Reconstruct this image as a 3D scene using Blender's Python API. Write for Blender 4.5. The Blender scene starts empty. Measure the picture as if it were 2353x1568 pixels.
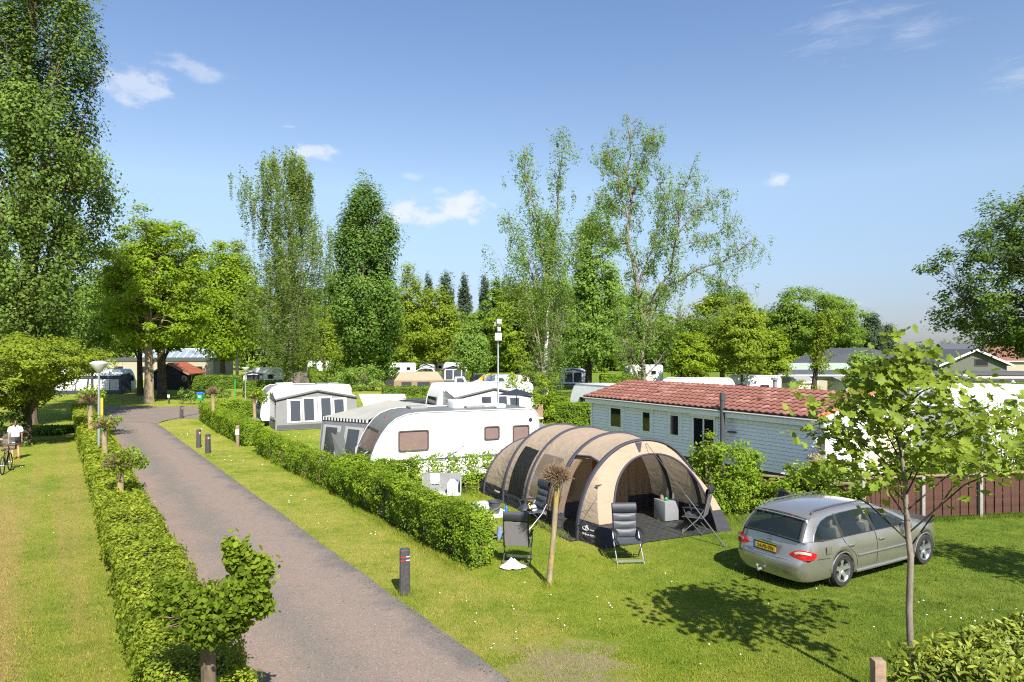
import bpy, bmesh, math, random
import numpy as np
from mathutils import Vector, Matrix, noise as mnoise

R = math.radians
SC = bpy.context.scene
COL = SC.collection

# ------------------------------------------------------------------ camera, sky, sun, exposure
cam_d = bpy.data.cameras.new('camera'); cam = bpy.data.objects.new('camera', cam_d); COL.objects.link(cam)
cam.location = (0, 0, 4.65); cam.rotation_euler = (R(90), 0, 0)
cam_d.sensor_width = 36; cam_d.lens = 24; cam_d.shift_y = 0.0102; cam_d.clip_end = 4000; cam_d.clip_start = 0.1
SC.camera = cam
SUN_AZ = (0.35, -0.937); SUN_EL = 45.0
sd = bpy.data.lights.new('sun', 'SUN'); sd.energy = 5.0; sd.angle = R(0.5); sd.color = (1.0, 0.95, 0.86)
so = bpy.data.objects.new('sun', sd); COL.objects.link(so)
_sv = Vector((SUN_AZ[0]*math.cos(R(SUN_EL)), SUN_AZ[1]*math.cos(R(SUN_EL)), math.sin(R(SUN_EL))))
so.rotation_euler = _sv.to_track_quat('Z', 'Y').to_euler(); so.location = (20, -30, 40)
SC.view_settings.view_transform = 'Standard'; SC.view_settings.look = 'None'
SC.view_settings.exposure = 1.06; SC.view_settings.gamma = 1.0; SC.view_settings.use_curve_mapping = False
SC.cycles.max_bounces = 8; SC.cycles.transparent_max_bounces = 10; SC.cycles.diffuse_bounces = 3
SC.cycles.use_denoising = False; SC.cycles.filter_width = 1.15; SC.cycles.sample_clamp_indirect = 4.0

class NT:
    def __init__(s, tree): s.t = tree; s.t.nodes.clear()
    def n(s, typ, ins=None, **kw):
        nd = s.t.nodes.new('ShaderNode' + typ)
        for k, v in kw.items(): setattr(nd, k, v)
        if ins:
            for k, v in ins.items():
                if isinstance(v, tuple) and len(v) == 2 and hasattr(v[0], 'outputs'): s.t.links.new(v[0].outputs[v[1]], nd.inputs[k])
                elif hasattr(v, 'outputs'): s.t.links.new(v.outputs[0], nd.inputs[k])
                else: nd.inputs[k].default_value = v
        return nd
    def math(s, op, a, b=None, c=None, clamp=False):
        ins = {0: a}
        if b is not None: ins[1] = b
        if c is not None: ins[2] = c
        return s.n('Math', ins, operation=op, use_clamp=clamp)
    def ramp(s, fac, stops):
        r = s.n('ValToRGB', {0: fac}); e = r.color_ramp.elements
        while len(e) < len(stops): e.new(0.5)
        for el, (p, c) in zip(e, stops): el.position = p; el.color = c if len(c) == 4 else (*c, 1)
        return r
    def mix(s, fac, a, b, mode='MIX'):
        m = s.n('Mix', data_type='RGBA', blend_type=mode)
        for sock, v in ((m.inputs[0], fac), (m.inputs[6], a), (m.inputs[7], b)):
            if isinstance(v, tuple) and len(v) == 2 and hasattr(v[0], 'outputs'): s.t.links.new(v[0].outputs[v[1]], sock)
            elif hasattr(v, 'outputs'): s.t.links.new(v.outputs[2] if v.bl_idname == 'ShaderNodeMix' else v.outputs[0], sock)
            else: sock.default_value = (*v, 1) if isinstance(v, tuple) and len(v) == 3 else v
        return m
    def mixf(s, a, b, fac):
        m = s.n('Mix', data_type='FLOAT')
        for sock, v in ((m.inputs[0], fac), (m.inputs[2], a), (m.inputs[3], b)):
            if hasattr(v, 'outputs'): s.t.links.new(v.outputs[0], sock)
            else: sock.default_value = v
        return m
    def link(s, a, ao, b, bi): s.t.links.new(a.outputs[ao], b.inputs[bi])

# world: clear sky with a few small fair-weather clouds at fixed compass bearings
wd = bpy.data.worlds.new('World'); SC.world = wd; wd.use_nodes = True
w = NT(wd.node_tree)
sky = w.n('TexSky', sky_type='NISHITA', sun_disc=False)
sky.sun_elevation = R(SUN_EL); sky.sun_rotation = math.atan2(SUN_AZ[0], SUN_AZ[1])
sky.altitude = 0; sky.air_density = 1.0; sky.dust_density = 0.6; sky.ozone_density = 2.2
tc = w.n('TexCoord')
sp = w.n('SeparateXYZ', {0: (tc, 'Generated')})
az = w.math('ARCTAN2', (sp, 0), (sp, 1))
hyp = w.math('SQRT', w.math('ADD', w.math('MULTIPLY', (sp, 0), (sp, 0)), w.math('MULTIPLY', (sp, 1), (sp, 1))))
el = w.math('ARCTAN2', (sp, 2), hyp)
cvec = w.n('CombineXYZ', {0: az, 1: w.math('MULTIPLY', el, 1.7), 2: 0.0})
cn = w.n('TexNoise', {'Vector': cvec, 'Scale': 26.0, 'Detail': 7.0, 'Roughness': 0.62})
cn2 = w.n('TexNoise', {'Vector': w.n('VectorMath', {0: cvec, 1: (1.0, 3.2, 1.0)}, operation='MULTIPLY'), 'Scale': 14.0, 'Detail': 8.0, 'Roughness': 0.7, 'Distortion': 0.6})
cl = None
CLOUDS = [(-29.0, 18.9, 3.1, 1.5, .6, 0), (-24.9, 20.6, 2.6, 1.0, .42, 0), (-16.5, 15.6, 2.6, .75, .75, 0), (-4.3, 11.9, 2.7, 1.5, .95, 0), (-8.6, 11.6, 2.6, 1.25, .85, 0),
          (-6.3, 10.9, 3.0, .8, .8, 0), (-8.5, 14.2, 1.4, .4, .35, 0), (-6.0, 13.2, .9, .35, .3, 0),
          (26.0, 23.0, 6.5, 2.6, .5, 1), (30.5, 21.9, 3.8, 1.6, .45, 1), (36.6, 18.0, 2.9, 1.7, .6, 1), (21.2, 13.2, 1.2, .6, .7, 0), (26.4, 3.5, 1.3, .4, .5, 0), (-18.0, 17.4, .8, .2, .3, 0)]
for (a, e, ra, re, st, wisp) in CLOUDS:
    dx = w.math('DIVIDE', w.math('SUBTRACT', az, R(a)), R(ra))
    dy = w.math('DIVIDE', w.math('SUBTRACT', el, R(e)), R(re))
    rr = w.math('SQRT', w.math('ADD', w.math('MULTIPLY', dx, dx), w.math('MULTIPLY', dy, dy)))
    src = cn2 if wisp else cn
    v = w.math('SUBTRACT', w.math('ADD', w.math('MULTIPLY', w.math('SUBTRACT', src, 0.5), 3.0 if wisp else 2.6), 0.75 if wisp else 0.95), rr)
    m = w.n('MapRange', {0: v, 1: 0.0, 2: 0.75 if not wisp else 1.6, 3: 0.0, 4: st}, interpolation_type='SMOOTHSTEP')
    cl = m if cl is None else w.math('MAXIMUM', cl, m)
grade = w.ramp(w.n('MapRange', {0: el, 1: 0.0, 2: R(52)}), [(0.0, (.40, .42, .555)), (0.06, (.50, .50, .60)), (0.25, (.98, .91, .85)), (0.5, (.84, .86, .91)), (1.0, (.74, .80, .90))])
hs = w.mix(1.0, sky, grade, 'MULTIPLY')
skyc = w.mix(w.math('MULTIPLY', cl, 0.85), hs, (4.5, 4.62, 4.95))
bg = w.n('Background', {'Strength': 0.10}); w.link(skyc, 2, bg, 0)
out = w.n('OutputWorld', {0: bg})

def PX(px, d): return (px - 1176.5) * d / 1569.0          # sideways metres at depth d
def PZ(py, d): return 4.65 - (py - 808.0) * d / 1569.0     # height at depth d

# ------------------------------------------------------------------ materials
def newmat(name):
    m = bpy.data.materials.new(name); m.use_nodes = True
    return m, NT(m.node_tree)

def mat(name, col, rough=0.6, metal=0.0, var=0.12, scale=6.0, bump=0.0, bscale=60.0, spec=0.5, coat=0.0, dirt=0.0, alpha=None, trans=0.0):
    """painted / plastic / cloth surface with fine colour variation, optional relief and grime"""
    m, t = newmat(name)
    geo = t.n('TexCoord')
    nz = t.n('TexNoise', {'Vector': (geo, 'Object'), 'Scale': scale, 'Detail': 6.0, 'Roughness': 0.6})
    c0 = tuple(max(0, c*(1-var)) for c in col); c1 = tuple(min(1, c*(1+var)) for c in col)
    cc = t.ramp(nz, [(0.3, c0), (0.7, c1)])
    if dirt:
        nz2 = t.n('TexNoise', {'Vector': (geo, 'Object'), 'Scale': scale*0.35, 'Detail': 9.0, 'Roughness': 0.75})
        f = t.n('MapRange', {0: nz2, 1: 0.52, 2: 0.75, 3: 0.0, 4: dirt})
        cc = t.mix(f, cc, (0.16, 0.14, 0.10))
    p = t.n('BsdfPrincipled', {'Roughness': rough, 'Metallic': metal, 'Specular IOR Level': spec, 'Coat Weight': coat, 'Coat Roughness': 0.08})
    t.link(cc, 2 if dirt else 0, p, 'Base Color')
    if bump:
        bn = t.n('TexNoise', {'Vector': (geo, 'Object'), 'Scale': bscale, 'Detail': 5.0})
        b = t.n('Bump', {'Height': bn, 'Strength': bump, 'Distance': 0.02}); t.link(b, 0, p, 'Normal')
    sh = p
    if trans:
        tr = t.n('BsdfTranslucent'); t.link(cc, 2 if dirt else 0, tr, 0)
        sh = t.n('MixShader', {0: trans, 1: p, 2: tr})
    if alpha is not None:
        tp = t.n('BsdfTransparent'); sh = t.n('MixShader', {0: alpha, 1: tp, 2: sh})
    t.n('OutputMaterial', {0: sh})
    return m

def leafmat(name, dark, mid, light, trans=0.42, rough=0.65, spec=0.12, patch=0.9):
    """leaf: own colour differs from leaf to leaf (tint), leaves higher up paler, some clumps yellower"""
    m, t = newmat(name)
    at = t.n('Attribute', attribute_name='tint')
    tcn = t.n('TexCoord')
    nz = t.n('TexNoise', {'Vector': (tcn, 'Object'), 'Scale': patch, 'Detail': 3.0})
    f = t.math('ADD', t.math('MULTIPLY', (at, 'Fac'), 0.8), t.math('MULTIPLY', t.math('SUBTRACT', nz, 0.5), 0.7), clamp=True)
    cc = t.ramp(f, [(0.05, dark), (0.5, mid), (0.95, light)])
    p = t.n('BsdfPrincipled', {'Base Color': cc, 'Roughness': rough, 'Specular IOR Level': spec})
    tr = t.n('BsdfTranslucent', {0: t.mix(0.5, cc, (light[0]*1.1, light[1]*1.1, light[2]*0.5))})
    t.t.links.new(tr.inputs[0].links[0].from_node.outputs[2], tr.inputs[0])
    sh = t.n('MixShader', {0: trans, 1: p, 2: tr})
    t.n('OutputMaterial', {0: sh})
    return m

def barkmat(name, c0, c1, scale=9.0, birch=False, lichen=None):
    m, t = newmat(name)
    tcn = t.n('TexCoord')
    mp = t.n('Mapping', {'Vector': (tcn, 'Object'), 'Scale': (1, 1, 0.25) if not birch else (1, 1, 2.2)})
    nz = t.n('TexNoise', {'Vector': mp, 'Scale': scale, 'Detail': 8.0, 'Roughness': 0.7})
    cc = t.ramp(nz, [(0.35, c0), (0.62, c1)] if not birch else [(0.38, c0), (0.5, c1)])
    res = cc; k = 0
    if lichen:
        n2 = t.n('TexNoise', {'Vector': (tcn, 'Object'), 'Scale': 5.0, 'Detail': 6.0, 'Roughness': 0.7})
        f = t.n('MapRange', {0: n2, 1: 0.45, 2: 0.62, 3: 0.0, 4: 0.85}); res = t.mix(f, cc, lichen); k = 2
    p = t.n('BsdfPrincipled', {'Roughness': 0.9, 'Specular IOR Level': 0.2}); t.link(res, k, p, 'Base Color')
    b = t.n('Bump', {'Height': nz, 'Strength': 0.6, 'Distance': 0.03}); t.link(b, 0, p, 'Normal')
    t.n('OutputMaterial', {0: p})
    return m

def glassmat(name, tint=(0.02, 0.025, 0.03), alpha=0.75, rough=0.05):
    m, t = newmat(name)
    p = t.n('BsdfPrincipled', {'Base Color': (*tint, 1), 'Roughness': rough, 'Specular IOR Level': 0.8})
    tp = t.n('BsdfTransparent', {0: (0.75, 0.8, 0.8, 1)})
    t.n('OutputMaterial', {0: t.n('MixShader', {0: alpha, 1: tp, 2: p})})
    return m

M = {}
M['white'] = mat('white_paint', (0.78, 0.79, 0.79), 0.35, var=0.03, scale=2, dirt=0.10)
M['white_gloss'] = mat('white_gloss', (0.78, 0.79, 0.79), 0.22, var=0.03, scale=2, dirt=0.14)
M['cream'] = mat('cream_panel', (0.72, 0.62, 0.46), 0.5, var=0.05)
M['offwhite'] = mat('offwhite', (0.62, 0.61, 0.57), 0.5, var=0.06, dirt=0.25)
M['grey_roof'] = mat('grey_caravan_roof', (0.125, 0.13, 0.122), 0.5, var=0.12, scale=2.5, dirt=0.2)
M['lightgrey'] = mat('light_grey', (0.42, 0.43, 0.43), 0.5, var=0.06, dirt=0.15)
M['grey'] = mat('mid_grey', (0.22, 0.22, 0.22), 0.55)
M['darkgrey'] = mat('dark_grey', (0.055, 0.056, 0.06), 0.6)
M['black'] = mat('black_rubber', (0.014, 0.014, 0.015), 0.7)
M['blackfab'] = mat('black_fabric', (0.028, 0.030, 0.036), 0.8, var=0.2, scale=3, bump=0.15, bscale=8)
M['navy'] = mat('navy_padding', (0.022, 0.026, 0.036), 0.55, var=0.2, scale=20)
M['awning_grey'] = mat('awning_grey', (0.20, 0.20, 0.20), 0.75, var=0.1, scale=3, trans=0.12)
M['awning_light'] = mat('awning_light_grey', (0.48, 0.48, 0.47), 0.75, var=0.06, scale=2.5, trans=0.15)
M['awning_white'] = mat('awning_white', (0.72, 0.72, 0.72), 0.7, var=0.05, scale=2.5, trans=0.15)
M['awning_roof'] = mat('awning_beige_grey_roof', (0.36, 0.35, 0.30), 0.75, var=0.08, scale=1.5, trans=0.12)
M['curtain'] = mat('white_curtain', (0.75, 0.75, 0.74), 0.9, var=0.06, scale=9)
M['tentglass'] = glassmat('awning_window_film', (0.05, 0.055, 0.065), 0.82, 0.12)
M['glass'] = glassmat('window_glass', (0.012, 0.014, 0.016), 0.9, 0.04)
M['carglass'] = glassmat('car_glass', (0.02, 0.028, 0.028), 0.5, 0.03)
M['brownglass'] = mat('brown_acrylic_window', (0.20, 0.14, 0.125), 0.12, var=0.12, scale=3, spec=0.8)
M['brownframe'] = mat('brown_window_frame', (0.075, 0.06, 0.055), 0.4)
M['steel'] = mat('galvanised_steel', (0.36, 0.38, 0.40), 0.45, metal=0.6, var=0.1)
M['alu'] = mat('aluminium', (0.62, 0.63, 0.65), 0.32, metal=0.85, var=0.05)
M['darksteel'] = mat('grey_tube', (0.10, 0.105, 0.11), 0.4, metal=0.4)
M['blue'] = mat('blue_plastic', (0.02, 0.12, 0.5), 0.4)
M['navyblue'] = mat('navy_blue_stripe', (0.012, 0.035, 0.22), 0.4)
M['red'] = mat('red_plastic', (0.42, 0.02, 0.02), 0.3)
M['orange'] = mat('orange_trim', (0.55, 0.17, 0.05), 0.6)
M['green'] = mat('green_plastic', (0.02, 0.30, 0.07), 0.45)
M['yellow'] = mat('yellow_plastic', (0.70, 0.45, 0.03), 0.4)
M['wood'] = mat('weathered_wood', (0.24, 0.17, 0.11), 0.85, var=0.3, scale=12, bump=0.3)
M['brownwood'] = mat('red_brown_stained_wood', (0.070, 0.027, 0.017), 0.7, var=0.4, scale=5, bump=0.25)
M['blackwood'] = mat('black_tarred_wood', (0.014, 0.012, 0.011), 0.8, var=0.3)
M['concrete'] = mat('concrete', (0.26, 0.245, 0.22), 0.9, var=0.15, scale=14, bump=0.2)
M['brick_pale'] = mat('pale_brick', (0.34, 0.31, 0.22), 0.9, var=0.12, scale=10, bump=0.2)
M['tile'] = mat('red_clay_tile', (0.185, 0.076, 0.050), 0.65, var=0.22, scale=2.2, dirt=0.22)
M['ridge'] = mat('dark_red_ridge_tile', (0.20, 0.055, 0.042), 0.6, var=0.25, scale=3)
M['tile_orange'] = mat('orange_red_tile', (0.25, 0.07, 0.035), 0.7, var=0.35, scale=5)
M['slate'] = mat('dark_roof_felt', (0.06, 0.065, 0.075), 0.8, var=0.2)
M['skin'] = mat('skin', (0.50, 0.27, 0.18), 0.5, var=0.06)
M['hair'] = mat('brown_hair', (0.06, 0.028, 0.016), 0.5, var=0.3, scale=30)
M['tshirt'] = mat('white_tshirt', (0.70, 0.73, 0.78), 0.9, var=0.05, scale=20)
M['shorts'] = mat('black_shorts', (0.02, 0.02, 0.022), 0.85)
M['soil'] = mat('soil', (0.16, 0.11, 0.07), 0.95, var=0.3, scale=8, bump=0.5)

# ------------------------------------------------------------------ mesh helpers
class MB:
    def __init__(s): s.v = []; s.f = []
    def add(s, vs, fs):
        o = len(s.v); s.v += [tuple(map(float, q)) for q in vs]; s.f += [tuple(i + o for i in f) for f in fs]; return s
    def box(s, c, d, rz=0.0, tilt=None):
        x, y, z = (q/2 for q in d)
        vs = [Vector((a*x, b*y, e*z)) for e in (-1, 1) for a, b in ((-1, -1), (1, -1), (1, 1), (-1, 1))]
        mt = Matrix.Rotation(rz, 4, 'Z')
        if tilt: mt = mt @ Matrix.Rotation(tilt[1], 4, tilt[0])
        vs = [mt @ q + Vector(c) for q in vs]
        return s.add(vs, [(3, 2, 1, 0), (4, 5, 6, 7), (0, 1, 5, 4), (1, 2, 6, 5), (2, 3, 7, 6), (3, 0, 4, 7)])
    def tube(s, pts, r, n=8, caps=True):
        pts = [Vector(p) for p in pts]
        rs = r if isinstance(r, (list, tuple)) else [r]*len(pts)
        rings = []; up = None
        for i, p in enumerate(pts):
            t = (pts[min(i+1, len(pts)-1)] - pts[max(i-1, 0)])
            t = t.normalized() if t.length > 1e-9 else Vector((0, 0, 1))
            if up is None: up = t.orthogonal().normalized()
            a = (up - t*up.dot(t)); a = a.normalized() if a.length > 1e-6 else t.orthogonal().normalized(); up = a; b = t.cross(a)
            rings.append([p + (a*math.cos(2*math.pi*k/n) + b*math.sin(2*math.pi*k/n))*rs[i] for k in range(n)])
        return s.loft(rings, caps=caps)
    def loft(s, rings, caps=True, closed=True):
        n = len(rings[0]); vs = [q for rg in rings for q in rg]; fs = []
        for i in range(len(rings)-1):
            for k in range(n if closed else n-1):
                fs.append((i*n+k, i*n+(k+1) % n, (i+1)*n+(k+1) % n, (i+1)*n+k))
        if caps: fs.append(tuple(range(n))[::-1]); fs.append(tuple((len(rings)-1)*n+k for k in range(n)))
        return s.add(vs, fs)
    def lathe(s, prof, n=16, c=(0, 0, 0), axis='Z', caps=True):
        rings = []
        for r, h in prof:
            rg = []
            for k in range(n):
                a = 2*math.pi*k/n; x, y = r*math.cos(a), r*math.sin(a)
                q = (x, y, h) if axis == 'Z' else ((x, h, y) if axis == 'Y' else (h, x, y))
                rg.append((q[0]+c[0], q[1]+c[1], q[2]+c[2]))
            rings.append(rg)
        return s.loft(rings, caps=caps)
    def slab(s, pts, th, nrm=None):
        pts = [Vector(p) for p in pts]
        if nrm is None: nrm = (pts[1]-pts[0]).cross(pts[-1]-pts[0]).normalized()
        n = len(pts); q = [p + Vector(nrm)*th for p in pts]
        fs = [tuple(range(n))[::-1], tuple(range(n, 2*n))] + [(i, (i+1) % n, (i+1) % n + n, i+n) for i in range(n)]
        return s.add(pts + q, fs)
    def grid(s, rows):
        n = len(rows[0]); vs = [q for r in rows for q in r]
        return s.add(vs, [(i*n+k, i*n+k+1, (i+1)*n+k+1, (i+1)*n+k) for i in range(len(rows)-1) for k in range(n-1)])
    def mesh(s, name, m, smooth=False, bevel=0.0, seg=2, solid=0.0):
        me = bpy.data.meshes.new(name); me.from_pydata(s.v, [], s.f); me.update()
        bm = bmesh.new(); bm.from_mesh(me); bmesh.ops.recalc_face_normals(bm, faces=bm.faces)
        if solid: bmesh.ops.solidify(bm, geom=bm.faces[:], thickness=solid)
        if bevel: bmesh.ops.bevel(bm, geom=[e for e in bm.edges if len(e.link_faces) == 2 and e.calc_face_angle(0) > 0.6], offset=bevel, segments=seg, affect='EDGES', profile=0.6)
        if smooth or bevel:
            for f in bm.faces: f.smooth = True
            for e in bm.edges:
                if len(e.link_faces) == 2 and e.calc_face_angle(0) > 0.7: e.smooth = False
        bm.to_mesh(me); bm.free()
        me.materials.append(M[m] if isinstance(m, str) else m)
        return me
    def build(s, name, m, parent=None, smooth=False, bevel=0.0, seg=2, solid=0.0, loc=None):
        return link(name, s.mesh(name, m, smooth, bevel, seg, solid), parent, loc)

def merged(mb, name, m, parent, smooth=True):
    me = mb.mesh(name, m, smooth); bm = bmesh.new(); bm.from_mesh(me); bmesh.ops.remove_doubles(bm, verts=bm.verts, dist=.001); bmesh.ops.recalc_face_normals(bm, faces=bm.faces)
    for e in bm.edges: e.smooth = not (len(e.link_faces) == 2 and e.calc_face_angle(0) > .7)
    bm.to_mesh(me); bm.free(); return link(name, me, parent)
def link(name, me, parent=None, loc=None):
    o = bpy.data.objects.new(name, me); COL.objects.link(o)
    if parent: o.parent = parent
    if loc: o.location = loc
    return o
def tag(o, label, cat, group=None, kind=None):
    if label: o['label'] = label
    if cat: o['category'] = cat
    if group: o['group'] = group
    if kind: o['kind'] = kind
    return o
def thing(name, label, cat, loc=(0, 0, 0), rz=0.0, group=None):
    o = bpy.data.objects.new(name, None); COL.objects.link(o); o.empty_display_size = 0.2
    o.location = loc; o.rotation_euler = (0, 0, rz)
    return tag(o, label, cat, group)
def copy_tree(o, parent=None):
    c = o.copy(); COL.objects.link(c)
    if parent: c.parent = parent
    for ch in [x for x in COL.objects if x.parent == o]: copy_tree(ch, c)
    return c

def window(parent, c, u, n, w_, h, fw=0.05, fm='white', gm='glass', th=0.03, bars=0, name='window', v=None, r=0.0):
    """framed pane on a wall: c centre, u along the wall, n outward; the pane sits behind the frame's face"""
    c, u, n = Vector(c), Vector(u).normalized(), Vector(n).normalized()
    v = Vector(v).normalized() if v else n.cross(u).normalized()
    if v.z < 0: v = -v
    P = lambda a, b, e: c + u*a + v*b + n*e
    def rect(a, b, e):
        if r <= 0: return [P(-a, -b, e), P(a, -b, e), P(a, b, e), P(-a, b, e)]
        q = []; rr = min(r, a*.9, b*.9)
        for sx, sy, a0 in ((1, -1, -90), (1, 1, 0), (-1, 1, 90), (-1, -1, 180)):
            for k in range(4):
                an = R(a0 + 30*k); q.append(P(sx*(a-rr) + rr*math.cos(an), sy*(b-rr) + rr*math.sin(an), e))
        return q
    f = MB(); a, b = w_/2, h/2
    f.loft([rect(a, b, -.01), rect(a, b, th), rect(a-fw*.35, b-fw*.35, th+.006), rect(a-fw, b-fw, th), rect(a-fw, b-fw, .004)], caps=False)
    for k in range(bars):
        x = -a + w_*(k+1)/(bars+1); f.slab([P(x-fw*.4, -b+fw, .006), P(x+fw*.4, -b+fw, .006), P(x+fw*.4, b-fw, .006), P(x-fw*.4, b-fw, .006)], th-.004, n)
    o = f.build(name, fm, parent)
    g = MB(); g.slab(rect(a-fw*.98, b-fw*.98, 0.0), .008, n); g.build('pane', gm, o)
    return o

# ------------------------------------------------------------------ foliage
LEAF_Q = (np.array([(0, -.5, 0), (.34, 0, .10), (0, .5, 0), (-.34, 0, .10)]), [(0, 1, 2, 3)])
LEAF_LONG = (np.array([(0, -.5, 0), (.17, -.1, .05), (.13, .25, .03), (0, .5, -.05), (-.13, .25, .03), (-.17, -.1, .05)]), [(0, 1, 2, 3, 4, 5)])
_t = [(0, -.42), (.16, -.30), (.40, -.34), (.33, -.12), (.50, .02), (.30, .12), (.30, .40), (.10, .30), (0, .40), (-.10, .30), (-.30, .40), (-.30, .12), (-.50, .02), (-.33, -.12), (-.40, -.34), (-.16, -.30)]
LEAF_TULIP = (np.array([(x, y, 0.25*abs(x)) for x, y in _t] + [(0, 0, -.02)]), [(i, (i+1) % 16, 16) for i in range(16)])
LEAF_ROUND = (np.array([(0, -.5, 0), (.3, -.35, .05), (.46, 0, .09), (.3, .32, .04), (0, .52, -.04), (-.3, .32, .04), (-.46, 0, .09), (-.3, -.35, .05)]), [(0, 1, 2, 3, 4, 5, 6, 7)])
LEAF_STAR = (np.array([(0, -.45, 0), (.2, -.18, .05), (.48, -.05, .12), (.22, .12, .05), (.22, .42, .05), (0, .25, 0), (-.22, .42, .05), (-.22, .12, .05), (-.48, -.05, .12), (-.2, -.18, .05)]), [(0, 1, 2, 3, 4, 5, 6, 7, 8, 9)])

def leaf_mesh(name, P, N, S, tint, tpl, m, rng, roll=None):
    P = np.asarray(P, float); n = len(P); N = np.asarray(N, float)
    N = N / (np.linalg.norm(N, axis=1, keepdims=True) + 1e-9)
    a = rng.normal(size=(n, 3)) if roll is None else np.asarray(roll, float)
    U = a - N * (a*N).sum(1, keepdims=True); U /= (np.linalg.norm(U, axis=1, keepdims=True) + 1e-9)
    V = np.cross(N, U); tv, tf = tpl; k = len(tv); S = np.broadcast_to(np.asarray(S, float), (n,))
    W = P[:, None, :] + S[:, None, None] * (V[:, None, :]*tv[None, :, 0:1] + U[:, None, :]*tv[None, :, 1:2] + N[:, None, :]*tv[None, :, 2:3])
    fl = np.array([len(f) for f in tf]); idx = np.array([i for f in tf for i in f])
    nl = len(idx); nf = len(tf)
    me = bpy.data.meshes.new(name)
    me.vertices.add(n*k); me.vertices.foreach_set('co', W.reshape(-1).astype(np.float32))
    me.loops.add(n*nl); me.loops.foreach_set('vertex_index', (idx[None, :] + (np.arange(n)*k)[:, None]).reshape(-1).astype(np.int32))
    me.polygons.add(n*nf)
    st = np.concatenate([[0], np.cumsum(fl)[:-1]])
    me.polygons.foreach_set('loop_start', (st[None, :] + (np.arange(n)*nl)[:, None]).reshape(-1).astype(np.int32))
    me.polygons.foreach_set('loop_total', np.tile(fl, n).astype(np.int32))
    me.update(calc_edges=True)
    at = me.attributes.new('tint', 'FLOAT', 'POINT'); at.data.foreach_set('value', np.repeat(np.clip(tint, 0, 1), k).astype(np.float32))
    me.materials.append(M[m] if isinstance(m, str) else m)
    return me

def rnd_dirs(rng, n):
    a = rng.normal(size=(n, 3)); return a/np.linalg.norm(a, axis=1, keepdims=True)

def crown_leaves(rng, C, per, rad, leaf, up=0.5, hang=0.0, outw=None, squash=0.7, jit=0.5, spread=1.0):
    """leaves round clump centres C; returns P, N, S, tint"""
    nC = len(C); cnt = np.maximum(3, rng.poisson(per, nC)); n = int(cnt.sum()); ci = np.repeat(np.arange(nC), cnt)
    rad = np.broadcast_to(np.asarray(rad, float), (nC,))[ci]
    d = rnd_dirs(rng, n) * (rng.random((n, 1))**0.5) * rad[:, None] * spread; d[:, 2] *= squash
    if hang:
        u = rng.random(n); d[:, :2] *= (0.35 + 0.65*(1-u))[:, None]; d[:, 2] = -u*hang*(0.6+0.8*rng.random(nC)[ci]) + 0.15*rad*rng.normal(size=n)
    P = C[ci] + d
    N = d/(rad[:, None]+1e-6)*0.7 + rnd_dirs(rng, n)*0.65 + np.array([0.1, -.25, up+.1])
    if outw is not None: N = N + outw[ci]*0.5
    ct = rng.random(nC)[ci]
    tint = 0.42 + 0.28*(ct-0.5) + 0.55*(rng.random(n)-0.5) + 0.12*np.clip(d[:, 2]/(rad+1e-6), -1, 1)
    S = leaf*(1 + jit*(rng.random(n)*2-1))
    return P, N, S, tint

def env_r(prof, z, ca):
    zs = [p[0] for p in prof]; l = np.interp(z, zs, [p[1] for p in prof]); r = np.interp(z, zs, [p[2] for p in prof])
    return l + (r-l)*(ca+1)/2

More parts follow.
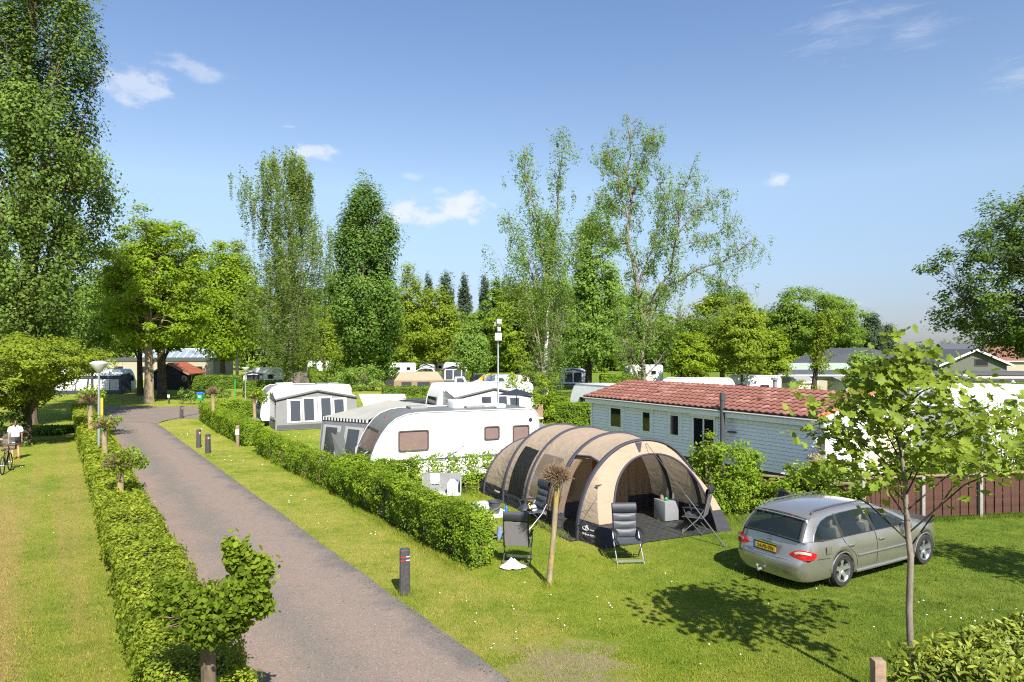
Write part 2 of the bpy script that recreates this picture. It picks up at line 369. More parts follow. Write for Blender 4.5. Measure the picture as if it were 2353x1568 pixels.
def tree(name, label, loc, prof, leaf_m, bark_m, n=160, per=60, leaf=0.2, crad=0.8, trunk=0.25, top=0.9, seed=1, up=0.5, hang=0.0, squash=0.7,
         gap=0.0, inner=0.45, limbs=9, lift=0.25, lean=(0, 0), rough=0.25, depth=1.0, cat='tree', group=None, rise=0.35, tpl=LEAF_Q, twigs=1, forks=None, limb_r=0.4, fork_clumps=None, limb_m=None):
    rng = np.random.default_rng(seed)
    root = thing(name, label, cat, (loc[0], loc[1], 0), 0, group)
    H = prof[-1][0]; z0 = prof[0][0]
    # clump centres inside the outline
    zz = np.linspace(z0, H, 200); ar = np.array([np.interp(z, [p[0] for p in prof], [max(p[1], p[2]) for p in prof]) for z in zz])
    cdf = np.cumsum(ar**1.6 + 1e-6); cdf /= cdf[-1]
    C = []; tries = 0
    while len(C) < n and tries < n*30:
        tries += 1
        z = np.interp(rng.random(), cdf, zz); a = rng.random()*2*math.pi
        Rr = env_r(prof, z, math.cos(a)) * (1 + rough*1.6*mnoise.noise((math.cos(a)*1.7 + seed*3.1, math.sin(a)*1.7, z*0.35)))
        rr = max(0, Rr - crad*0.35) * (inner + (1-inner)*rng.random()**0.6) if rng.random() < 0.8 else Rr*rng.random()*0.7
        p = (rr*math.cos(a) + lean[0]*z/H, rr*math.sin(a)*depth + lean[1]*z/H, z)
        if gap and mnoise.noise((p[0]*0.42 + seed, p[1]*0.42, p[2]*0.42)) > 0.55 - gap: continue
        C.append(p)
    C = np.array(C) if C else np.zeros((0, 3))
    # trunk and limbs
    tk = MB(); sk = []
    K = 9; tp = []
    for i in range(K):
        z = H*top*i/(K-1); wob = 0.02*H*math.sin(i*1.3 + seed)*(i/(K-1))*0.6
        tp.append((lean[0]*z/H + wob, lean[1]*z/H + wob*0.5, z))
    tr = [trunk*(1.28 if i == 0 else 1.0)*(1 - 0.9*(i/(K-1))**1.1) + 0.012 for i in range(K)]
    tp.insert(1, (tp[0][0]*.9+tp[1][0]*.1, tp[0][1], min(0.5, H*.05))); tr.insert(1, trunk*1.02)
    tk.tube(tp, tr, 9)
    to = tk.build('trunk', bark_m, root, smooth=True)
    for i in range(len(tp)-1):
        for f in (0, .25, .5, .75):
            q = Vector(tp[i]).lerp(Vector(tp[i+1]), f)
            if q.z > z0*0.55: sk.append((*q, tr[i]))
    lb = MB()
    if forks:
        extra = []
        for fk in forks:
            pts = [Vector(q) for q in fk[0]]; r0 = fk[1]
            sm = []
            for i in range(len(pts)-1):
                for f in (0, .34, .67): sm.append(pts[i].lerp(pts[i+1], f) + Vector((rng.normal()*.1, rng.normal()*.1, rng.normal()*.08))*(i > 0 or f > 0))
            sm.append(pts[-1])
            rs = [max(0.02, r0*(1-.85*i/(len(sm)-1))) for i in range(len(sm))]
            lb.tube(sm, rs, 6)
            for i in range(2, len(sm)):
                sk.append((*sm[i], rs[i]))
                for _ in range(fork_clumps or 5):
                    extra.append(sm[i] + Vector((rng.normal(), rng.normal(), rng.normal()*.8+.15))*(fk[2]*(0.5+0.5*i/len(sm))))
        C = np.vstack([C, np.array([tuple(e) for e in extra])]) if extra else C
    for i in range(limbs):
        a = 2.4*i + seed; f = (i+0.5)/limbs; zs = z0*0.6 + (H*top*0.85 - z0*0.6)*f
        ze = min(H*0.97, zs + (H-zs)*rise + 0.5); Rr = env_r(prof, min(ze, H*.97), math.cos(a))*0.72
        bx = np.interp(zs, [q[2] for q in tp], [q[0] for q in tp]); by = np.interp(zs, [q[2] for q in tp], [q[1] for q in tp])
        lx, ly = lean[0]*ze/H, lean[1]*ze/H
        pts = []
        for k in range(6):
            u = k/5; pts.append(Vector((bx + (lx-bx)*u + Rr*math.cos(a)*u + rng.normal()*.06*Rr*u, by + (ly-by)*u + Rr*math.sin(a)*depth*u + rng.normal()*.06*Rr*u, zs + (ze-zs)*(u**1.25))))
        r0 = trunk*limb_r*(1-f*0.7); lb.tube(pts, [max(.012, r0*(1-.85*k/5)) for k in range(6)], 6)
        for k in range(1, 6): sk.append((*pts[k], r0*(1-.85*k/5)))
    SK = np.array(sk)
    if twigs and len(C):
        for c in C[::int(twigs)]:
            dd = ((SK[:, :3]-c)**2).sum(1) + np.where(SK[:, 2] > c[2] - 0.1, 4.0, 0.0)*(crad)
            j = int(dd.argmin()); q = Vector(SK[j, :3]); p = Vector(c); mid = q.lerp(p, .55) + Vector((0, 0, lift*(p-q).length*.4))
            r0 = min(SK[j, 3]*.8, 0.012 + 0.012*(p-q).length); lb.tube([q, mid, p], [r0, r0*.65, r0*.25], 4, caps=False)
    if lb.v: lb.build('limbs', limb_m or bark_m, root, smooth=True)
    ow = C - np.array([0, 0, (z0+H)/2]); ow /= (np.linalg.norm(ow, axis=1, keepdims=True)+1e-6)
    P, N, S, T = crown_leaves(rng, C, per, crad*(0.65+0.7*rng.random(len(C))), leaf, up, hang, ow, squash)
    P[:, 2] = np.maximum(P[:, 2], 0.15)
    cr = link('crown', leaf_mesh('crown', P, N, S, T, tpl, leaf_m, rng), root)
    return root

def clone(root, label, loc, scale=1.0, rz=0.0, group=None, sz=None):
    c = copy_tree(root); c.location = (loc[0], loc[1], 0); c.scale = (scale, scale, sz or scale); c.rotation_euler = (0, 0, rz)
    c['label'] = label
    if group: c['group'] = group
    return c

def path_pts(path, step=0.25):
    pts = [Vector((p[0], p[1], 0)) for p in path]; out = []
    for a, b in zip(pts[:-1], pts[1:]):
        n = max(1, int((b-a).length/step))
        for i in range(n): out.append(a.lerp(b, i/n))
    out.append(pts[-1]); return out

def hedge(name, label, path, wd_, ht, leaf_m, leaf=0.06, dens=500, seed=1, core=True, thin=None, group=None, ragged=0.10, stems=True, tpl=LEAF_Q, cat='hedge', base=0.08, ends=True, lod=1e9, holes=9.0):
    """clipped hedge along a path; dens in leaves per square metre of its skin; thin(x, y) gives the share of leaves kept"""
    rng = np.random.default_rng(seed)
    o = path[0]; root = thing(name, label, cat, (o[0], o[1], 0), 0, group)
    pp = np.array([(p[0]-o[0], p[1]-o[1]) for p in path]); seg = np.diff(pp, axis=0); sl = np.linalg.norm(seg, axis=1); L = sl.sum(); cum = np.concatenate([[0], np.cumsum(sl)])
    def at(s):
        i = np.clip(np.searchsorted(cum, s, side='right')-1, 0, len(sl)-1); f = (s-cum[i])/sl[i]
        return pp[i] + seg[i]*f[:, None], seg[i]/sl[i][:, None]
    lg = np.linspace(0, L, 400); lw = 1/(1+lg/lod)**2; lc = np.concatenate([[0], np.cumsum((lw[1:]+lw[:-1])/2)]); lf = lc[-1]/399; lc = lc/lc[-1]
    def samples(n):
        per = 2*ht + wd_; s = np.interp(rng.random(n), lc, lg); q = rng.random(n)*per
        y = np.where(q < ht, -wd_/2, np.where(q < ht+wd_, q-ht-wd_/2, wd_/2)); z = np.where(q < ht, q, np.where(q < ht+wd_, ht, q-ht-wd_))
        ny = np.where(q < ht, -1.0, np.where(q < ht+wd_, 0.0, 1.0)); nz = np.where((q >= ht) & (q < ht+wd_), 1.0, 0.15); nx = np.zeros(n)
        if ends:
            ne = int(n*2*wd_*ht/(per*L+2*wd_*ht)); e = rng.random(ne) < .5; s[:ne] = np.where(e, 0, L); y[:ne] = (rng.random(ne)-.5)*wd_; z[:ne] = rng.random(ne)*ht; nx[:ne] = np.where(e, -1, 1); ny[:ne] = 0; nz[:ne] = .15
        return s, y, z, nx, ny, nz
    n = int(dens*lf*(L*(2*ht+wd_) + 2*wd_*ht)); s, y, z, nx, ny, nz = samples(n)
    dep = -rng.exponential(0.05, n) + rng.normal(0, 0.02, n) + 0.03
    # uneven clipped skin
    nzv = np.array([mnoise.noise((a*1.3+seed*7, b*1.5, c*1.7)) + 0.5*mnoise.noise((a*3.1+seed, b*3, c*3.3)) for a, b, c in zip(s, y, z)])
    dep += ragged*nzv
    q, t = at(np.clip(s, 0, L-1e-4)); nrm = np.stack([-t[:, 1], t[:, 0]], 1)
    edge = np.clip(1.0 - 0.12*np.abs(y/(wd_/2))**6, 0, 1)
    X = q + nrm*(y*1.0)[:, None] + nrm*(ny*dep)[:, None] + t*(nx*np.abs(dep)*.5)[:, None]
    Z = z*np.where(nz > .5, edge, 1.0) + np.where(nz > .5, dep*1.0, 0) + rng.normal(0, .02, n)
    sprig = (nz > .5) & (rng.random(n) < 0.07); Z = Z + np.where(sprig, rng.random(n)*ragged*1.6, 0)
    keep = Z > base*rng.random(n)
    # thinner near the ground
    keep &= (rng.random(n) < np.clip(0.25 + Z/(ht*0.35), 0, 1))
    if holes < 5: keep &= np.array([mnoise.noise((a*2.6+seed, b*2.2, c*2.6)) + .5*mnoise.noise((a*7+seed, b*6, c*7)) for a, b, c in zip(s, y, Z)]) > -holes - .2*(nz > .5)
    if thin is not None: keep &= np.array([rng.random() < thin(a/L, zz/ht) for a, zz in zip(s, Z)])
    P = np.column_stack([X, Z])[keep]; N = (np.column_stack([nrm*ny[:, None] + t*nx[:, None], nz]) + rnd_dirs(rng, n)*0.75 + np.array([0, 0, .35]))[keep]
    clump = np.array([mnoise.noise((a*2.2+seed, b*2.2, c*2.2)) for a, b, c in P])
    T = 0.45 + 0.35*clump + 0.5*(rng.random(len(P))-.5) + 0.15*(P[:, 2]/ht - .6)
    S = leaf*(0.7+0.6*rng.random(len(P)))*(1+s[keep]/lod)
    link('foliage', leaf_mesh('foliage', P, N, S, T, tpl, leaf_m, rng), root)
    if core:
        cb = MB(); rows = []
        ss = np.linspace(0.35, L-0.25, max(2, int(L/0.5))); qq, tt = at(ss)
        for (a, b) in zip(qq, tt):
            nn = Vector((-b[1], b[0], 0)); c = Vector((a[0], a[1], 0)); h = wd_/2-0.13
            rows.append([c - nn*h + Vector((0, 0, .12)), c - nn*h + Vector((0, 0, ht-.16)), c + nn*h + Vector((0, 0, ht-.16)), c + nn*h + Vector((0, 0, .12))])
        cb.loft(rows).build('shaded_twig_core', 'twigcore', root)  # solid dark core standing in for twigs and shade inside the hedge
    if stems:
        sb = MB()
        for a in np.arange(0.15, L, 0.42 if L < 20 else 0.9):
            q1, t1 = at(np.array([a])); e = rng.normal(0, .12, 2)
            sb.tube([(q1[0][0], q1[0][1], -.02), (q1[0][0]+e[0]*.4, q1[0][1]+e[1]*.4, ht*.4), (q1[0][0]+e[0], q1[0][1]+e[1], ht*.8)], [.022, .016, .007], 5)
        sb.build('stems', 'bark', root)['kind'] = 'stuff'
    return root

def shrub(name, label, loc, rx, ry, h, leaf_m, leaf=0.07, n=30, per=50, crad=0.25, seed=1, cat='shrub', group=None, tpl=LEAF_Q, up=.5, z0=.1):
    rng = np.random.default_rng(seed); root = thing(name, label, cat, (loc[0], loc[1], 0), 0, group)
    C = []
    while len(C) < n:
        a = rng.random()*2*math.pi; zz = rng.random(); k = math.sqrt(max(0, 1-(zz*1.15-.35)**2)) ; r = rng.random()**.45*k
        C.append((rx*r*math.cos(a), ry*r*math.sin(a), z0 + zz*(h-z0)))
    C = np.array(C); P, N, S, T = crown_leaves(rng, C, per, crad*(.6+.8*rng.random(n)), leaf, up, 0, None, .8)
    P[:, 2] = np.maximum(P[:, 2], .03)
    sb = MB()
    for c in C[::2]:
        sb.tube([(rng.normal()*.06, rng.normal()*.06, -.02), (c[0]*.5, c[1]*.5, c[2]*.55), tuple(c)], [.02, .013, .004], 4)
    sb.build('stems', 'bark', root)
    link('foliage', leaf_mesh('foliage', P, N, S, T, tpl, leaf_m, rng), root)
    return root

M['bark'] = barkmat('grey_brown_bark', (0.06, 0.045, 0.032), (0.17, 0.13, 0.09))
M['bark_dark'] = barkmat('dark_bark', (0.025, 0.02, 0.016), (0.09, 0.07, 0.05))
M['bark_pale'] = barkmat('pale_lime_bark', (0.16, 0.12, 0.075), (0.33, 0.26, 0.17), scale=5)
M['bark_lichen'] = barkmat('lichen_bark', (0.15, 0.12, 0.08), (0.32, 0.26, 0.17), lichen=(0.36, 0.25, 0.05))
M['birch'] = barkmat('birch_bark', (0.05, 0.045, 0.04), (0.55, 0.52, 0.46), scale=4, birch=True)
M['birch_twig'] = barkmat('birch_upper_bark', (0.07, 0.055, 0.04), (0.30, 0.25, 0.19), scale=6)
M['twigcore'] = mat('shaded_twigs', (0.045, 0.05, 0.02), 0.95, var=0.4, scale=9, bump=0.6, bscale=25)  # dark colour stands in for the shade deep inside the hedges
M['twig'] = mat('dry_twigs', (0.20, 0.13, 0.075), 0.9, var=0.3, scale=15)
M['lf_hedge'] = leafmat('field_maple_leaf', (0.0908, 0.1568, 0.0168), (0.2063, 0.3135, 0.0252), (0.4290, 0.5115, 0.0491))
M['lf_hornbeam'] = leafmat('hornbeam_leaf', (0.0977, 0.1547, 0.0166), (0.2441, 0.3092, 0.0304), (0.4883, 0.4883, 0.0622))
M['lf_lime'] = leafmat('lime_leaf', (0.0974, 0.1705, 0.0110), (0.2111, 0.3086, 0.0166), (0.3898, 0.4872, 0.0344))
M['lf_poplar'] = leafmat('poplar_leaf', (0.0554, 0.0971, 0.0172), (0.1310, 0.1999, 0.0333), (0.2621, 0.3427, 0.0714), trans=0.28, rough=0.65, spec=0.12)
M['lf_poplar2'] = leafmat('pyramid_poplar_leaf', (0.0552, 0.1134, 0.0184), (0.1214, 0.2079, 0.0326), (0.2429, 0.3528, 0.0714), trans=0.28, rough=0.65, spec=0.12)
M['lf_birch'] = leafmat('birch_leaf', (0.1256, 0.1889, 0.0570), (0.2415, 0.3352, 0.0983), (0.3864, 0.4876, 0.1760))
M['lf_birch2'] = leafmat('birch_leaf_green', (0.1013, 0.1789, 0.0319), (0.2137, 0.3247, 0.0585), (0.3600, 0.4903, 0.1062))
M['lf_olive'] = leafmat('olive_leaf', (0.0897, 0.1430, 0.0110), (0.2093, 0.2682, 0.0221), (0.3887, 0.4468, 0.0415))
M['lf_gold'] = leafmat('young_golden_leaf', (0.1104, 0.1590, 0.0153), (0.2318, 0.3053, 0.0255), (0.3754, 0.4579, 0.0561))
M['lf_oak'] = leafmat('dark_oak_leaf', (0.0390, 0.0747, 0.0114), (0.1056, 0.1787, 0.0215), (0.2600, 0.3413, 0.0429), trans=0.3)
M['lf_far'] = leafmat('far_tree_leaf', (0.0805, 0.1418, 0.0191), (0.1667, 0.2565, 0.0298), (0.2875, 0.3915, 0.0585))
M['lf_hazed'] = leafmat('hazed_far_leaf', (0.0473, 0.0810, 0.0473), (0.0945, 0.1350, 0.0743), (0.1620, 0.2160, 0.1080))  # bluish distance haze is put into this leaf colour
M['lf_bright'] = leafmat('bright_spring_leaf', (0.1012, 0.1645, 0.0108), (0.2151, 0.3036, 0.0172), (0.3795, 0.4554, 0.0377))
M['lf_tulip'] = leafmat('tulip_tree_leaf', (0.1100, 0.1650, 0.0198), (0.2090, 0.2750, 0.0330), (0.3300, 0.3960, 0.0770), trans=0.4, rough=0.45)
M['lf_pollard'] = leafmat('pollard_lime_leaf', (0.06, 0.10, 0.010), (0.15, 0.215, 0.016), (0.30, 0.37, 0.035))
M['lf_laurel'] = leafmat('laurel_leaf', (0.0575, 0.1006, 0.0115), (0.1869, 0.2300, 0.0259), (0.4888, 0.4744, 0.0719), trans=0.2, rough=0.5, spec=0.3)
# ------------------------------------------------------------------ ground, road, grass
SL = 0.665                                   # the lane runs along X = q - SL*Y
def lane(q, d): return (q - SL*d, d)

def grass_nodes(t, blades=False):
    g = t.n('NewGeometry'); pos = (g, 'Position')
    sp_ = t.n('SeparateXYZ', {0: pos})
    q = t.math('ADD', (sp_, 0), t.math('MULTIPLY', (sp_, 1), SL))
    n1 = t.n('TexNoise', {'Vector': pos, 'Scale': 0.35, 'Detail': 5.0, 'Roughness': 0.6})
    n2 = t.n('TexNoise', {'Vector': pos, 'Scale': 1.9, 'Detail': 6.0, 'Roughness': 0.7})
    n3 = t.n('TexNoise', {'Vector': pos, 'Scale': 16.0, 'Detail': 6.0, 'Roughness': 0.75})
    f = t.math('ADD', t.math('MULTIPLY', n1, 0.5), t.math('ADD', t.math('MULTIPLY', n2, 0.35), t.math('MULTIPLY', n3, 0.30)))
    c = t.ramp(f, [(0.36, (0.064, 0.120, 0.010)), (0.47, (0.130, 0.195, 0.016)), (0.58, (0.205, 0.248, 0.026)), (0.74, (0.32, 0.30, 0.06))])
    # dry, striped lawn west of the lane; worn strip beside the lane
    lw = t.n('MapRange', {0: q, 1: 1.6, 2: 0.6, 3: 0.0, 4: 1.0})
    wv = t.n('TexNoise', {'Vector': t.n('CombineXYZ', {0: q, 1: t.math('MULTIPLY', (sp_, 1), 0.06), 2: 0.0}), 'Scale': 0.75, 'Detail': 3.0, 'Roughness': 0.6})
    st = t.n('MapRange', {0: t.math('ADD', wv, t.math('MULTIPLY', n2, 0.25)), 1: 0.56, 2: 0.78, 3: 0.12, 4: 0.95})
    near = t.n('MapRange', {0: (sp_, 1), 1: 48.0, 2: 20.0, 3: 0.0, 4: 1.0})
    c2 = t.mix(t.math('MULTIPLY', t.math('MULTIPLY', lw, near), st), c, (0.33, 0.245, 0.085))
    vg = t.math('MULTIPLY', t.n('MapRange', {0: q, 1: 8.9, 2: 8.3, 3: 0.0, 4: 1.0}), t.n('MapRange', {0: q, 1: 6.0, 2: 6.5, 3: 0.0, 4: 1.0}))
    vs = t.n('MapRange', {0: t.math('ADD', n2, t.math('MULTIPLY', n1, 0.5)), 1: 0.62, 2: 0.95, 3: 0.1, 4: 0.75})
    c3 = t.mix(t.math('MULTIPLY', vg, vs), c2, (0.33, 0.29, 0.075))
    # lusher turf to the east
    ea = t.n('MapRange', {0: t.math('ADD', (sp_, 0), t.math('MULTIPLY', (sp_, 1), 0.15)), 1: 4.0, 2: 8.0, 3: 0.0, 4: 0.72})
    c3 = t.mix(ea, c3, t.ramp(n2, [(0.35, (0.056, 0.108, 0.012)), (0.65, (0.135, 0.200, 0.024))]))
    # bare worn soil at the lane's edge in front of the tent
    dx = t.math('DIVIDE', t.math('SUBTRACT', (sp_, 0), 0.75), 1.25); dy = t.math('DIVIDE', t.math('SUBTRACT', (sp_, 1), 10.1), 1.15)
    dd = t.math('SQRT', t.math('ADD', t.math('MULTIPLY', dx, dx), t.math('MULTIPLY', dy, dy)))
    bare = t.n('MapRange', {0: t.math('SUBTRACT', t.math('ADD', t.math('MULTIPLY', t.math('ADD', n2, t.math('MULTIPLY', n3, .6)), 2.4), -1.15), dd), 1: -0.1, 2: 0.5, 3: 0.0, 4: 0.72})
    nn = t.n('TexNoise', {'Vector': pos, 'Scale': 60.0, 'Detail': 4.0})
    soil = t.ramp(nn, [(0.3, (0.20, 0.145, 0.10)), (0.7, (0.36, 0.29, 0.22))])
    if not blades: c3 = t.mix(bare, c3, soil)
    return c3, n3

m, t = newmat('lawn'); c, n3 = grass_nodes(t)
p = t.n('BsdfPrincipled', {'Roughness': 0.95, 'Specular IOR Level': 0.1}); t.link(c, 2, p, 'Base Color')
nb = t.n('TexNoise', {'Vector': (t.n('NewGeometry'), 'Position'), 'Scale': 45.0, 'Detail': 6.0, 'Roughness': 0.8})
t.link(t.n('Bump', {'Height': nb, 'Strength': 0.9, 'Distance': 0.06}), 0, p, 'Normal'); t.n('OutputMaterial', {0: p}); M['lawn'] = m
m, t = newmat('grass_blades'); c, n3 = grass_nodes(t, True)
at = t.n('Attribute', attribute_name='tint')
c = t.mix(1.0, c, t.ramp((at, 'Fac'), [(0, (0.80, 0.85, 0.7)), (1, (1.3, 1.25, 1.2))]), 'MULTIPLY')
p = t.n('BsdfPrincipled', {'Roughness': 0.7, 'Specular IOR Level': 0.2}); t.link(c, 2, p, 'Base Color')
tr = t.n('BsdfTranslucent'); t.link(c, 2, tr, 0); t.n('OutputMaterial', {0: t.n('MixShader', {0: 0.3, 1: p, 2: tr})}); M['grass'] = m

def asphalt(name, banded=True):
    m, t = newmat(name)
    g = t.n('NewGeometry'); sp_ = t.n('SeparateXYZ', {0: (g, 'Position')})
    q = t.math('ADD', (sp_, 0), t.math('MULTIPLY', (sp_, 1), SL))
    n1 = t.n('TexNoise', {'Vector': (g, 'Position'), 'Scale': 0.9, 'Detail': 7.0, 'Roughness': 0.7})
    n2 = t.n('TexNoise', {'Vector': (g, 'Position'), 'Scale': 42.0, 'Detail': 4.0, 'Roughness': 0.85})
    n4 = t.n('TexNoise', {'Vector': (g, 'Position'), 'Scale': 3.2, 'Detail': 8.0, 'Roughness': 0.75})
    vo = t.n('TexVoronoi', {'Vector': (g, 'Position'), 'Scale': 60.0})
    qw = t.math('ADD', q, t.math('MULTIPLY', t.math('SUBTRACT', n1, 0.5), 2.2))
    pink, grey = (0.192, 0.142, 0.116), (0.143, 0.125, 0.105)
    if banded: band = t.ramp(t.n('MapRange', {0: qw, 1: 2.2, 2: 6.7}), [(0.0, pink), (0.22, (0.202, 0.152, 0.124)), (0.40, grey), (0.60, (0.200, 0.151, 0.124)), (0.80, (0.190, 0.148, 0.122)), (0.93, (0.112, 0.102, 0.090))])
    else: band = t.ramp(n1, [(.35, grey), (.6, pink)])
    mo = t.n('MapRange', {0: n4, 1: 0.48, 2: 0.66, 3: 0.0, 4: 0.45})
    band = t.mix(mo, band, (0.135, 0.128, 0.110))
    grain = t.ramp(n2, [(0.30, (0.42, 0.42, 0.43)), (0.5, (1, 1, 1)), (0.70, (1.65, 1.6, 1.55))])
    cc = t.mix(0.8, band, grain, 'MULTIPLY')
    spk = t.n('MapRange', {0: (vo, 'Color'), 1: 0.88, 2: 0.95, 3: 0.0, 4: 0.6})
    cc = t.mix(spk, cc, (0.40, 0.37, 0.33))
    p = t.n('BsdfPrincipled', {'Roughness': 0.85, 'Specular IOR Level': 0.3}); t.link(cc, 2, p, 'Base Color')
    t.link(t.n('Bump', {'Height': n2, 'Strength': 0.6, 'Distance': 0.012}), 0, p, 'Normal'); t.n('OutputMaterial', {0: p}); return m
M['asphalt'] = asphalt('aged_red_asphalt'); M['asphalt_cross'] = asphalt('aged_red_asphalt_plain', False)

gm = MB(); gs = 1800
gm.grid([[(x, y, 0) for x in (-gs, -60, 0, 60, gs)] for y in (-60, 0, 40, 120, gs)])
tag(gm.build('ground', 'lawn'), 'wide mown lawn that the whole campsite stands on', 'ground', kind='structure')
rng0 = np.random.default_rng(5)
def wavy(pts, amp=0.05, step=0.35):
    out = []
    for a, b in zip(pts[:-1], pts[1:]):
        a, b = Vector((*a, 0)), Vector((*b, 0)); n = max(1, int((b-a).length/step)); nr = Vector((-(b-a).y, (b-a).x, 0)).normalized()
        for i in range(n):
            p_ = a.lerp(b, i/n); out.append(p_ + nr*amp*(mnoise.noise((p_.x*1.9, p_.y*1.9, 3.3)) + .6*mnoise.noise((p_.x*6, p_.y*6, 1.3))))
    out.append(Vector((*pts[-1], 0))); return out
redge = [lane(6.39, 4.0), lane(6.39, 9.6), lane(6.39, 11.25), lane(6.39, 12.68), lane(6.39, 15.56), lane(6.39, 20.12), lane(6.39, 23.4), lane(6.40, 29.5), lane(6.41, 35.3), lane(6.44, 40.6), (-22.9, 44.0), (-23.3, 45.6), (-22.6, 47.2), (-20.0, 47.9), (-8, 48.3), (6, 48.5)]
ledge = [lane(2.55, 4.0), lane(2.62, 10.6), lane(2.69, 14.9), lane(2.71, 16.1), lane(2.78, 21.4), lane(2.88, 25.7), lane(3.06, 33.2), lane(3.33, 42.0), (-27.2, 46.0), (-31, 48.5), (-80, 52)]
far = [(-34.5, 57), (-34.0, 57.7), (-20, 57.6), (6, 57.6)]
import itertools
rd = MB(); Rr_ = wavy(redge[:11]); Ll_ = wavy(ledge[:9])
def resamp(pts, n):
    d_ = [0]
    for a, b in zip(pts[:-1], pts[1:]): d_.append(d_[-1] + (b-a).length)
    return [Vector((np.interp(t_, d_, [q_.x for q_ in pts]), np.interp(t_, d_, [q_.y for q_ in pts]), 0.008)) for t_ in np.linspace(0, d_[-1], n)]
ra_, la_ = resamp(Rr_, 200), resamp(Ll_, 200)
rd.grid([[a, a.lerp(b, .5), b] for a, b in zip(la_, ra_)])
o_ = rd.build('road', 'asphalt'); tag(o_, 'reddish grey asphalt lane running up from the foreground', 'road', kind='structure')
cr_ = MB(); nr = wavy([(-31.6, 49.6), (-31, 48.8), (-27.4, 45.9), (-22.9, 43.9), (-23.3, 45.6), (-22.6, 47.2), (-20.0, 47.9), (-8, 48.3), (6, 48.5)], .06, .6); fr0 = wavy(far, .06, .6)
cr_.grid([[Vector((a.x, a.y, .012)), Vector((b.x, b.y, .012))] for a, b in zip(resamp(nr, 120), resamp(fr0, 120))])
tag(cr_.build('road', 'asphalt_cross'), 'cross lane at the bend in front of the black shed', 'road', kind='structure')
pm = MB(); pm.grid([[(PX(676, 95), 95, .008), (PX(717, 95), 95, .008)], [(PX(674, 120), 120, .008), (PX(712, 120), 120, .008)], [(PX(678, 160), 160, .008), (PX(706, 160), 160, .008)]])
tag(pm.build('path', 'asphalt_cross'), 'brown path running away beside the weeping birch', 'path', kind='structure')

# short grass blades on the lawns near the camera
def blades(n, seed):
    rng = np.random.default_rng(seed)
    v = rng.uniform(985, 1900, n); u = rng.uniform(-260, 2620, n); d = 7296/(v-808); X = (u-1176.5)*d/1569; q = X + SL*d
    re = np.interp(d, [p_[1] for p_ in redge[:11]], [p_[0] for p_ in redge[:11]]); le = np.interp(d, [p_[1] for p_ in ledge[:9]], [p_[0] for p_ in ledge[:9]])
    nz = np.array([mnoise.noise((a*1.7, b*1.7, 0)) for a, b in zip(X, d)])
    ok = ((X > re - .03 + .10*nz) | (X < le - .05)) & ~((X > le-1.4) & (X < le))
    bare = np.hypot((X-.75)/1.25, (d-10.1)/1.15); ok &= ~((bare + nz*.6 < 0.8) & (rng.random(n) < .6))
    ok &= rng.random(n) < np.clip((v-985)/90, 0, 1)**.7
    tx = (X-1.6)*.9063 + (d-16.85)*.4226; ty = -(X-1.6)*.4226 + (d-16.85)*.9063; ok &= ~((tx > .15) & (tx < 3.8) & (ty > -.95) & (ty < 6.6))
    X, d, nz = X[ok], d[ok], nz[ok]; k = len(X)
    h = (0.018 + 0.020*rng.random(k) + 0.028*np.clip(nz, 0, 1))*(1 + d/120); wdt = 0.0036*(1 + d/22); a = rng.random(k)*2*np.pi; ln = rng.normal(0, .45, (k, 2))
    tf = (rng.random(k) < 0.02) * rng.random(k)*.06; h = h + tf
    B = np.stack([X, d, np.zeros(k)], 1); w_ = np.stack([np.cos(a)*wdt, np.sin(a)*wdt, np.zeros(k)], 1)
    V = np.stack([B-w_, B+w_, B + np.column_stack([ln*h[:, None], h])], 1).reshape(-1, 3)
    me = bpy.data.meshes.new('grass'); me.vertices.add(3*k); me.vertices.foreach_set('co', V.reshape(-1).astype(np.float32))
    me.loops.add(3*k); me.loops.foreach_set('vertex_index', np.arange(3*k, dtype=np.int32)); me.polygons.add(k)
    me.polygons.foreach_set('loop_start', np.arange(0, 3*k, 3, dtype=np.int32)); me.polygons.foreach_set('loop_total', np.full(k, 3, np.int32)); me.update(calc_edges=True)
    at_ = me.attributes.new('tint', 'FLOAT', 'POINT'); at_.data.foreach_set('value', np.repeat(rng.random(k), 3).astype(np.float32))
    me.materials.append(M['grass'])
    return me
tag(link('grass', blades(430000, 3)), 'short mown grass beside the lane and round the tent', 'grass', kind='stuff')

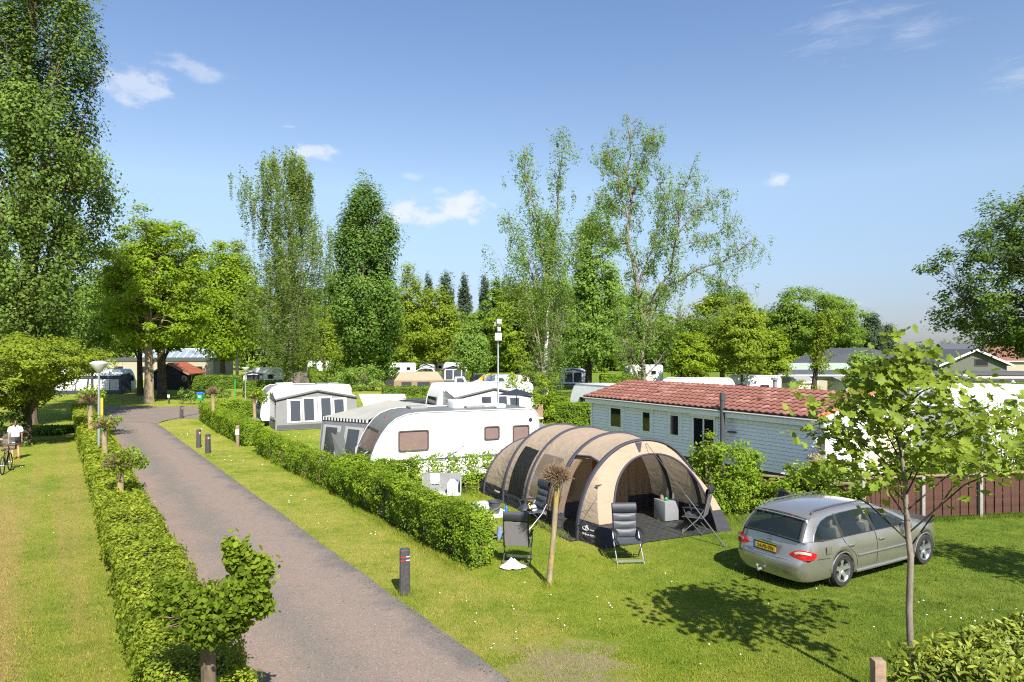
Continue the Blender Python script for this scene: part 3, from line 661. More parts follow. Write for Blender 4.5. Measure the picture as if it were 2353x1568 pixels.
# longer tufts where the mower does not reach, and dead leaves along the lane edges
def tufts(seed):
    rng = np.random.default_rng(seed); B = []
    def along(a, b, n, sp): 
        t_ = rng.random(n); B.append(np.stack([a[0] + (b[0]-a[0])*t_ + rng.normal(0, sp, n), a[1] + (b[1]-a[1])*t_ + rng.normal(0, sp, n), np.zeros(n)], 1))
    along((-1.0, 14.4), (-4.7, 20.3), 4200, .09); along((-.35, 14.9), (-4.2, 20.7), 2600, .09); along((-4.75, 20.5), (-11.8, 31.5), 3600, .12); along((1.05, 0.8*0+14.0), (1.05, 14.0), 0, .1)
    along((9.5, 18.4), (16.6, 19.7), 3600, .10); along((6.0, 18.95), (9.2, 18.5), 2600, .2); along((1.3, 17.1), (-1.3, 22.4), 1800, .10); along((5.75, 18.2), (4.9, 20.2), 900, .1)
    for x, y in ((.74, 13.6), (-2.06, 13.06), (5.14, 8.8), (4.02, 7.5), (-18.7, 31.0), (-12.1, 33.3)): along((x, y), (x, y), 260, .10)
    for _ in range(90):
        y = rng.uniform(9, 24); x = rng.uniform(-.9 - (y-14)*.5, 10); along((x, y), (x + .1, y), 22, .035)
    B = np.vstack(B); k = len(B); h = .05 + .10*rng.random(k); a = rng.random(k)*6.28; wv = np.stack([np.cos(a)*.005, np.sin(a)*.005, np.zeros(k)], 1); ln = rng.normal(0, .35, (k, 2))
    V = np.stack([B-wv, B+wv, B + np.column_stack([ln*h[:, None], h])], 1).reshape(-1, 3); me = bpy.data.meshes.new('tall_grass'); me.from_pydata(V.tolist(), [], [(3*i, 3*i+1, 3*i+2) for i in range(k)])
    at_ = me.attributes.new('tint', 'FLOAT', 'POINT'); at_.data.foreach_set('value', np.repeat(rng.random(k), 3).astype(np.float32)); me.materials.append(M['grass']); return me
tag(link('tall_grass', tufts(12)), 'longer unmown grass at hedge feet, posts and fence', 'grass', kind='stuff')
rng = np.random.default_rng(21); n_ = 900; dl = 8.5 + 32*rng.random(n_)**1.6; ql = np.where(rng.random(n_) < .7, 6.36 - rng.exponential(.10, n_), 2.75 + rng.exponential(.14, n_)); ql = np.where(rng.random(n_) < .10, 2.8 + 3.5*rng.random(n_), ql)
tag(link('leaf_litter', leaf_mesh('leaf_litter', np.stack([ql-SL*dl, dl, np.full(n_, .016)], 1), rnd_dirs(rng, n_)*.25 + np.array([0, 0, 1.0]), .018 + .03*rng.random(n_), rng.random(n_), LEAF_Q, 'soil', rng)), 'dead leaves and grit along the lane edges', 'leaf litter', kind='stuff')

# daisies in loose patches
rng = np.random.default_rng(8); DP = []
for (px, py, r, n) in [(1110, 1405, .9, 34), (1180, 1430, .7, 22), (1180, 1275, .2, 0), (1640, 1480, .3, 5), (830, 1250, .5, 14), (760, 1190, .5, 10), (680, 1150, .5, 10), (1530, 1330, .25, 7), (1655, 1290, .3, 6),
                      (1390, 1395, .3, 8), (2270, 1415, .7, 26), (2240, 1465, .35, 14), (1900, 1530, .6, 10), (130, 1230, .5, 8), (620, 1055, 1.5, 40), (460, 1000, 2.0, 50), (1140, 1190, .6, 14), (320, 1300, .1, 0), (90, 1065, 1.2, 16), (200, 1130, 1.5, 14), (760, 1000, 1.6, 50), (680, 1010, 1.5, 40), (1900, 1440, 1.5, 10), (1500, 1400, 2, 14)]:
    d = 7296/(py-808)
    for _ in range(int(n*.4)): DP.append((PX(px, d) + rng.normal()*r, d + rng.normal()*r, .045 + .02*rng.random()))
DP = np.array([q_ for q_ in DP if not (2.3 < q_[0]+SL*q_[1] < 6.7) and not (.6 < q_[0]+SL*q_[1] < 2.4)]); dn = len(DP)
hexa = (np.array([(math.cos(k*math.pi/3)*.5, math.sin(k*math.pi/3)*.5, 0) for k in range(6)]), [(0, 1, 2, 3, 4, 5)])
tag(link('daisies', leaf_mesh('daisies', DP, np.tile([0.1, -.35, 1.0], (dn, 1)) + rng.normal(size=(dn, 3))*.2, .017 + DP[:, 1]*.0007, rng.random(dn), hexa, 'curtain', rng)), 'white daisies scattered in loose patches over the lawn', 'daisies', kind='stuff')

# ------------------------------------------------------------------ hedges
def qpath(q, ds): return [lane(q, d) for d in ds]
hedge('hedge', 'long low clipped hedge along the left edge of the lane', qpath(1.70, (7.75, 20, 35, 50)), 1.06, 0.82, 'lf_hornbeam', leaf=0.050, dens=2400, seed=3, lod=16, ragged=.15, holes=.40)
hedge('hedge', 'clipped leafy hedge between lane and tan tent with a rounded near end', [(-.66, 14.65), (-2.25, 17.0), (-4.45, 20.5)], 0.60, 1.2, 'lf_hedge', leaf=0.052, dens=2300, seed=5, lod=30, ragged=.2, holes=.36, thin=lambda s, z: 1.0 if z > .4 else (.55 + .9*z if mnoise.noise((s*9, 1, 2)) < .15 else .2))
hedge('hedge', 'patchy hedge with a bare brown section before the open lawn plot', [(-4.5, 20.6), (-8.2, 26.3), (-11.6, 31.6)], 0.60, .98, 'lf_hedge', leaf=0.072, dens=1150, seed=7, core=False, ragged=.2,
      thin=lambda s, z: ((0.12 if 0.60 < s < 0.68 else 0.95) if z > .35 else .3)*(1 if mnoise.noise((s*14, 3, 1)) < .12 else .18))
hedge('hedge', 'clipped hedge on the lane bend ending at the white signed post', [(-12.7, 33.6), (-17.0, 40.2), (-20.6, 46.2)], .95, 1.08, 'lf_hedge', leaf=0.085, dens=950, seed=9)
hedge('hedge', 'hedge running right from the bend behind the awning caravan plot', [(-20.3, 46.8), (-14.5, 47.3)], 1.2, 1.2, 'lf_hedge', leaf=0.11, dens=480, seed=10)
hedge('hedge', 'hedge in front of the white caravan dividing it from the tent plot', [(-5.9, 23.0), (-4.4, 22.0), (-3.2, 21.8)], 0.65, 1.12, 'lf_hedge', leaf=0.072, dens=1100, seed=11, ragged=.2)
hedge('hedge', 'thin gappy hedge against the white caravan side behind the cabinet', [(-3.2, 21.6), (-1.0, 22.5), (1.0, 23.3)], 0.5, 1.25, 'lf_hedge', leaf=0.075, dens=800, seed=12, core=False, ragged=.2,
      thin=lambda s, z: (0.85 if (s*7.3 % 1) < .55 else .25)*(1 if z > .3 else .35))
hedge('hedge', 'clipped hedge behind the dark parked car and the tan folding tent', [(-10.6, 56), (-5.0, 57), (-.5, 58)], 1.2, 1.7, 'lf_far', leaf=0.15, dens=300, seed=14)
hedge('hedge', 'lower hedge in front of the clipped hedge beside the dark car', [(-10.5, 51.5), (-3.0, 52.5)], 1.0, 1.2, 'lf_hedge', leaf=0.13, dens=350, seed=15)
hedge('hedge', 'hedge behind the chalet left end beside the birch trunk', [(2.6, 38), (5.5, 37)], 1.2, 1.8, 'lf_hedge', leaf=0.11, dens=420, seed=16)
hedge('hedge', 'hedge right of the white birch trunk behind the parasol', [(2.0, 46), (5.0, 45)], 1.2, 1.6, 'lf_hedge', leaf=0.12, dens=400, seed=17)
hedge('hedge', 'hedge beyond the lawn behind the black shed roof', [(PX(440, 85), 85), (PX(560, 85), 86)], 1.5, 1.6, 'lf_far', leaf=0.2, dens=180, seed=18)
hedge('hedge', 'square clipped hedge block beside the small white caravan', [(PX(560, 70), 70), (PX(640, 70), 71)], 1.3, 1.6, 'lf_far', leaf=0.17, dens=230, seed=19)
hedge('hedge', 'hedge lining the right side of the far brown path', [(PX(728, 93), 93), (PX(722, 112), 112), (PX(716, 140), 140)], 1.4, 1.5, 'lf_hedge', leaf=0.2, dens=180, seed=20)
hedge('hedge', 'long hedge in front of the far bungalows on the right', [(PX(1960, 47), 47), (PX(2240, 47), 47), (PX(2500, 47), 47)], 1.2, 2.4, 'lf_far', leaf=0.12, dens=360, seed=21)
hedge('hedge', 'low hedge behind the chalet ridge near the leaning trunk', [(PX(1650, 55), 56), (PX(1940, 52), 52)], 1.2, 1.35, 'lf_far', leaf=0.14, dens=280, seed=22)
hedge('hedge', 'hedge row on the far lawn among the pyramid poplars', [(PX(760, 128), 128), (PX(935, 128), 130)], 1.5, 1.6, 'lf_far', leaf=.24, dens=120, seed=23)
hedge('hedge', 'far hedge in front of the distant row of caravans', [(PX(945, 112), 112), (PX(1080, 112), 112)], 1.4, 1.3, 'lf_hedge', leaf=.22, dens=140, seed=24)
hedge('hedge', 'hedge on the far lawn left of the big birch trunk', [(PX(1380, 82), 82), (PX(1470, 82), 82)], 1.4, 1.8, 'lf_hedge', leaf=.18, dens=190, seed=25)

# bushes round the tent pitch
shrub('shrub', 'tall leafy bush between tan tent and white chalet wall', (6.25, 19.9), 1.15, .85, 1.85, 'lf_hedge', .075, 130, 95, .30, seed=31)
shrub('shrub', 'low spreading bush in front of the brown fence behind the car', (7.6, 19.3), .7, .5, .95, 'lf_hedge', .08, 24, 60, .25, seed=32)
shrub('shrub', 'leafy bush beside the fence behind the silver car roof', (8.9, 19.35), 1.2, .65, 1.45, 'lf_hedge', .075, 100, 90, .30, seed=33)
shrub('sapling', 'thin young sapling rising beside the chalet double window', (5.62, 19.6), .22, .2, 2.35, 'lf_gold', .07, 12, 26, .14, seed=34, z0=1.3)
shrub('shrub', 'dark bush at the right of the chalet porch under the young tree', (12.4, 20.3), 1.3, .8, 2.1, 'lf_lime', .08, 90, 80, .32, seed=35)
shrub('shrub', 'leafy bush at the right edge behind the brown fence', (14.9, 20.9), 1.7, 1.0, 2.9, 'lf_lime', .085, 120, 80, .38, seed=36)
shrub('weeds', 'tall rough grass tuft at the foot of the bush beside the tent', (5.55, 19.3), .6, .3, .5, 'lf_bright', .14, 20, 40, .2, seed=37, tpl=LEAF_LONG)
shrub('shrub', 'round clipped bush left of the tan folding tent', (PX(903, 100), 100), 1.3, 1.2, 2.2, 'lf_far', .22, 24, 60, .5, seed=38)
shrub('shrub', 'round bush beside the path in front of the poplars', (PX(778, 92), 92), 2.2, 1.8, 3.6, 'lf_far', .22, 40, 70, .6, seed=39)
shrub('shrub', 'loose bush below the pyramid poplars', (PX(825, 80), 80), 3.0, 2.0, 2.8, 'lf_birch2', .2, 50, 70, .6, seed=40)
shrub('shrub', 'shrub left of the small white caravan on the lawn', (PX(612, 92), 92), 1.4, 1.2, 1.7, 'lf_far', .2, 22, 60, .45, seed=41)
shrub('shrub', 'bright yellow green bush beside the path birch', (PX(646, 90), 90), 1.3, 1.2, 2.0, 'lf_bright', .2, 22, 60, .45, seed=42)
shrub('shrub', 'leafy bush in front of the birch trunk behind the grey awning', (PX(1215, 44), 44), 1.7, 1.2, 3.2, 'lf_bright', .14, 44, 60, .42, seed=43)
shrub('shrub', 'spiky dark shrub on the lawn right of the black shed', (PX(476, 68), 68), .9, .9, 1.4, 'lf_oak', .2, 14, 40, .4, seed=44, tpl=LEAF_LONG)
shrub('shrub', 'second spiky dark shrub on the lawn near the green post', (PX(512, 69), 69), .9, .9, 1.3, 'lf_oak', .2, 14, 40, .4, seed=45, tpl=LEAF_LONG)
shrub('shrub', 'brown dry shrub in front of the little cream shed', (PX(1835, 62), 62), 1.8, 1.0, 1.9, 'lf_gold', .15, 30, 60, .5, seed=46)
shrub('shrub', 'shaded bush at the foot of the left olive tree behind the cyclist', (PX(8, 33), 33.2), 1.0, .7, 1.6, 'lf_oak', .12, 24, 50, .35, seed=47)
shrub('shrub', 'garden bush in front of the grey bungalow', (PX(2190, 45), 45), 1.6, .9, 1.7, 'lf_far', .13, 30, 60, .4, seed=48)
for i, (px, d) in enumerate([(470, 66), (500, 67), (530, 66), (555, 65)]):
    shrub('young_shrub', ['wispy young shrub beside the small white sign post', 'second wispy shrub left of the green bin', 'wispy shrub just right of the green bin', 'wispy young shrub nearest the pollard by the bend'][i], (PX((416, 436, 486, 520)[i], 60), 60), .6, .5, 1.3, 'lf_birch2', .12, 10, 24, .28, seed=50+i, group='young shrubs behind the bend')
# reedy ditch on the left
rng = np.random.default_rng(77); k = 9000
DX = rng.uniform(PX(40, 40), PX(195, 40), k); DY = 38.5 + (DX+29)*.12 + rng.normal(0, .55, k)
tag(link('ditch_reeds', leaf_mesh('ditch_reeds', np.stack([DX, DY, .12 + .15*rng.random(k)], 1), rnd_dirs(rng, k)*.5 + np.array([0, -1, .1]), .30, rng.random(k)*.5, LEAF_LONG, 'lf_oak', rng, roll=np.tile([0, 0, 1.0], (k, 1)) + rng.normal(size=(k, 3))*.25)), 'dark reeds along the shaded ditch at the left', 'reeds', kind='stuff')
# ------------------------------------------------------------------ trees
def prof_px(d, cx, rows):
    out = [(max(.3, PZ(y, d)), (cx-xl)*d/1569, (xr-cx)*d/1569) for y, xl, xr in rows]
    return sorted(out)
def T(name, label, px, d, rows, leaf_m, bark_m, **kw):
    return tree(name, label, (PX(px, d), d), prof_px(d, px, rows), leaf_m, bark_m, **kw)

T('poplar_tree', 'towering dense poplar filling the left edge of the view', 62, 42, [(850, 10, 150), (780, -40, 195), (640, -70, 225), (480, -85, 240), (380, -90, 262), (200, -95, 232), (0, -80, 212), (-150, -30, 160), (-300, 40, 84)],
  'lf_poplar', 'bark', n=640, per=150, leaf=.185, crad=1.0, trunk=.55, seed=11, squash=1.3, gap=.27, inner=.4, limbs=30, rise=.5, rough=.22, up=.5, limb_r=.3)
T('olive_green_tree', 'low spreading tree with olive foliage behind the cyclists', 60, 34, [(935, 10, 70), (900, -60, 120), (865, -90, 200), (830, -95, 240), (800, -70, 215), (770, 0, 120)],
  'lf_olive', 'bark_dark', n=260, per=85, leaf=.13, crad=.55, trunk=.28, seed=12, squash=.5, gap=.1, limbs=9, up=.9, rise=.5, top=.8)
T('lime_tree', 'bright green lime with pale straight trunk at the bend', 342, 62, [(800, 300, 400), (760, 235, 470), (690, 222, 482), (600, 240, 465), (540, 262, 440), (480, 300, 380)],
  'lf_lime', 'bark_pale', n=330, per=85, leaf=.24, crad=1.0, trunk=.42, seed=13, squash=.55, gap=.08, limbs=14, up=.7)
T('lime_tree', 'darker lime with dark trunk just behind the pale one', 372, 67, [(800, 320, 430), (740, 280, 500), (660, 290, 505), (580, 310, 480), (515, 350, 430)],
  'lf_lime', 'bark_dark', n=260, per=80, leaf=.26, crad=1.05, trunk=.45, seed=14, squash=.55, limbs=12, up=.7)
T('lime_tree', 'lime with thin dark trunk left of the pale trunk', 322, 72, [(800, 240, 360), (720, 205, 390), (640, 210, 380), (560, 235, 350)],
  'lf_far', 'bark_dark', n=200, per=80, leaf=.28, crad=1.1, trunk=.3, seed=15, squash=.6, limbs=10, up=.7)
T('maple_tree', 'green tree standing behind the lawn left of the weeping birch', 512, 100, [(820, 470, 560), (770, 445, 585), (700, 450, 600), (630, 470, 590), (560, 500, 545)],
  'lf_lime', 'bark_dark', n=260, per=80, leaf=.36, crad=1.6, trunk=.4, seed=16, squash=.6, limbs=11, up=.7)
T('birch_tree', 'grey green birch half hidden between lime and weeping birch', 545, 110, [(760, 500, 600), (680, 505, 600), (600, 520, 590), (545, 535, 562)],
  'lf_birch', 'birch', limb_m='birch_twig', n=220, per=80, leaf=.34, crad=1.3, trunk=.25, seed=17, hang=2.4, limbs=9)
T('weeping_birch_tree', 'tall weeping birch with hanging grey green strands', 668, 70, [(845, 660, 740), (810, 640, 745), (770, 575, 748), (730, 552, 748), (660, 560, 752), (590, 600, 768), (530, 590, 764), (470, 570, 716), (420, 552, 716), (370, 560, 712), (333, 630, 668)],
  'lf_birch', 'birch', limb_m='birch_twig', n=1000, per=72, leaf=.19, crad=.42, trunk=.3, seed=18, twigs=5, hang=3.0, gap=.14, limbs=20, rise=.45, rough=.3, up=.1, inner=.25, squash=.6,
  forks=[([(0, 0, 11), (-2.2, .4, 16.5), (-4.4, 0, 20.5), (-5.4, .2, 22.6)], .14, .8), ([(0, 0, 10), (2.4, -.4, 14), (3.6, 0, 16.5)], .11, .8), ([(0, 0, 13), (1.2, .5, 18), (1.6, 0, 24)], .13, .7)], fork_clumps=2)
T('pyramid_poplar_tree', 'dense dark green pyramid shaped poplar in the middle', 836, 92, [(852, 806, 866), (815, 800, 880), (770, 772, 915), (700, 757, 918), (620, 762, 912), (540, 772, 905), (480, 784, 892), (440, 806, 866), (408, 828, 846)],
  'lf_poplar2', 'bark', n=330, per=170, leaf=.31, crad=1.2, trunk=.75, seed=19, squash=1.7, limbs=18, rise=.6, rough=.3, up=.4, inner=.62, top=.85)
T('poplar_tree', 'smaller poplar with a flared pale trunk right of the pyramid poplar', 868, 96, [(866, 850, 888), (830, 842, 908), (780, 846, 920), (700, 850, 918), (640, 860, 905)],
  'lf_poplar2', 'bark_pale', n=170, per=80, leaf=.34, crad=1.1, trunk=.8, seed=20, squash=1.3, limbs=8, rise=.6, up=.4, top=.6)
T('beech_tree', 'tall brownish green tree with thin top right of the poplar', 936, 128, [(830, 915, 985), (760, 908, 990), (690, 912, 980), (640, 920, 968), (612, 925, 955)],
  'lf_gold', 'bark', n=190, per=75, leaf=.36, crad=1.5, trunk=.5, seed=21, gap=.1, limbs=11)
T('maple_tree', 'yellow green round tree in front of the distant poplar spires', 1000, 132, [(825, 950, 1050), (770, 935, 1068), (720, 945, 1065), (680, 965, 1035), (655, 985, 1015)],
  'lf_gold', 'bark', n=240, per=85, leaf=.38, crad=1.6, trunk=.5, seed=22, squash=.5, limbs=10, up=.7)
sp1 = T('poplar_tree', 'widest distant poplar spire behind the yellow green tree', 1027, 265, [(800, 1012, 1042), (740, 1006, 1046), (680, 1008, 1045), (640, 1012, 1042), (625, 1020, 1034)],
  'lf_hazed', 'bark', n=150, per=60, leaf=.75, crad=1.7, trunk=.5, seed=23, squash=1.7, limbs=5, rise=.6)
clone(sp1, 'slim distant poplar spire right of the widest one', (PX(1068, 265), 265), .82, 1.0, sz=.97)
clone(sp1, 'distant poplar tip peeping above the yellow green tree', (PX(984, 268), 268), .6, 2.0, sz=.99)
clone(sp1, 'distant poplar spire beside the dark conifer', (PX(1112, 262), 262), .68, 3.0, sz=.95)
T('spruce_tree', 'dark conifer behind the lantern mast', 1140, 150, [(830, 1095, 1190), (760, 1090, 1190), (700, 1105, 1180), (660, 1125, 1165), (635, 1138, 1148)],
  'lf_far', 'bark_dark', n=220, per=75, leaf=.45, crad=1.6, trunk=.5, seed=24, squash=.5, limbs=12)
T('maple_tree', 'bright green bushy tree left of the lantern mast', 1085, 85, [(850, 1050, 1120), (820, 1035, 1135), (780, 1045, 1125), (745, 1065, 1105)],
  'lf_birch2', 'bark', n=120, per=70, leaf=.24, crad=.9, trunk=.12, seed=25, limbs=8)
T('lime_tree', 'bright yellow green tree behind the lantern mast', 1190, 95, [(845, 1150, 1240), (790, 1128, 1262), (730, 1130, 1260), (680, 1150, 1235), (655, 1180, 1210)],
  'lf_bright', 'bark_dark', n=260, per=85, leaf=.34, crad=1.4, trunk=.4, seed=26, squash=.55, limbs=11, up=.7)
T('birch_tree', 'slender white trunked birch with twiggy split top', 1255, 47, [(890, 1205, 1300), (820, 1180, 1320), (740, 1160, 1335), (660, 1145, 1335), (590, 1150, 1320), (550, 1170, 1300), (500, 1185, 1270), (470, 1205, 1245)],
  'lf_birch2', 'birch', limb_m='birch_twig', n=560, twigs=2, per=44, leaf=.115, crad=.5, trunk=.2, seed=27, hang=1.1, gap=.14, limbs=22, rise=.5, up=.2, top=.82, inner=.15,
  forks=[([(0, 0, 9.5), (-.6, .2, 13.5), (-1.3, .1, 16.5), (-1.5, 0, 18.6)], .09, .55), ([(0, 0, 9), (.6, -.2, 13), (1.0, .1, 16.5), (1.15, 0, 19.6)], .09, .55), ([(0, 0, 8), (-1.5, .3, 11), (-2.6, 0, 14.2)], .06, .5),
         ([(0, 0, 7), (1.5, .3, 10), (2.2, 0, 12.6)], .06, .5), ([(0, 0, 6), (-1.8, 0, 8.2), (-3.2, .4, 11)], .06, .5)], fork_clumps=9)
T('maple_tree', 'green maple with dark leaning trunk between the two birches', 1352, 82, [(835, 1295, 1430), (770, 1290, 1452), (690, 1298, 1440), (610, 1305, 1430), (540, 1315, 1410), (480, 1350, 1385)],
  'lf_birch2', 'bark_dark', n=360, per=80, leaf=.28, crad=1.2, trunk=.42, seed=28, squash=.6, gap=.06, limbs=14, up=.6, lean=(.6, 0))
def L13(pts, d=60, x0=1478): return [(PX(x, d)-PX(x0, d), yy, PZ(y, d)) for x, y, yy in pts]
T('birch_tree', 'tallest birch with wide arching limbs reaching right', 1478, 60, [(872, 1420, 1540), (820, 1390, 1560), (760, 1390, 1580), (700, 1405, 1570), (650, 1410, 1540)],
  'lf_birch2', 'birch_twig', n=240, per=38, leaf=.135, crad=.55, trunk=.30, seed=29, hang=1.0, gap=.1, limbs=6, up=.3, top=.62,
  forks=[(L13([(1480, 740, 0), (1468, 650, .2), (1440, 560, 0), (1450, 470, .3), (1440, 390, 0), (1452, 285, 0)]), .2, .75), (L13([(1450, 470, .3), (1470, 400, .6), (1500, 330, .4), (1505, 300, .3)]), .08, .7), (L13([(1442, 500, 0), (1420, 430, -.5), (1400, 370, -.4), (1398, 340, 0)]), .08, .7),
         (L13([(1442, 560, 0), (1400, 545, .5), (1362, 520, .3), (1352, 510, .3)]), .06, .6), (L13([(1440, 500, 0), (1400, 470, -.4), (1372, 455, -.5)]), .06, .6), (L13([(1482, 720, 0), (1530, 630, -.6), (1555, 540, -.5), (1570, 450, 0), (1590, 390, .2)]), .13, .8),
         (L13([(1555, 540, -.5), (1610, 480, 0), (1665, 440, .4)]), .06, .75), (L13([(1550, 570, -.4), (1630, 545, .4), (1690, 510, .3)]), .06, .75), (L13([(1484, 760, 0), (1530, 660, .8), (1600, 620, .6), (1680, 590, .2), (1735, 550, 0)]), .12, .8), (L13([(1600, 620, .6), (1660, 650, .8), (1700, 660, .6)]), .05, .65),
         (L13([(1470, 650, 0), (1510, 600, 1.2), (1540, 500, 1.4), (1545, 440, 1)]), .07, .8), (L13([(1486, 790, 0), (1560, 730, -.8), (1640, 740, -.6), (1700, 715, -.4)]), .06, .7), (L13([(1470, 640, 0), (1500, 560, -1), (1520, 470, -1.2), (1500, 400, -1)]), .06, .8)], fork_clumps=11)
T('maple_tree', 'golden green round tree behind the chalet roof', 1660, 88, [(850, 1610, 1730), (800, 1575, 1762), (740, 1580, 1765), (700, 1600, 1740), (672, 1640, 1700)],
  'lf_gold', 'bark', n=300, per=85, leaf=.30, crad=1.2, trunk=.35, seed=30, squash=.55, limbs=12, up=.6)
T('maple_tree', 'yellow green tree right behind the chalet ridge with thin trunk', 1705, 56, [(850, 1660, 1750), (820, 1640, 1765), (770, 1645, 1770), (730, 1665, 1750), (700, 1690, 1720)],
  'lf_gold', 'bark', n=170, per=75, leaf=.18, crad=.6, trunk=.12, seed=31, squash=.6, limbs=10, gap=.08)
T('hornbeam_tree', 'bright leafy tree in front of the right hand caravans', 1580, 52, [(870, 1555, 1620), (840, 1540, 1640), (800, 1545, 1635), (770, 1565, 1610)],
  'lf_bright', 'bark', n=110, per=80, leaf=.17, crad=.6, trunk=.12, seed=32, squash=.45, limbs=8, up=.9)
T('hornbeam_tree', 'slim yellow green tree left of the round dark tree', 1785, 62, [(860, 1755, 1825), (820, 1745, 1830), (780, 1755, 1810), (745, 1775, 1800)],
  'lf_bright', 'bark', n=110, per=75, leaf=.19, crad=.65, trunk=.11, seed=33, squash=.5, limbs=8, up=.8, gap=.1)
T('beech_tree', 'large rounded dark green tree standing free at the right', 1838, 130, [(810, 1790, 1930), (770, 1765, 1975), (720, 1762, 1968), (690, 1775, 1930), (662, 1810, 1880)],
  'lf_far', 'bark_dark', n=330, per=90, leaf=.38, crad=1.6, trunk=.5, seed=34, squash=.55, limbs=13, up=.6)
T('beech_tree', 'right hand companion of the large rounded tree', 1925, 136, [(815, 1880, 1965), (770, 1870, 1985), (720, 1880, 1970), (682, 1905, 1945)],
  'lf_far', 'bark_dark', n=190, per=85, leaf=.38, crad=1.5, trunk=.4, seed=35, squash=.55, limbs=9, up=.6)
T('ivy_clad_tree', 'leaning bare trunk with brownish ivy tufts behind the chalet', 1866, 62, [(860, 1855, 1890), (800, 1850, 1900), (760, 1862, 1908), (722, 1872, 1900)],
  'lf_olive', 'bark_dark', n=80, per=60, leaf=.17, crad=.5, trunk=.28, seed=36, gap=.1, limbs=5, lean=(.9, 0))
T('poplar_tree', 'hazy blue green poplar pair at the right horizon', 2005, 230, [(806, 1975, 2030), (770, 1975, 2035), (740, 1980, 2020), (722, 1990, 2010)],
  'lf_hazed', 'bark', n=130, per=60, leaf=.65, crad=1.9, trunk=.4, seed=37, squash=1.3, limbs=6)
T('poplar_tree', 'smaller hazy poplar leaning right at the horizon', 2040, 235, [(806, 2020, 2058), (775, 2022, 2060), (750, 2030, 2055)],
  'lf_hazed', 'bark', n=60, per=60, leaf=.6, crad=1.7, trunk=.3, seed=38, squash=1.2, limbs=5)
T('oak_tree', 'dark spreading oak cut off by the right edge', 2480, 29, [(815, 2300, 2620), (785, 2235, 2660), (740, 2200, 2700), (690, 2178, 2720), (610, 2180, 2720), (530, 2225, 2700), (460, 2285, 2620), (415, 2370, 2560)],
  'lf_oak', 'bark_dark', n=1050, per=72, leaf=.125, crad=.5, trunk=.35, seed=39, squash=.7, gap=.10, limbs=24, rise=.25, up=.8, inner=.25, tpl=LEAF_STAR, lift=.1)
T('shrubby_tree', 'loose green tree behind the young tree and chalet gable', 1985, 33, [(890, 1945, 2030), (850, 1940, 2040), (810, 1955, 2030)],
  'lf_birch2', 'bark', n=60, per=60, leaf=.12, crad=.4, trunk=.08, seed=40, limbs=6)
T('birch_tree', 'white stemmed young birch behind the olive tree', 212, 66, [(800, 180, 250), (760, 170, 262), (700, 185, 255), (660, 200, 240)],
  'lf_birch2', 'birch', limb_m='birch_twig', n=110, per=60, leaf=.2, crad=.8, trunk=.13, seed=41, limbs=8, hang=.8)
T('willow_tree', 'brownish bare twigged tree between birch and poplar', 745, 122, [(830, 715, 790), (790, 705, 800), (740, 715, 790), (705, 730, 770)],
  'lf_gold', 'bark', n=90, per=55, leaf=.34, crad=1.5, trunk=.3, seed=42, limbs=10, gap=.1)

# far wood behind the camp: reads as one mass
rng = np.random.default_rng(99); C = []; tr_ = MB()
for i in range(100):
    px = -160 + i*20.2 + rng.normal()*8; d = 150 + 30*rng.random(); top = 12 + 6*rng.random() + (6 if px < 700 else (-3 if 900 < px < 1140 else (4 if px < 1500 else -4.5))); X = PX(px, d); r = 3.6 + 1.8*rng.random()
    for _ in range(50):
        a = rng.random()*6.28; z = .6 + (top-.6)*rng.random()**.95; rr = r*math.sqrt(max(.05, 1-((z-top*.5)/(top*.55))**2))*rng.random()**.4
        C.append((X + rr*math.cos(a), d + rr*math.sin(a), z))
    tr_.tube([(X, d, 0), (X+.3, d, top*.7)], [.3, .1], 6)
C = np.array(C); P, N, S, TT = crown_leaves(rng, C, 26, 1.7, .8, .6)
wo = tag(link('far_woodland', leaf_mesh('far_woodland', P, N, S, TT, LEAF_Q, 'lf_far', rng)), 'continuous green wood closing the view behind the camp', 'woodland', kind='stuff')
tag(tr_.build('far_woodland_trunks', 'bark_dark'), 'dim trunks inside the far wood', 'woodland', kind='stuff')
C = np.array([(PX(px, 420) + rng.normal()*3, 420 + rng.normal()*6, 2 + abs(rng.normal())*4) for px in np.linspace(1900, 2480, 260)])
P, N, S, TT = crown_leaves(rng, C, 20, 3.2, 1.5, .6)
tag(link('far_tree_line', leaf_mesh('far_tree_line', P, N, S, TT, LEAF_Q, 'lf_hazed', rng)), 'low hazy tree line on the right horizon', 'tree line', kind='stuff')

# ------------------------------------------------------------------ young tree, laurel, pollards: leaves picked out one by one
def split_leaves(root, P, N, S, TT, tpl, mname, rng, k=300, cam_p=(0, 0, 4.65), parent=None):
    dist = np.linalg.norm(P + np.array(root.location) - np.array(cam_p), axis=1); sc = S/dist
    order = np.argsort(-sc); big = order[:k]; rest = order[k:]
    link('foliage', leaf_mesh('foliage', P[rest], N[rest], S[rest], TT[rest], tpl, mname, rng), parent or root)['kind'] = 'stuff'
    tm = [leaf_mesh('leaf', np.zeros((1, 3)), np.array([[0, 0, 1.0]]), 1.0, np.array([tv]), tpl, mname, rng, roll=np.array([[0, 1.0, 0]])) for tv in (.15, .3, .42, .55, .7, .85)]
    for i in big:
        n = Vector(N[i]).normalized(); a = Vector(rng.normal(size=3)); u = (a - n*a.dot(n)).normalized(); v = u.cross(n)
        o = link('leaf', tm[int(np.clip((TT[i]-.08)*6.5, 0, 5))], parent or root)
        mt = Matrix((v, u, n)).transposed().to_4x4(); mt.translation = Vector(P[i]); o.matrix_local = mt @ Matrix.Scale(float(S[i]), 4)

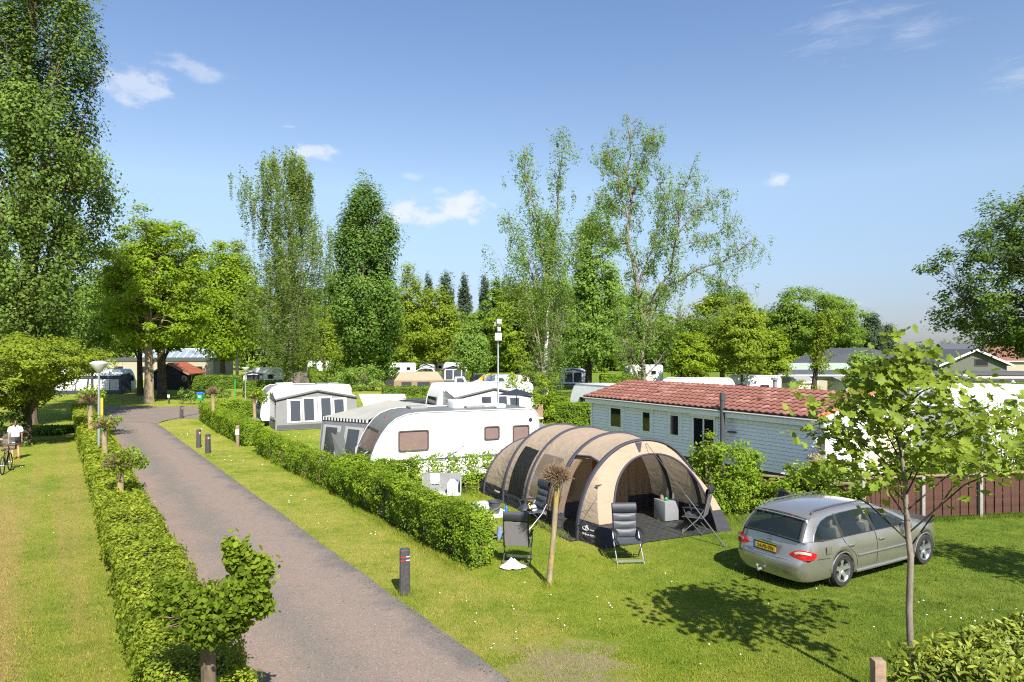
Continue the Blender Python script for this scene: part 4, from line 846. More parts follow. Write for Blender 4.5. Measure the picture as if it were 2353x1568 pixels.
M['bark_grey'] = barkmat('grey_smooth_bark', (0.10, 0.085, 0.07), (0.25, 0.215, 0.17), scale=7)
rng = np.random.default_rng(123); TX, TY = 5.14, 8.8
yt = thing('young_tulip_tree', 'slim young tulip tree with large pale green lobed leaves', 'tree', (TX, TY, 0))
tb = MB(); tb.tube([(0, 0, -.05), (.01, 0, .6), (-.01, .02, 1.3), (.0, .0, 2.0), (-.03, .02, 2.35), (-.06, .03, 3.0), (-.16, .05, 3.8), (-.17, .04, 4.45), (-.15, .0, 4.85)], [.052, .044, .041, .038, .036, .026, .018, .010, .005], 10)
tb.build('trunk', M['bark_grey'], yt, smooth=True)
bb = MB(); tips = []
def tz(z): return Vector((np.interp(z, [0, 2, 3, 3.8, 4.8], [0, 0, -.06, -.16, -.15]), .03, z))
for i in range(24):
    z = 2.1 + 2.25*i/23 ; a = i*2.39996 + .4; Ls = (1.72 - .64*(z-2.1))*(.72 + .45*rng.random())
    if math.cos(a) > .3: Ls *= 1.25
    p0 = tz(z); dirv = Vector((math.cos(a), math.sin(a)*.8, .55)); pts = [p0 + dirv*Ls*u + Vector((0, 0, .16*math.sin(u*3)*Ls)) for u in (0, .35, .7, 1)]
    bb.tube(pts, [.012, .009, .006, .003], 5)
    for u in np.linspace(.32, 1.0, 8):
        c = p0 + dirv*Ls*u + Vector((0, 0, .16*math.sin(u*3)*Ls)); tips += [c]*(1 if u < .5 else 2)
        if u > .4 and rng.random() < .5:
            e = c + Vector((rng.normal()*.26, rng.normal()*.26, rng.normal()*.12-.02)); bb.tube([c, (c+e)/2 + Vector((0, 0, .04)), e], [.005, .004, .002], 4); tips += [e]*3
for z in np.linspace(4.0, 4.9, 10): tips += [tz(z)]*2
bb.build('limbs', M['bark_dark'], yt, smooth=True)
tips = np.array([tuple(q) for q in tips]); n = len(tips); rep = 3
P = np.repeat(tips, rep, 0) + rng.normal(size=(n*rep, 3))*np.array([.13, .13, .085]); N = rnd_dirs(rng, len(P))*.75 + np.array([.1, -.2, .8])
split_leaves(yt, P, N, .085 + .075*rng.random(len(P)), .5 + .5*(rng.random(len(P))-.5), LEAF_TULIP, 'lf_tulip', rng)

lh = thing('laurel_hedge', 'glossy laurel hedge in the bottom right corner', 'hedge', (6.0, 8.3, 0))
rng = np.random.default_rng(321); n = 20000
sx = rng.random(n)*4.6 - 1.55; sy = (rng.random(n)-.5)*2.0 - .9
topz = 1.17 + .27*np.clip((sx+1.5)/2.4, 0, 1.2) + .14*np.array([mnoise.noise((a*1.7, b*1.7, 5)) for a, b in zip(sx, sy)])
lft = np.clip((sx+1.55)/.5, 0, 1)
front = rng.random(n) < .35
P = np.stack([sx + rng.normal(0, .04, n), sy*.95 + sx*.28, topz*(.72+.28*lft) - rng.exponential(.07, n)], 1)
P[front, 1] = (-.9 + 1.0 + sx*.28)[front] + rng.normal(0, .06, front.sum()); P[front, 2] = rng.random(front.sum())*topz[front]
N = rnd_dirs(rng, n)*.7 + np.array([0, -.25, .6]); N[front] += np.array([-.2, .8, 0])
lft_face = rng.random(n) < .15; P[lft_face, 0] = -1.5 + rng.normal(0, .09, lft_face.sum()); P[lft_face, 1] = -1.9 + rng.random(lft_face.sum())*1.6; P[lft_face, 2] = rng.random(lft_face.sum())*.95
split_leaves(lh, P, N, .085 + .05*rng.random(n), np.clip(.55 + .6*(rng.random(n)-.5) + .3*(P[:, 2]-1.1), 0, 1), LEAF_LONG, 'lf_laurel', rng)
cb = MB(); cb.loft([[(x, x*.28-1.75, .05), (x, x*.28-1.75, 1.0), (x, x*.28+.0, 1.0), (x, x*.28+.0, .05)] for x in (-1.35, 0, 1.5, 3.0)]); cb.build('shaded_twig_core', 'twigcore', lh)  # dark block in place of the laurel's shaded inside
wp = MB(); wp.box((0, 0, .635), (.125, .125, 1.27)); tag(wp.build('wooden_post', 'wood', bevel=.012, loc=(4.02, 7.5, 0)), 'square weathered wooden post at the laurel hedge corner', 'post')

def pollard(label, loc, th, tr, crown, leaf_m='lf_lime', bark_m='bark_lichen', leaf=.07, seed=1, twigs=160, tw_r=.3, split=0, tw_z=0.0, group='pollard trees', lean=(0, 0), tw_up=.3, tpl=LEAF_Q, fat=.014, knob=0.0):
    """pollard: straight stem, knobbly head, a burr of clipped twigs and leaf tufts; crown = list of (x, y, z, radius, leaves)"""
    rng = np.random.default_rng(seed); root = thing('pollard_tree', label, 'tree', (loc[0], loc[1], 0), 0, group)
    tb = MB(); tb.tube([(0, 0, -.05), (lean[0]*.1, 0, th*.12), (lean[0]*.5 + tr*.25, 0, th*.5), (lean[0], lean[1], th*.93), (lean[0], lean[1], th+.06)], [tr*1.25, tr*1.02, tr*.96, tr*.98, tr*1.25], 10)
    tb.build('trunk', bark_m, root, smooth=True)
    if knob:
        MB().lathe([(.01, -knob), (knob*.7, -knob*.75), (knob, 0), (knob*.75, knob*.7), (.01, knob)], 10, (lean[0], lean[1], th+tw_z)).build('knuckle', bark_m, root, smooth=True)
    if twigs:
        wb = MB()
        for i in range(twigs):
            dv = Vector(rng.normal(size=3)); dv.z = abs(dv.z)*.9 + tw_up - .25; dv.normalize(); a = Vector((lean[0], lean[1], th + tw_z)) + dv*max(tw_r*.25, knob*.8); b = Vector((lean[0], lean[1], th + tw_z)) + dv*tw_r*(.78+.3*rng.random()) + Vector(rng.normal(size=3))*.03
            wb.tube([a, (a+b)/2 + Vector(rng.normal(size=3))*.02, b], [fat, fat*.75, fat*.45], 4)
        wb.build('twigs', 'twig', root)['kind'] = 'stuff'
    P = []; 
    for (x, y, z, r, n_) in crown:
        q = rnd_dirs(rng, n_)*(rng.random((n_, 1))**.4)*r; P.append(q + np.array([x, y, z]))
    if P:
        P = np.vstack(P); c = P.mean(0); N = (P-c)*.6 + rnd_dirs(rng, len(P))*.75 + np.array([.1, -.2, .45]); TT = .45 + .6*(rng.random(len(P))-.5) + .35*(P[:, 2]-c[2]); S = leaf*(.5+.9*rng.random(len(P)))
        sp_i = rng.random(len(P)) < .10; P[sp_i] += (P[sp_i]-c)*(.04+.16*rng.random((sp_i.sum(), 1)))
        if split: split_leaves(root, P, N, S, TT, tpl, leaf_m, rng, split)
        else: link('foliage', leaf_mesh('foliage', P, N, S, TT, tpl, leaf_m, rng), root)
    return root
pollard('leafy pollard closest to the camera in the left hedge', (-3.345, 7.5), 1.56, .083, [(0.39, 0.00, 1.97, 0.28, 1883), (0.49, 0.05, 2.21, 0.21, 911), (0.34, 0.00, 2.38, 0.16, 607), (0.28, -0.05, 2.53, 0.09, 211), (0.09, -0.14, 1.78, 0.32, 1275), (-0.24, 0.00, 1.87, 0.24, 911), (-0.44, 0.05, 1.97, 0.17, 454), (-0.10, 0.23, 1.81, 0.26, 789), (-0.58, 0.00, 1.81, 0.09, 121), (0.58, 0.00, 1.87, 0.15, 394), (0.28, 0.00, 1.69, 0.19, 454), (-0.31, 0.00, 1.71, 0.17, 364)],
        bark_m='bark', leaf_m='lf_pollard', leaf=.056, seed=3, twigs=170, tw_r=.40, split=300, tw_z=.12, tpl=LEAF_ROUND, fat=.007)
pollard('second pollard in the left hedge with pinkish twiggy crown', (-10.68, 18.6), 1.36, .09, [(0.38, 0.00, 1.70, 0.31, 371), (0.10, -0.20, 1.62, 0.29, 243), (-0.25, 0.00, 1.65, 0.29, 214), (0.55, 0.10, 1.60, 0.19, 128), (0.00, 0.00, 1.90, 0.24, 157), (0.30, 0.00, 1.98, 0.13, 57)], leaf=.07, seed=4, twigs=480, tw_r=.45, tw_z=.15, fat=.009)
pollard('third pollard in the left hedge just right of the lamp post', (-14.75, 24.7), 1.75, .1, [(.2, 0, 2.05, .3, 140), (-.2, 0, 2.1, .3, 120), (.5, 0, 2.2, .15, 40)], leaf=.1, seed=5, twigs=260, tw_r=.42, tw_z=.15, fat=.012)
pollard('pollard at the far end of the left hedge', (-20.2, 32.7), 2.0, .13, [(.1, 0, 2.7, .45, 150), (-.4, 0, 2.6, .35, 100), (.5, 0, 2.6, .3, 90)], leaf=.13, seed=6, twigs=300, tw_r=.58, tw_z=.2, fat=.014)
pollard('bare topped pollard standing on the grass before the tan tent', (.74, 13.6), 2.0, .056, [(.13, -.1, 2.02, .12, 14)], leaf=.045, seed=7, twigs=1100, tw_r=.30, tw_z=.14, lean=(.15, 0), tw_up=.08, fat=.0065, knob=.13)
pollard('pollard with bare top above the bend hedge', (PX(489, 41), 41), 2.05, .12, [(0, 0, 2.2, .2, 30)], leaf=.1, seed=8, twigs=260, tw_r=.42, tw_z=.1, fat=.014)
pollard('pollard with green tuft beside the grey awning caravan', (PX(584, 38.5), 38.5), 1.85, .1, [(.45, 0, 2.1, .4, 300), (-.1, 0, 2.2, .3, 120), (.2, 0, 2.4, .25, 90)], leaf=.12, seed=9, twigs=180, tw_r=.42, tw_z=.1, fat=.014)

tree('street_tree', 'small tree beyond the right edge shading the grass beside the car', (12.4, 10.9), [(2.6, .6, .6), (3.3, 1.35, 1.35), (4.6, 1.3, 1.3), (5.6, .5, .5)], 'lf_lime', 'bark', n=80, per=60, leaf=.1, crad=.4, trunk=.08, seed=77, limbs=8)
# ------------------------------------------------------------------ lettering helper
def text(parent, s, c, u, n, h, m, name='lettering', th=.003, shear=0.0):
    cu = bpy.data.curves.new(name, 'FONT'); cu.body = s; cu.size = h*1.38; cu.align_x = 'CENTER'; cu.align_y = 'CENTER'; cu.extrude = th/2; cu.shear = shear
    o = bpy.data.objects.new('tmp', cu); me = bpy.data.meshes.new_from_object(o); bpy.data.objects.remove(o); bpy.data.curves.remove(cu)
    me.name = name; me.materials.clear(); me.materials.append(M[m])
    u, n = Vector(u).normalized(), Vector(n).normalized(); v = n.cross(u)
    r = link(name, me, parent); mt = Matrix((u, v, n)).transposed().to_4x4(); mt.translation = Vector(c); r.matrix_local = mt
    return r

# ------------------------------------------------------------------ tan air-beam tent
def clothmat(name, col, fold=0.5, trans=0.25, sc_=(1, 1, 1)):
    m, t = newmat(name); tcn = t.n('TexCoord')
    nz = t.n('TexNoise', {'Vector': (tcn, 'Object'), 'Scale': 1.3, 'Detail': 4.0})
    mp = t.n('Mapping', {'Vector': (tcn, 'Object'), 'Scale': sc_})
    wr = t.n('TexNoise', {'Vector': mp, 'Scale': 2.2, 'Detail': 3.0, 'Distortion': 1.2})
    fi = t.n('TexNoise', {'Vector': (tcn, 'Object'), 'Scale': 120.0, 'Detail': 2.0})
    c = t.ramp(nz, [(.3, tuple(q*.93 for q in col)), (.7, tuple(min(1, q*1.05) for q in col))])
    b1 = t.n('Bump', {'Height': wr, 'Strength': fold, 'Distance': .12}); b2 = t.n('Bump', {'Height': fi, 'Strength': .15, 'Distance': .01, 'Normal': b1})
    p = t.n('BsdfPrincipled', {'Base Color': c, 'Roughness': .8, 'Specular IOR Level': .2, 'Normal': b2})
    tr = t.n('BsdfTranslucent', {0: c, 'Normal': b2}); t.n('OutputMaterial', {0: t.n('MixShader', {0: trans, 1: p, 2: tr})})
    return m
M['tan'] = clothmat('tan_canvas', (0.44, 0.345, 0.25), .38, .30, (.7, .7, 1.6))
M['tan_in'] = clothmat('tan_inner_canvas', (0.42, 0.31, 0.21), .4, .45, (1.6, 1.6, .35))
M['tent_dark'] = clothmat('dark_tent_skirt', (0.045, 0.043, 0.052), .6, .04, (1, 1, 2.5))
M['beam'] = clothmat('navy_beam_sleeve', (0.052, 0.052, 0.068), .2, .02)
M['mesh_panel'] = clothmat('black_mesh_panel', (0.014, 0.014, 0.013), .8, .02, (1.5, 1.5, .6))
M['orange_in'] = clothmat('orange_inner_tent', (0.36, 0.155, 0.03), .4, .45)
M['film'] = glassmat('clear_tent_window', (0.22, 0.16, 0.11), .62, .18)
TA = R(25.0)
tent = thing('tunnel_tent', 'large tan and black inflatable tunnel tent with an open arched porch', 'tent', (1.6, 16.85, 0), TA)   # local x along the front, y to the rear
TWID = 3.9; TC = TWID/2
ARCH = [(0.0, 2.36, 1.95), (1.25, 2.41, 1.95), (2.95, 2.39, 1.93), (4.45, 2.33, 1.95), (5.95, 1.78, 1.95)]
def arch_pt(y, h, hw, th, out=0.0):
    e = 2/2.1; cx, sx = math.cos(th), math.sin(th)
    return Vector((TC - (hw+out)*math.copysign(abs(cx)**e, cx), y, (h+out)*abs(sx)**e))
def tent_pt(y, th, out=0.0, sag=True):
    for i in range(len(ARCH)-1):
        a, b = ARCH[i], ARCH[i+1]
        if y <= b[0] + 1e-6:
            f = (y-a[0])/(b[0]-a[0]); s = -.035*math.sin(math.pi*f) if sag else 0
            return arch_pt(y, a[1]+(b[1]-a[1])*f, a[2]+(b[2]-a[2])*f, th, out + s)
    a = ARCH[-1]; return arch_pt(y, a[1], a[2], th, out)
NTH = 40; THS = [math.pi*i/NTH for i in range(NTH+1)]
def th_at_z(y, z, right=False):
    best = min((THS[i] + (THS[1])*f/6 for i in range(NTH//2) for f in range(6)), key=lambda q: abs(tent_pt(y, q).z - z)); return math.pi-best if right else best
SK = 0.42
def bay(y0, y1, m=8):
    ys = [y0 + (y1-y0)*i/m for i in range(m+1)]
    return ys
def roof_panel(y0, y1, tl, tr_, name, mm, out=0.0):
    b = MB(); b.grid([[tent_pt(y, tl(y) + (tr_(y)-tl(y))*k/28, out) for k in range(29)] for y in bay(y0, y1)]); return b.build(name, mm, tent, smooth=True)
skl = lambda y: th_at_z(y, SK); skr = lambda y: th_at_z(y, SK, True); z0l = lambda y: 0.0; zpi = lambda y: math.pi
for i in range(4):
    y0, y1 = ARCH[i][0], ARCH[i+1][0]
    if i == 0:   # side door bay is open on the left
        dl = lambda y: th_at_z(y, 1.86)
        roof_panel(y0, y1, dl, skr, 'roof_panel', 'tan'); roof_panel(y0, y1, skr, zpi, 'skirt', 'tent_dark')
    else:
        roof_panel(y0, y1, skl, skr, 'roof_panel', 'tan'); roof_panel(y0, y1, z0l, skl, 'skirt', 'tent_dark'); roof_panel(y0, y1, skr, zpi, 'skirt', 'tent_dark')
# rear end: low dark slope
rb = MB(); a = ARCH[-1]
rb.grid([[arch_pt(a[0] + f*.95, a[1]*(1-f)**.8, a[2]*(1-.04*f), th) for th in THS] for f in (0, .2, .4, .6, .8, .95, 1.0)]); rb.build('rear_end', 'tent_dark', tent, smooth=True)
for i, (y, h, hw) in enumerate(ARCH):
    b = MB(); rings = []
    for th in THS:
        w2 = .075 if i < 4 else .05
        rings.append([arch_pt(y-w2, h, hw, th, .0), arch_pt(y-w2*.7, h, hw, th, .03), arch_pt(y, h, hw, th, .042), arch_pt(y+w2*.7, h, hw, th, .03), arch_pt(y+w2, h, hw, th, .0), arch_pt(y, h, hw, th, -.07)])
    b.loft(rings).build('air_beam', 'beam', tent, smooth=True)
def side_patch(y0, y1, zb, zt, mm, name, out=.012, m=6):
    b = MB(); b.grid([[tent_pt(y, th_at_z(y, zb) + (th_at_z(y, zt)-th_at_z(y, zb))*k/12, out) for k in range(13)] for y in bay(y0, y1, m)]); return b.build(name, mm, tent, smooth=True)
side_patch(3.18, 4.14, .42, 1.74, 'mesh_panel', 'mesh_window')
side_patch(1.62, 2.78, .60, 1.72, 'film', 'clear_window')
for y0, y1 in ((1.42, 1.52), (2.80, 2.88), (3.04, 3.10), (4.26, 4.36)): side_patch(y0, y1, .42, 1.95, 'tan', 'seam', .016, 2)
for y in (4.6, 1.6):                                            # woven label on the skirt
    c = tent_pt(y+.35, th_at_z(y+.35, .27), .02); text(tent, 'Campshield', c, (0, -1, 0), (-1, 0, .12), .06 if y > 4 else .085, 'curtain')
# side doorway: dark inside, inner doorway frame and rolled mesh
rear_wall = MB()
sd = MB(); sd.tube([tent_pt(.1, th_at_z(.1, 1.86), .02), tent_pt(.6, th_at_z(.6, 1.9), .02), tent_pt(1.15, th_at_z(1.15, 1.86), .02)], .03, 6); sd.build('door_awning_edge', 'beam', tent, smooth=True)
flap = MB(); flap.grid([[Vector((.02 + .10*math.sin(k*1.9+j*.4) - .12*j/6*0 + tent_pt(1.1, th_at_z(1.1, z)).x, 1.12 - .03*k, z)) for k in range(8)] for j, z in enumerate(np.linspace(.45, 1.8, 7))]); flap.build('rolled_door', 'film', tent, smooth=True)
flp = MB(); flp.grid([[Vector((tent_pt(.9, th_at_z(.9, max(.05, z))).x - .22*math.sin(k/6*math.pi)*(1-z/.5), .85 + .3*k/6, z)) for k in range(7)] for z in (.02, .2, .36, .48)]); flp.build('door_skirt', 'tent_dark', tent, smooth=True)
# porch front: leaning wall with an arched opening
LEAN = .85
def front_pt(x, z, o=0.0): return Vector((x, -LEAN*(1 - z/2.36) - o, z))
OW, OH = 1.52, 2.0
def front_pt(x, z, o=0.0): return Vector((x, -.92*(1 - z/2.3) - o, z))
def open_pt(th): e = 2/2.3; return (TC + .18 - OW*math.copysign(abs(math.cos(th))**e, math.cos(th)), OH*abs(math.sin(th))**e)
def outer_pt(th):
    q = arch_pt(0, 2.36, 1.95, th); return (q.x, q.z)
def corner_pt(th):                                                # seam where the porch wall turns back to the front beam
    ax, az_ = outer_pt(th); f = max(0.0, 1-az_/1.75)
    return Vector((ax + (.16 if th > math.pi/2 else .18)*f + (.10*(1-f) if th < math.pi/2 else -.10*(1-f))*(az_ < 2.2), -.92*f**.9 - .05, az_ - .04*(1-f)))
trows = []
for th in [math.pi*i/60 for i in range(61)]:
    ox, oz = open_pt(th); o_ = front_pt(ox, oz); c_ = corner_pt(th); a_ = arch_pt(0, 2.36, 1.95, th)
    trows.append([o_.lerp(c_, k/3) for k in range(3)] + [c_, c_.lerp(a_, .5), a_])
SKF = .52
def clip_rows(rows, lo):
    b = MB()
    for r0, r1 in zip(rows[:-1], rows[1:]):
        for k in range(5):
            q = [r0[k], r0[k+1], r1[k+1], r1[k]]; zc = sum(v.z for v in q)/4
            if (zc < SKF) == lo: b.add(q, [(0, 1, 2, 3)])
    return b
merged(clip_rows(trows, False), 'front_panel', 'tan', tent)
merged(clip_rows(trows[:31], True), 'front_skirt', 'tent_dark', tent); merged(clip_rows(trows[30:], True), 'front_skirt', 'tent_dark', tent)
ed = MB(); ed.tube([front_pt(*open_pt(math.pi*i/60), .005) for i in range(61)], .028, 6); ed.build('opening_edge', 'beam', tent, smooth=True)
pp_ = MB(); pp_.tube([front_pt(*open_pt(th), .012) + Vector((0, 0, 0)) for th in []] or [front_pt(TC+.18-OW+.04, SKF, .012), front_pt(.22, SKF, .03)], .006, 5); pp_.build('piping', 'orange', tent)
for th in (.62, 1.5, 2.45):                                     # dark corner tabs of the guy lines
    q = outer_pt(th); t_ = MB(); c0_ = corner_pt(th); t_.slab([c0_ + Vector((-.1, -.02, .0)), c0_ + Vector((.1, -.02, .0)), c0_ + Vector((.02, -.07, -.24)), c0_ + Vector((-.02, -.07, -.24))], .012); t_.build('guy_tab', 'beam', tent)
gu = Vector((.18, -.92, 0)).normalized(); gn = Vector((-.92, -.18, .12)).normalized()
def gus(f, z): return Vector((.015 + .03*z, 0, z)).lerp(Vector((.2, -.92*(1-z/1.75), z)), f) + gn*.03
text(tent, 'B', gus(.42, .36), gu, gn, .13, 'curtain', 'emblem', shear=.3); text(tent, 'ARDANI', gus(.68, .335), gu, gn, .03, 'curtain'); text(tent, 'AirSpace 410 TC', gus(.52, .21), gu, gn, .05, 'curtain')
eb = MB(); eb.tube([gus(.40 + .13*math.cos(q), .345 + .045*math.sin(q)) for q in np.linspace(0, 6.28, 20)], .006, 4); eb.build('emblem_ring', 'curtain', tent)
# inside: groundsheet, inner wall with window, open inner doorway, orange sleeping cabin
gsm, t = newmat('woven_groundsheet'); tcn = t.n('TexCoord'); br = t.n('TexBrick', {'Vector': (tcn, 'Object'), 'Scale': 2.2, 'Color1': (.020, .022, .021, 1), 'Color2': (.030, .032, .03, 1), 'Mortar': (.10, .10, .10, 1), 'Mortar Size': .008})
p = t.n('BsdfPrincipled', {'Base Color': br, 'Roughness': .6}); t.n('OutputMaterial', {0: p})
gs_ = MB(); gs_.grid([[(TC-1.75 + 3.5*i/8, y, .018 + .012*mnoise.noise((i*.7, y*1.4, 2))) for i in range(9)] for y in (-.95, -.75, -.4, .2, 1, 2, 3, 4.4)]); gs_.build('groundsheet', gsm, tent, smooth=True)
gr = MB(); gr.grid([[(-.25 + .4*i/4, y, .02 + .012*mnoise.noise((i*.9, y*2, 4))) for i in range(5)] for y in (-.1, .2, .5, .8, 1.15, 1.5)]); gr.build('side_groundsheet', gsm, tent)
IY = 2.1
def wall_poly(x0, x1, zb, zt, mm, name, y=IY, fold=.03):
    b = MB(); rows = []
    for j in range(9):
        row = []
        for k in range(13):
            x = x0 + (x1-x0)*k/12; hx = abs(x-TC)/1.93; zmax = 2.36*max(0, (1-min(1, hx)**2.1))**(1/2.1); zz = zb + (min(zt, zmax-.02)-zb)*j/8
            row.append((x, y + fold*math.sin(k*1.7)*(1-j/9), zz))
        rows.append(row)
    b.grid(rows); return b.build(name, mm, tent, smooth=True)
wall_poly(.08, 1.75, .42, 2.4, 'tan_in', 'inner_wall'); wall_poly(.08, 1.75, .02, .42, 'tent_dark', 'inner_skirt')
wf = MB(); wf.slab([(.35, IY-.05, .62), (1.12, IY-.05, .62), (1.12, IY-.05, 1.75), (.45, IY-.05, 1.70)], .006, (0, -1, 0)); wf.build('inner_window', 'film', tent)
wall_poly(2.5, 3.0, .02, 2.4, 'tan_in', 'rolled_inner_door', IY-.02, .05)
wall_poly(3.0, 3.82, .42, 2.4, 'tan_in', 'inner_wall'); wall_poly(3.0, 3.82, .02, .42, 'tent_dark', 'inner_skirt')
wall_poly(.2, 3.7, 1.05, 2.3, 'orange_in', 'sleeping_cabin', 3.2, .06); wall_poly(.2, 3.7, .02, 1.05, 'mesh_panel', 'sleeping_cabin_base', 3.2, .03)
ib = MB(); ib.tube([(2.48, IY-.06, .05), (2.42, IY-.06, 1.3), (2.22, IY-.06, 2.3)], .028, 6); ib.build('inner_beam', 'beam', tent, smooth=True)
# guy lines
def W2(o, p_): return o.matrix_basis @ Vector(p_)
gl = MB(); apx = Vector((TC+.05, -.1, 2.3)); gp_ = Vector((TC + .92, -2.05, 0.0)); md = apx.lerp(gp_, .52)
gl.tube([apx, md], .008, 5); gl.tube([md, gp_], [.016, .019], 6); gl.build('guy_line', 'darkgrey', tent)
gl = MB(); a_ = corner_pt(.62) + Vector((0, -.06, -.2)); b_ = Vector((-.12, -.62, .78)); gl.tube([a_, b_], .006, 5); gl.tube([b_, b_ + Vector((.06, .1, -.03)), b_ + Vector((-.04, .16, .02)), a_.lerp(b_, .8)], .008, 5); gl.build('guy_line', 'darkgrey', tent)
gl = MB(); gl.tube([arch_pt(0, 2.36, 1.95, 2.35, .02), Vector((5.3, -.3, 0))], .005, 5); gl.build('guy_line', 'darkgrey', tent)
for x_, y_ in ((.2, -1.0), (4.06, -1.0), (TC + .92, -2.05)):
    pg = MB(); pg.tube([(x_, y_, -.04), (x_, y_-.03, .09)], .011, 5); pg.build('tent_peg', 'steel', tent)

M['tile_b'] = mat('darker_clay_tile', (0.175, 0.068, 0.052), 0.7, var=0.3, scale=3, dirt=0.35)
M['tile_c'] = mat('sooty_clay_tile', (0.23, 0.105, 0.08), 0.75, var=0.3, scale=4, dirt=0.5)
# ------------------------------------------------------------------ white chalet with red tiled roof
ch = thing('chalet', 'long white boarded mobile chalet with red tiled roof and black flue', 'chalet', (3.75, 31.95, 0), math.atan2(-.863, .506))
CL, CW, FZ, EZ, RZ = 12.1, 4.75, .55, 2.47, 3.20
bw = MB(); bw.box((CL/2, CW/2, (FZ+EZ)/2), (CL-.06, CW-.06, EZ-FZ)); bw.slab([(.03, .03, EZ), (.03, CW-.03, EZ), (.03, CW/2, RZ-.1)], CL-.06, (1, 0, 0)); wl = bw.build('wall', 'lightgrey', ch)  # backing of the white boards coloured grey so the gaps read as shadow
NB = 15; bh = (EZ-FZ)/NB
bm_ = MB(); bm_.slab([(0, -.0, 0), (0, .022, 0), (0, .028, bh), (0, .020, bh)], CL-.16, (1, 0, 0))
bg_ = bh - .011
pm = MB(); pm.add([(0, -.012, 0), (CL-.16, -.012, 0), (CL-.16, .014, bg_), (0, .014, bg_), (0, .03, bg_), (CL-.16, .03, bg_), (0, .03, 0), (CL-.16, .03, 0)], [(0, 1, 2, 3), (3, 2, 5, 4), (6, 7, 1, 0), (0, 3, 4, 6), (1, 7, 5, 2)])
bme = pm.mesh('board', 'white')
for i in range(NB): link('board', bme, wl, (.08, -.012, FZ + i*bh))
gmsh = MB(); gmsh.add([(.012, 0, 0), (.012, CW-.16, 0), (-.014, CW-.16, bg_), (-.014, 0, bg_), (-.03, 0, bg_), (-.03, CW-.16, bg_), (-.03, 0, 0), (-.03, CW-.16, 0)], [(0, 1, 2, 3), (3, 2, 5, 4), (6, 7, 1, 0), (0, 3, 4, 6), (1, 7, 5, 2)])
gme = gmsh.mesh('board', 'white')
for i in range(NB): link('board', gme, wl, (CL+.012, .08, FZ + i*bh))
for i in range(5):
    z = EZ + i*.14; k = (z+.14-EZ)/(RZ-.1-EZ); y0 = CW/2*k + .1
    if y0 < CW/2-.1:
        b = MB(); b.slab([(CL-.02, y0, z), (CL-.02, CW-y0, z), (CL-.02, CW-y0, z+.135), (CL-.02, y0, z+.135)], .03, (1, 0, 0)); b.build('board', 'white', wl)
for x, y in ((.0, .0), (CL, .0), (CL, CW)):
    b = MB(); b.box((x, y, (FZ+EZ)/2), (.11, .11, EZ-FZ+.02)); b.build('corner_post', 'white', ch, bevel=.01)
b = MB(); b.box((CL/2, CW/2, .3), (CL-.3, CW-.3, .5)); b.build('plinth', 'darkgrey', ch)
# gutter and fascia
b = MB(); b.box((CL/2, -.27, EZ-.08), (CL+.36, .03, .24)); b.build('fascia', 'white', ch)
b = MB(); b.box((CL/2, -.12, EZ-.19), (CL+.25, .26, .02)); b.build('soffit', 'white', ch)
b = MB(); b.tube([(-.2, -.34, EZ+.03), (CL+.2, -.34, EZ+.01)], .045, 8); b.build('gutter', 'lightgrey', ch, smooth=True)
# roof: underlay, pantiles one by one, ridge tiles
ey, ez = -.32, EZ+.06; rdir = Vector((0, CW/2-ey, RZ-ez)); slen = rdir.length; rdir.normalize(); rn = Vector((0, -rdir.z, rdir.y))
b = MB(); b.slab([(-.15, ey+.05, ez+.0), (CL+.15, ey+.05, ez+.0), (CL+.15, CW/2, RZ-.05), (-.15, CW/2, RZ-.05)], .03, (0, 0, 1)); b.slab([(-.15, CW-ey, ez), (CL+.15, CW-ey, ez), (CL+.15, CW/2, RZ-.05), (-.15, CW/2, RZ-.05)], .05, (0, 0, 1)); rf = b.build('roof', 'tile', ch)
NR, NCOL = 7, 42; tl_ = slen/NR; tw = (CL+.3)/NCOL
tm = MB(); pr = [(k/6*tw, .022*math.cos(k/6*2*math.pi)+.022) for k in range(7)]
rows = [[Vector((x, 0, 0)) + rdir*s_ + rn*(h + lift) for x, h in pr] for s_, lift in ((-.05, .0), (-.05, .045), (tl_+.0, .012))]
tm.grid(rows); tmes = []
for v_ in range(3):
    me_ = tm.mesh('roof_tile', ('tile', 'tile_b', 'tile_c')[v_], smooth=True); tmes.append(me_)
rr_ = random.Random(4)
for r_ in range(NR):
    for c_ in range(NCOL):
        q = Vector((-.15 + c_*tw, ey, ez+.03)) + rdir*(r_*tl_) + rn*rr_.uniform(-.004, .004); o = link('roof_tile', tmes[rr_.choice((0, 0, 0, 1, 1, 2))], rf, q); o.rotation_euler = (rr_.uniform(-.008, .008), 0, rr_.uniform(-.01, .01))
rg = MB(); rg.tube([(0, 0, 0), (.36, 0, 0), (.37, 0, .0), (.42, 0, 0)], [.085, .085, .1, .1], 10); rme = rg.mesh('ridge_tile', 'ridge', smooth=True)
for i in range(31): link('ridge_tile', rme, rf, (-.2 + i*.405, CW/2, RZ+.0))
for x in (3.6, 8.9):
    b = MB(); b.box((x, CW/2-1.35, RZ-.26), (.32, .30, .12), 0, ('X', .27)); b.box((x, CW/2-1.52, RZ-.30), (.26, .05, .07)); b.build('roof_vent', 'tile', rf, bevel=.015)
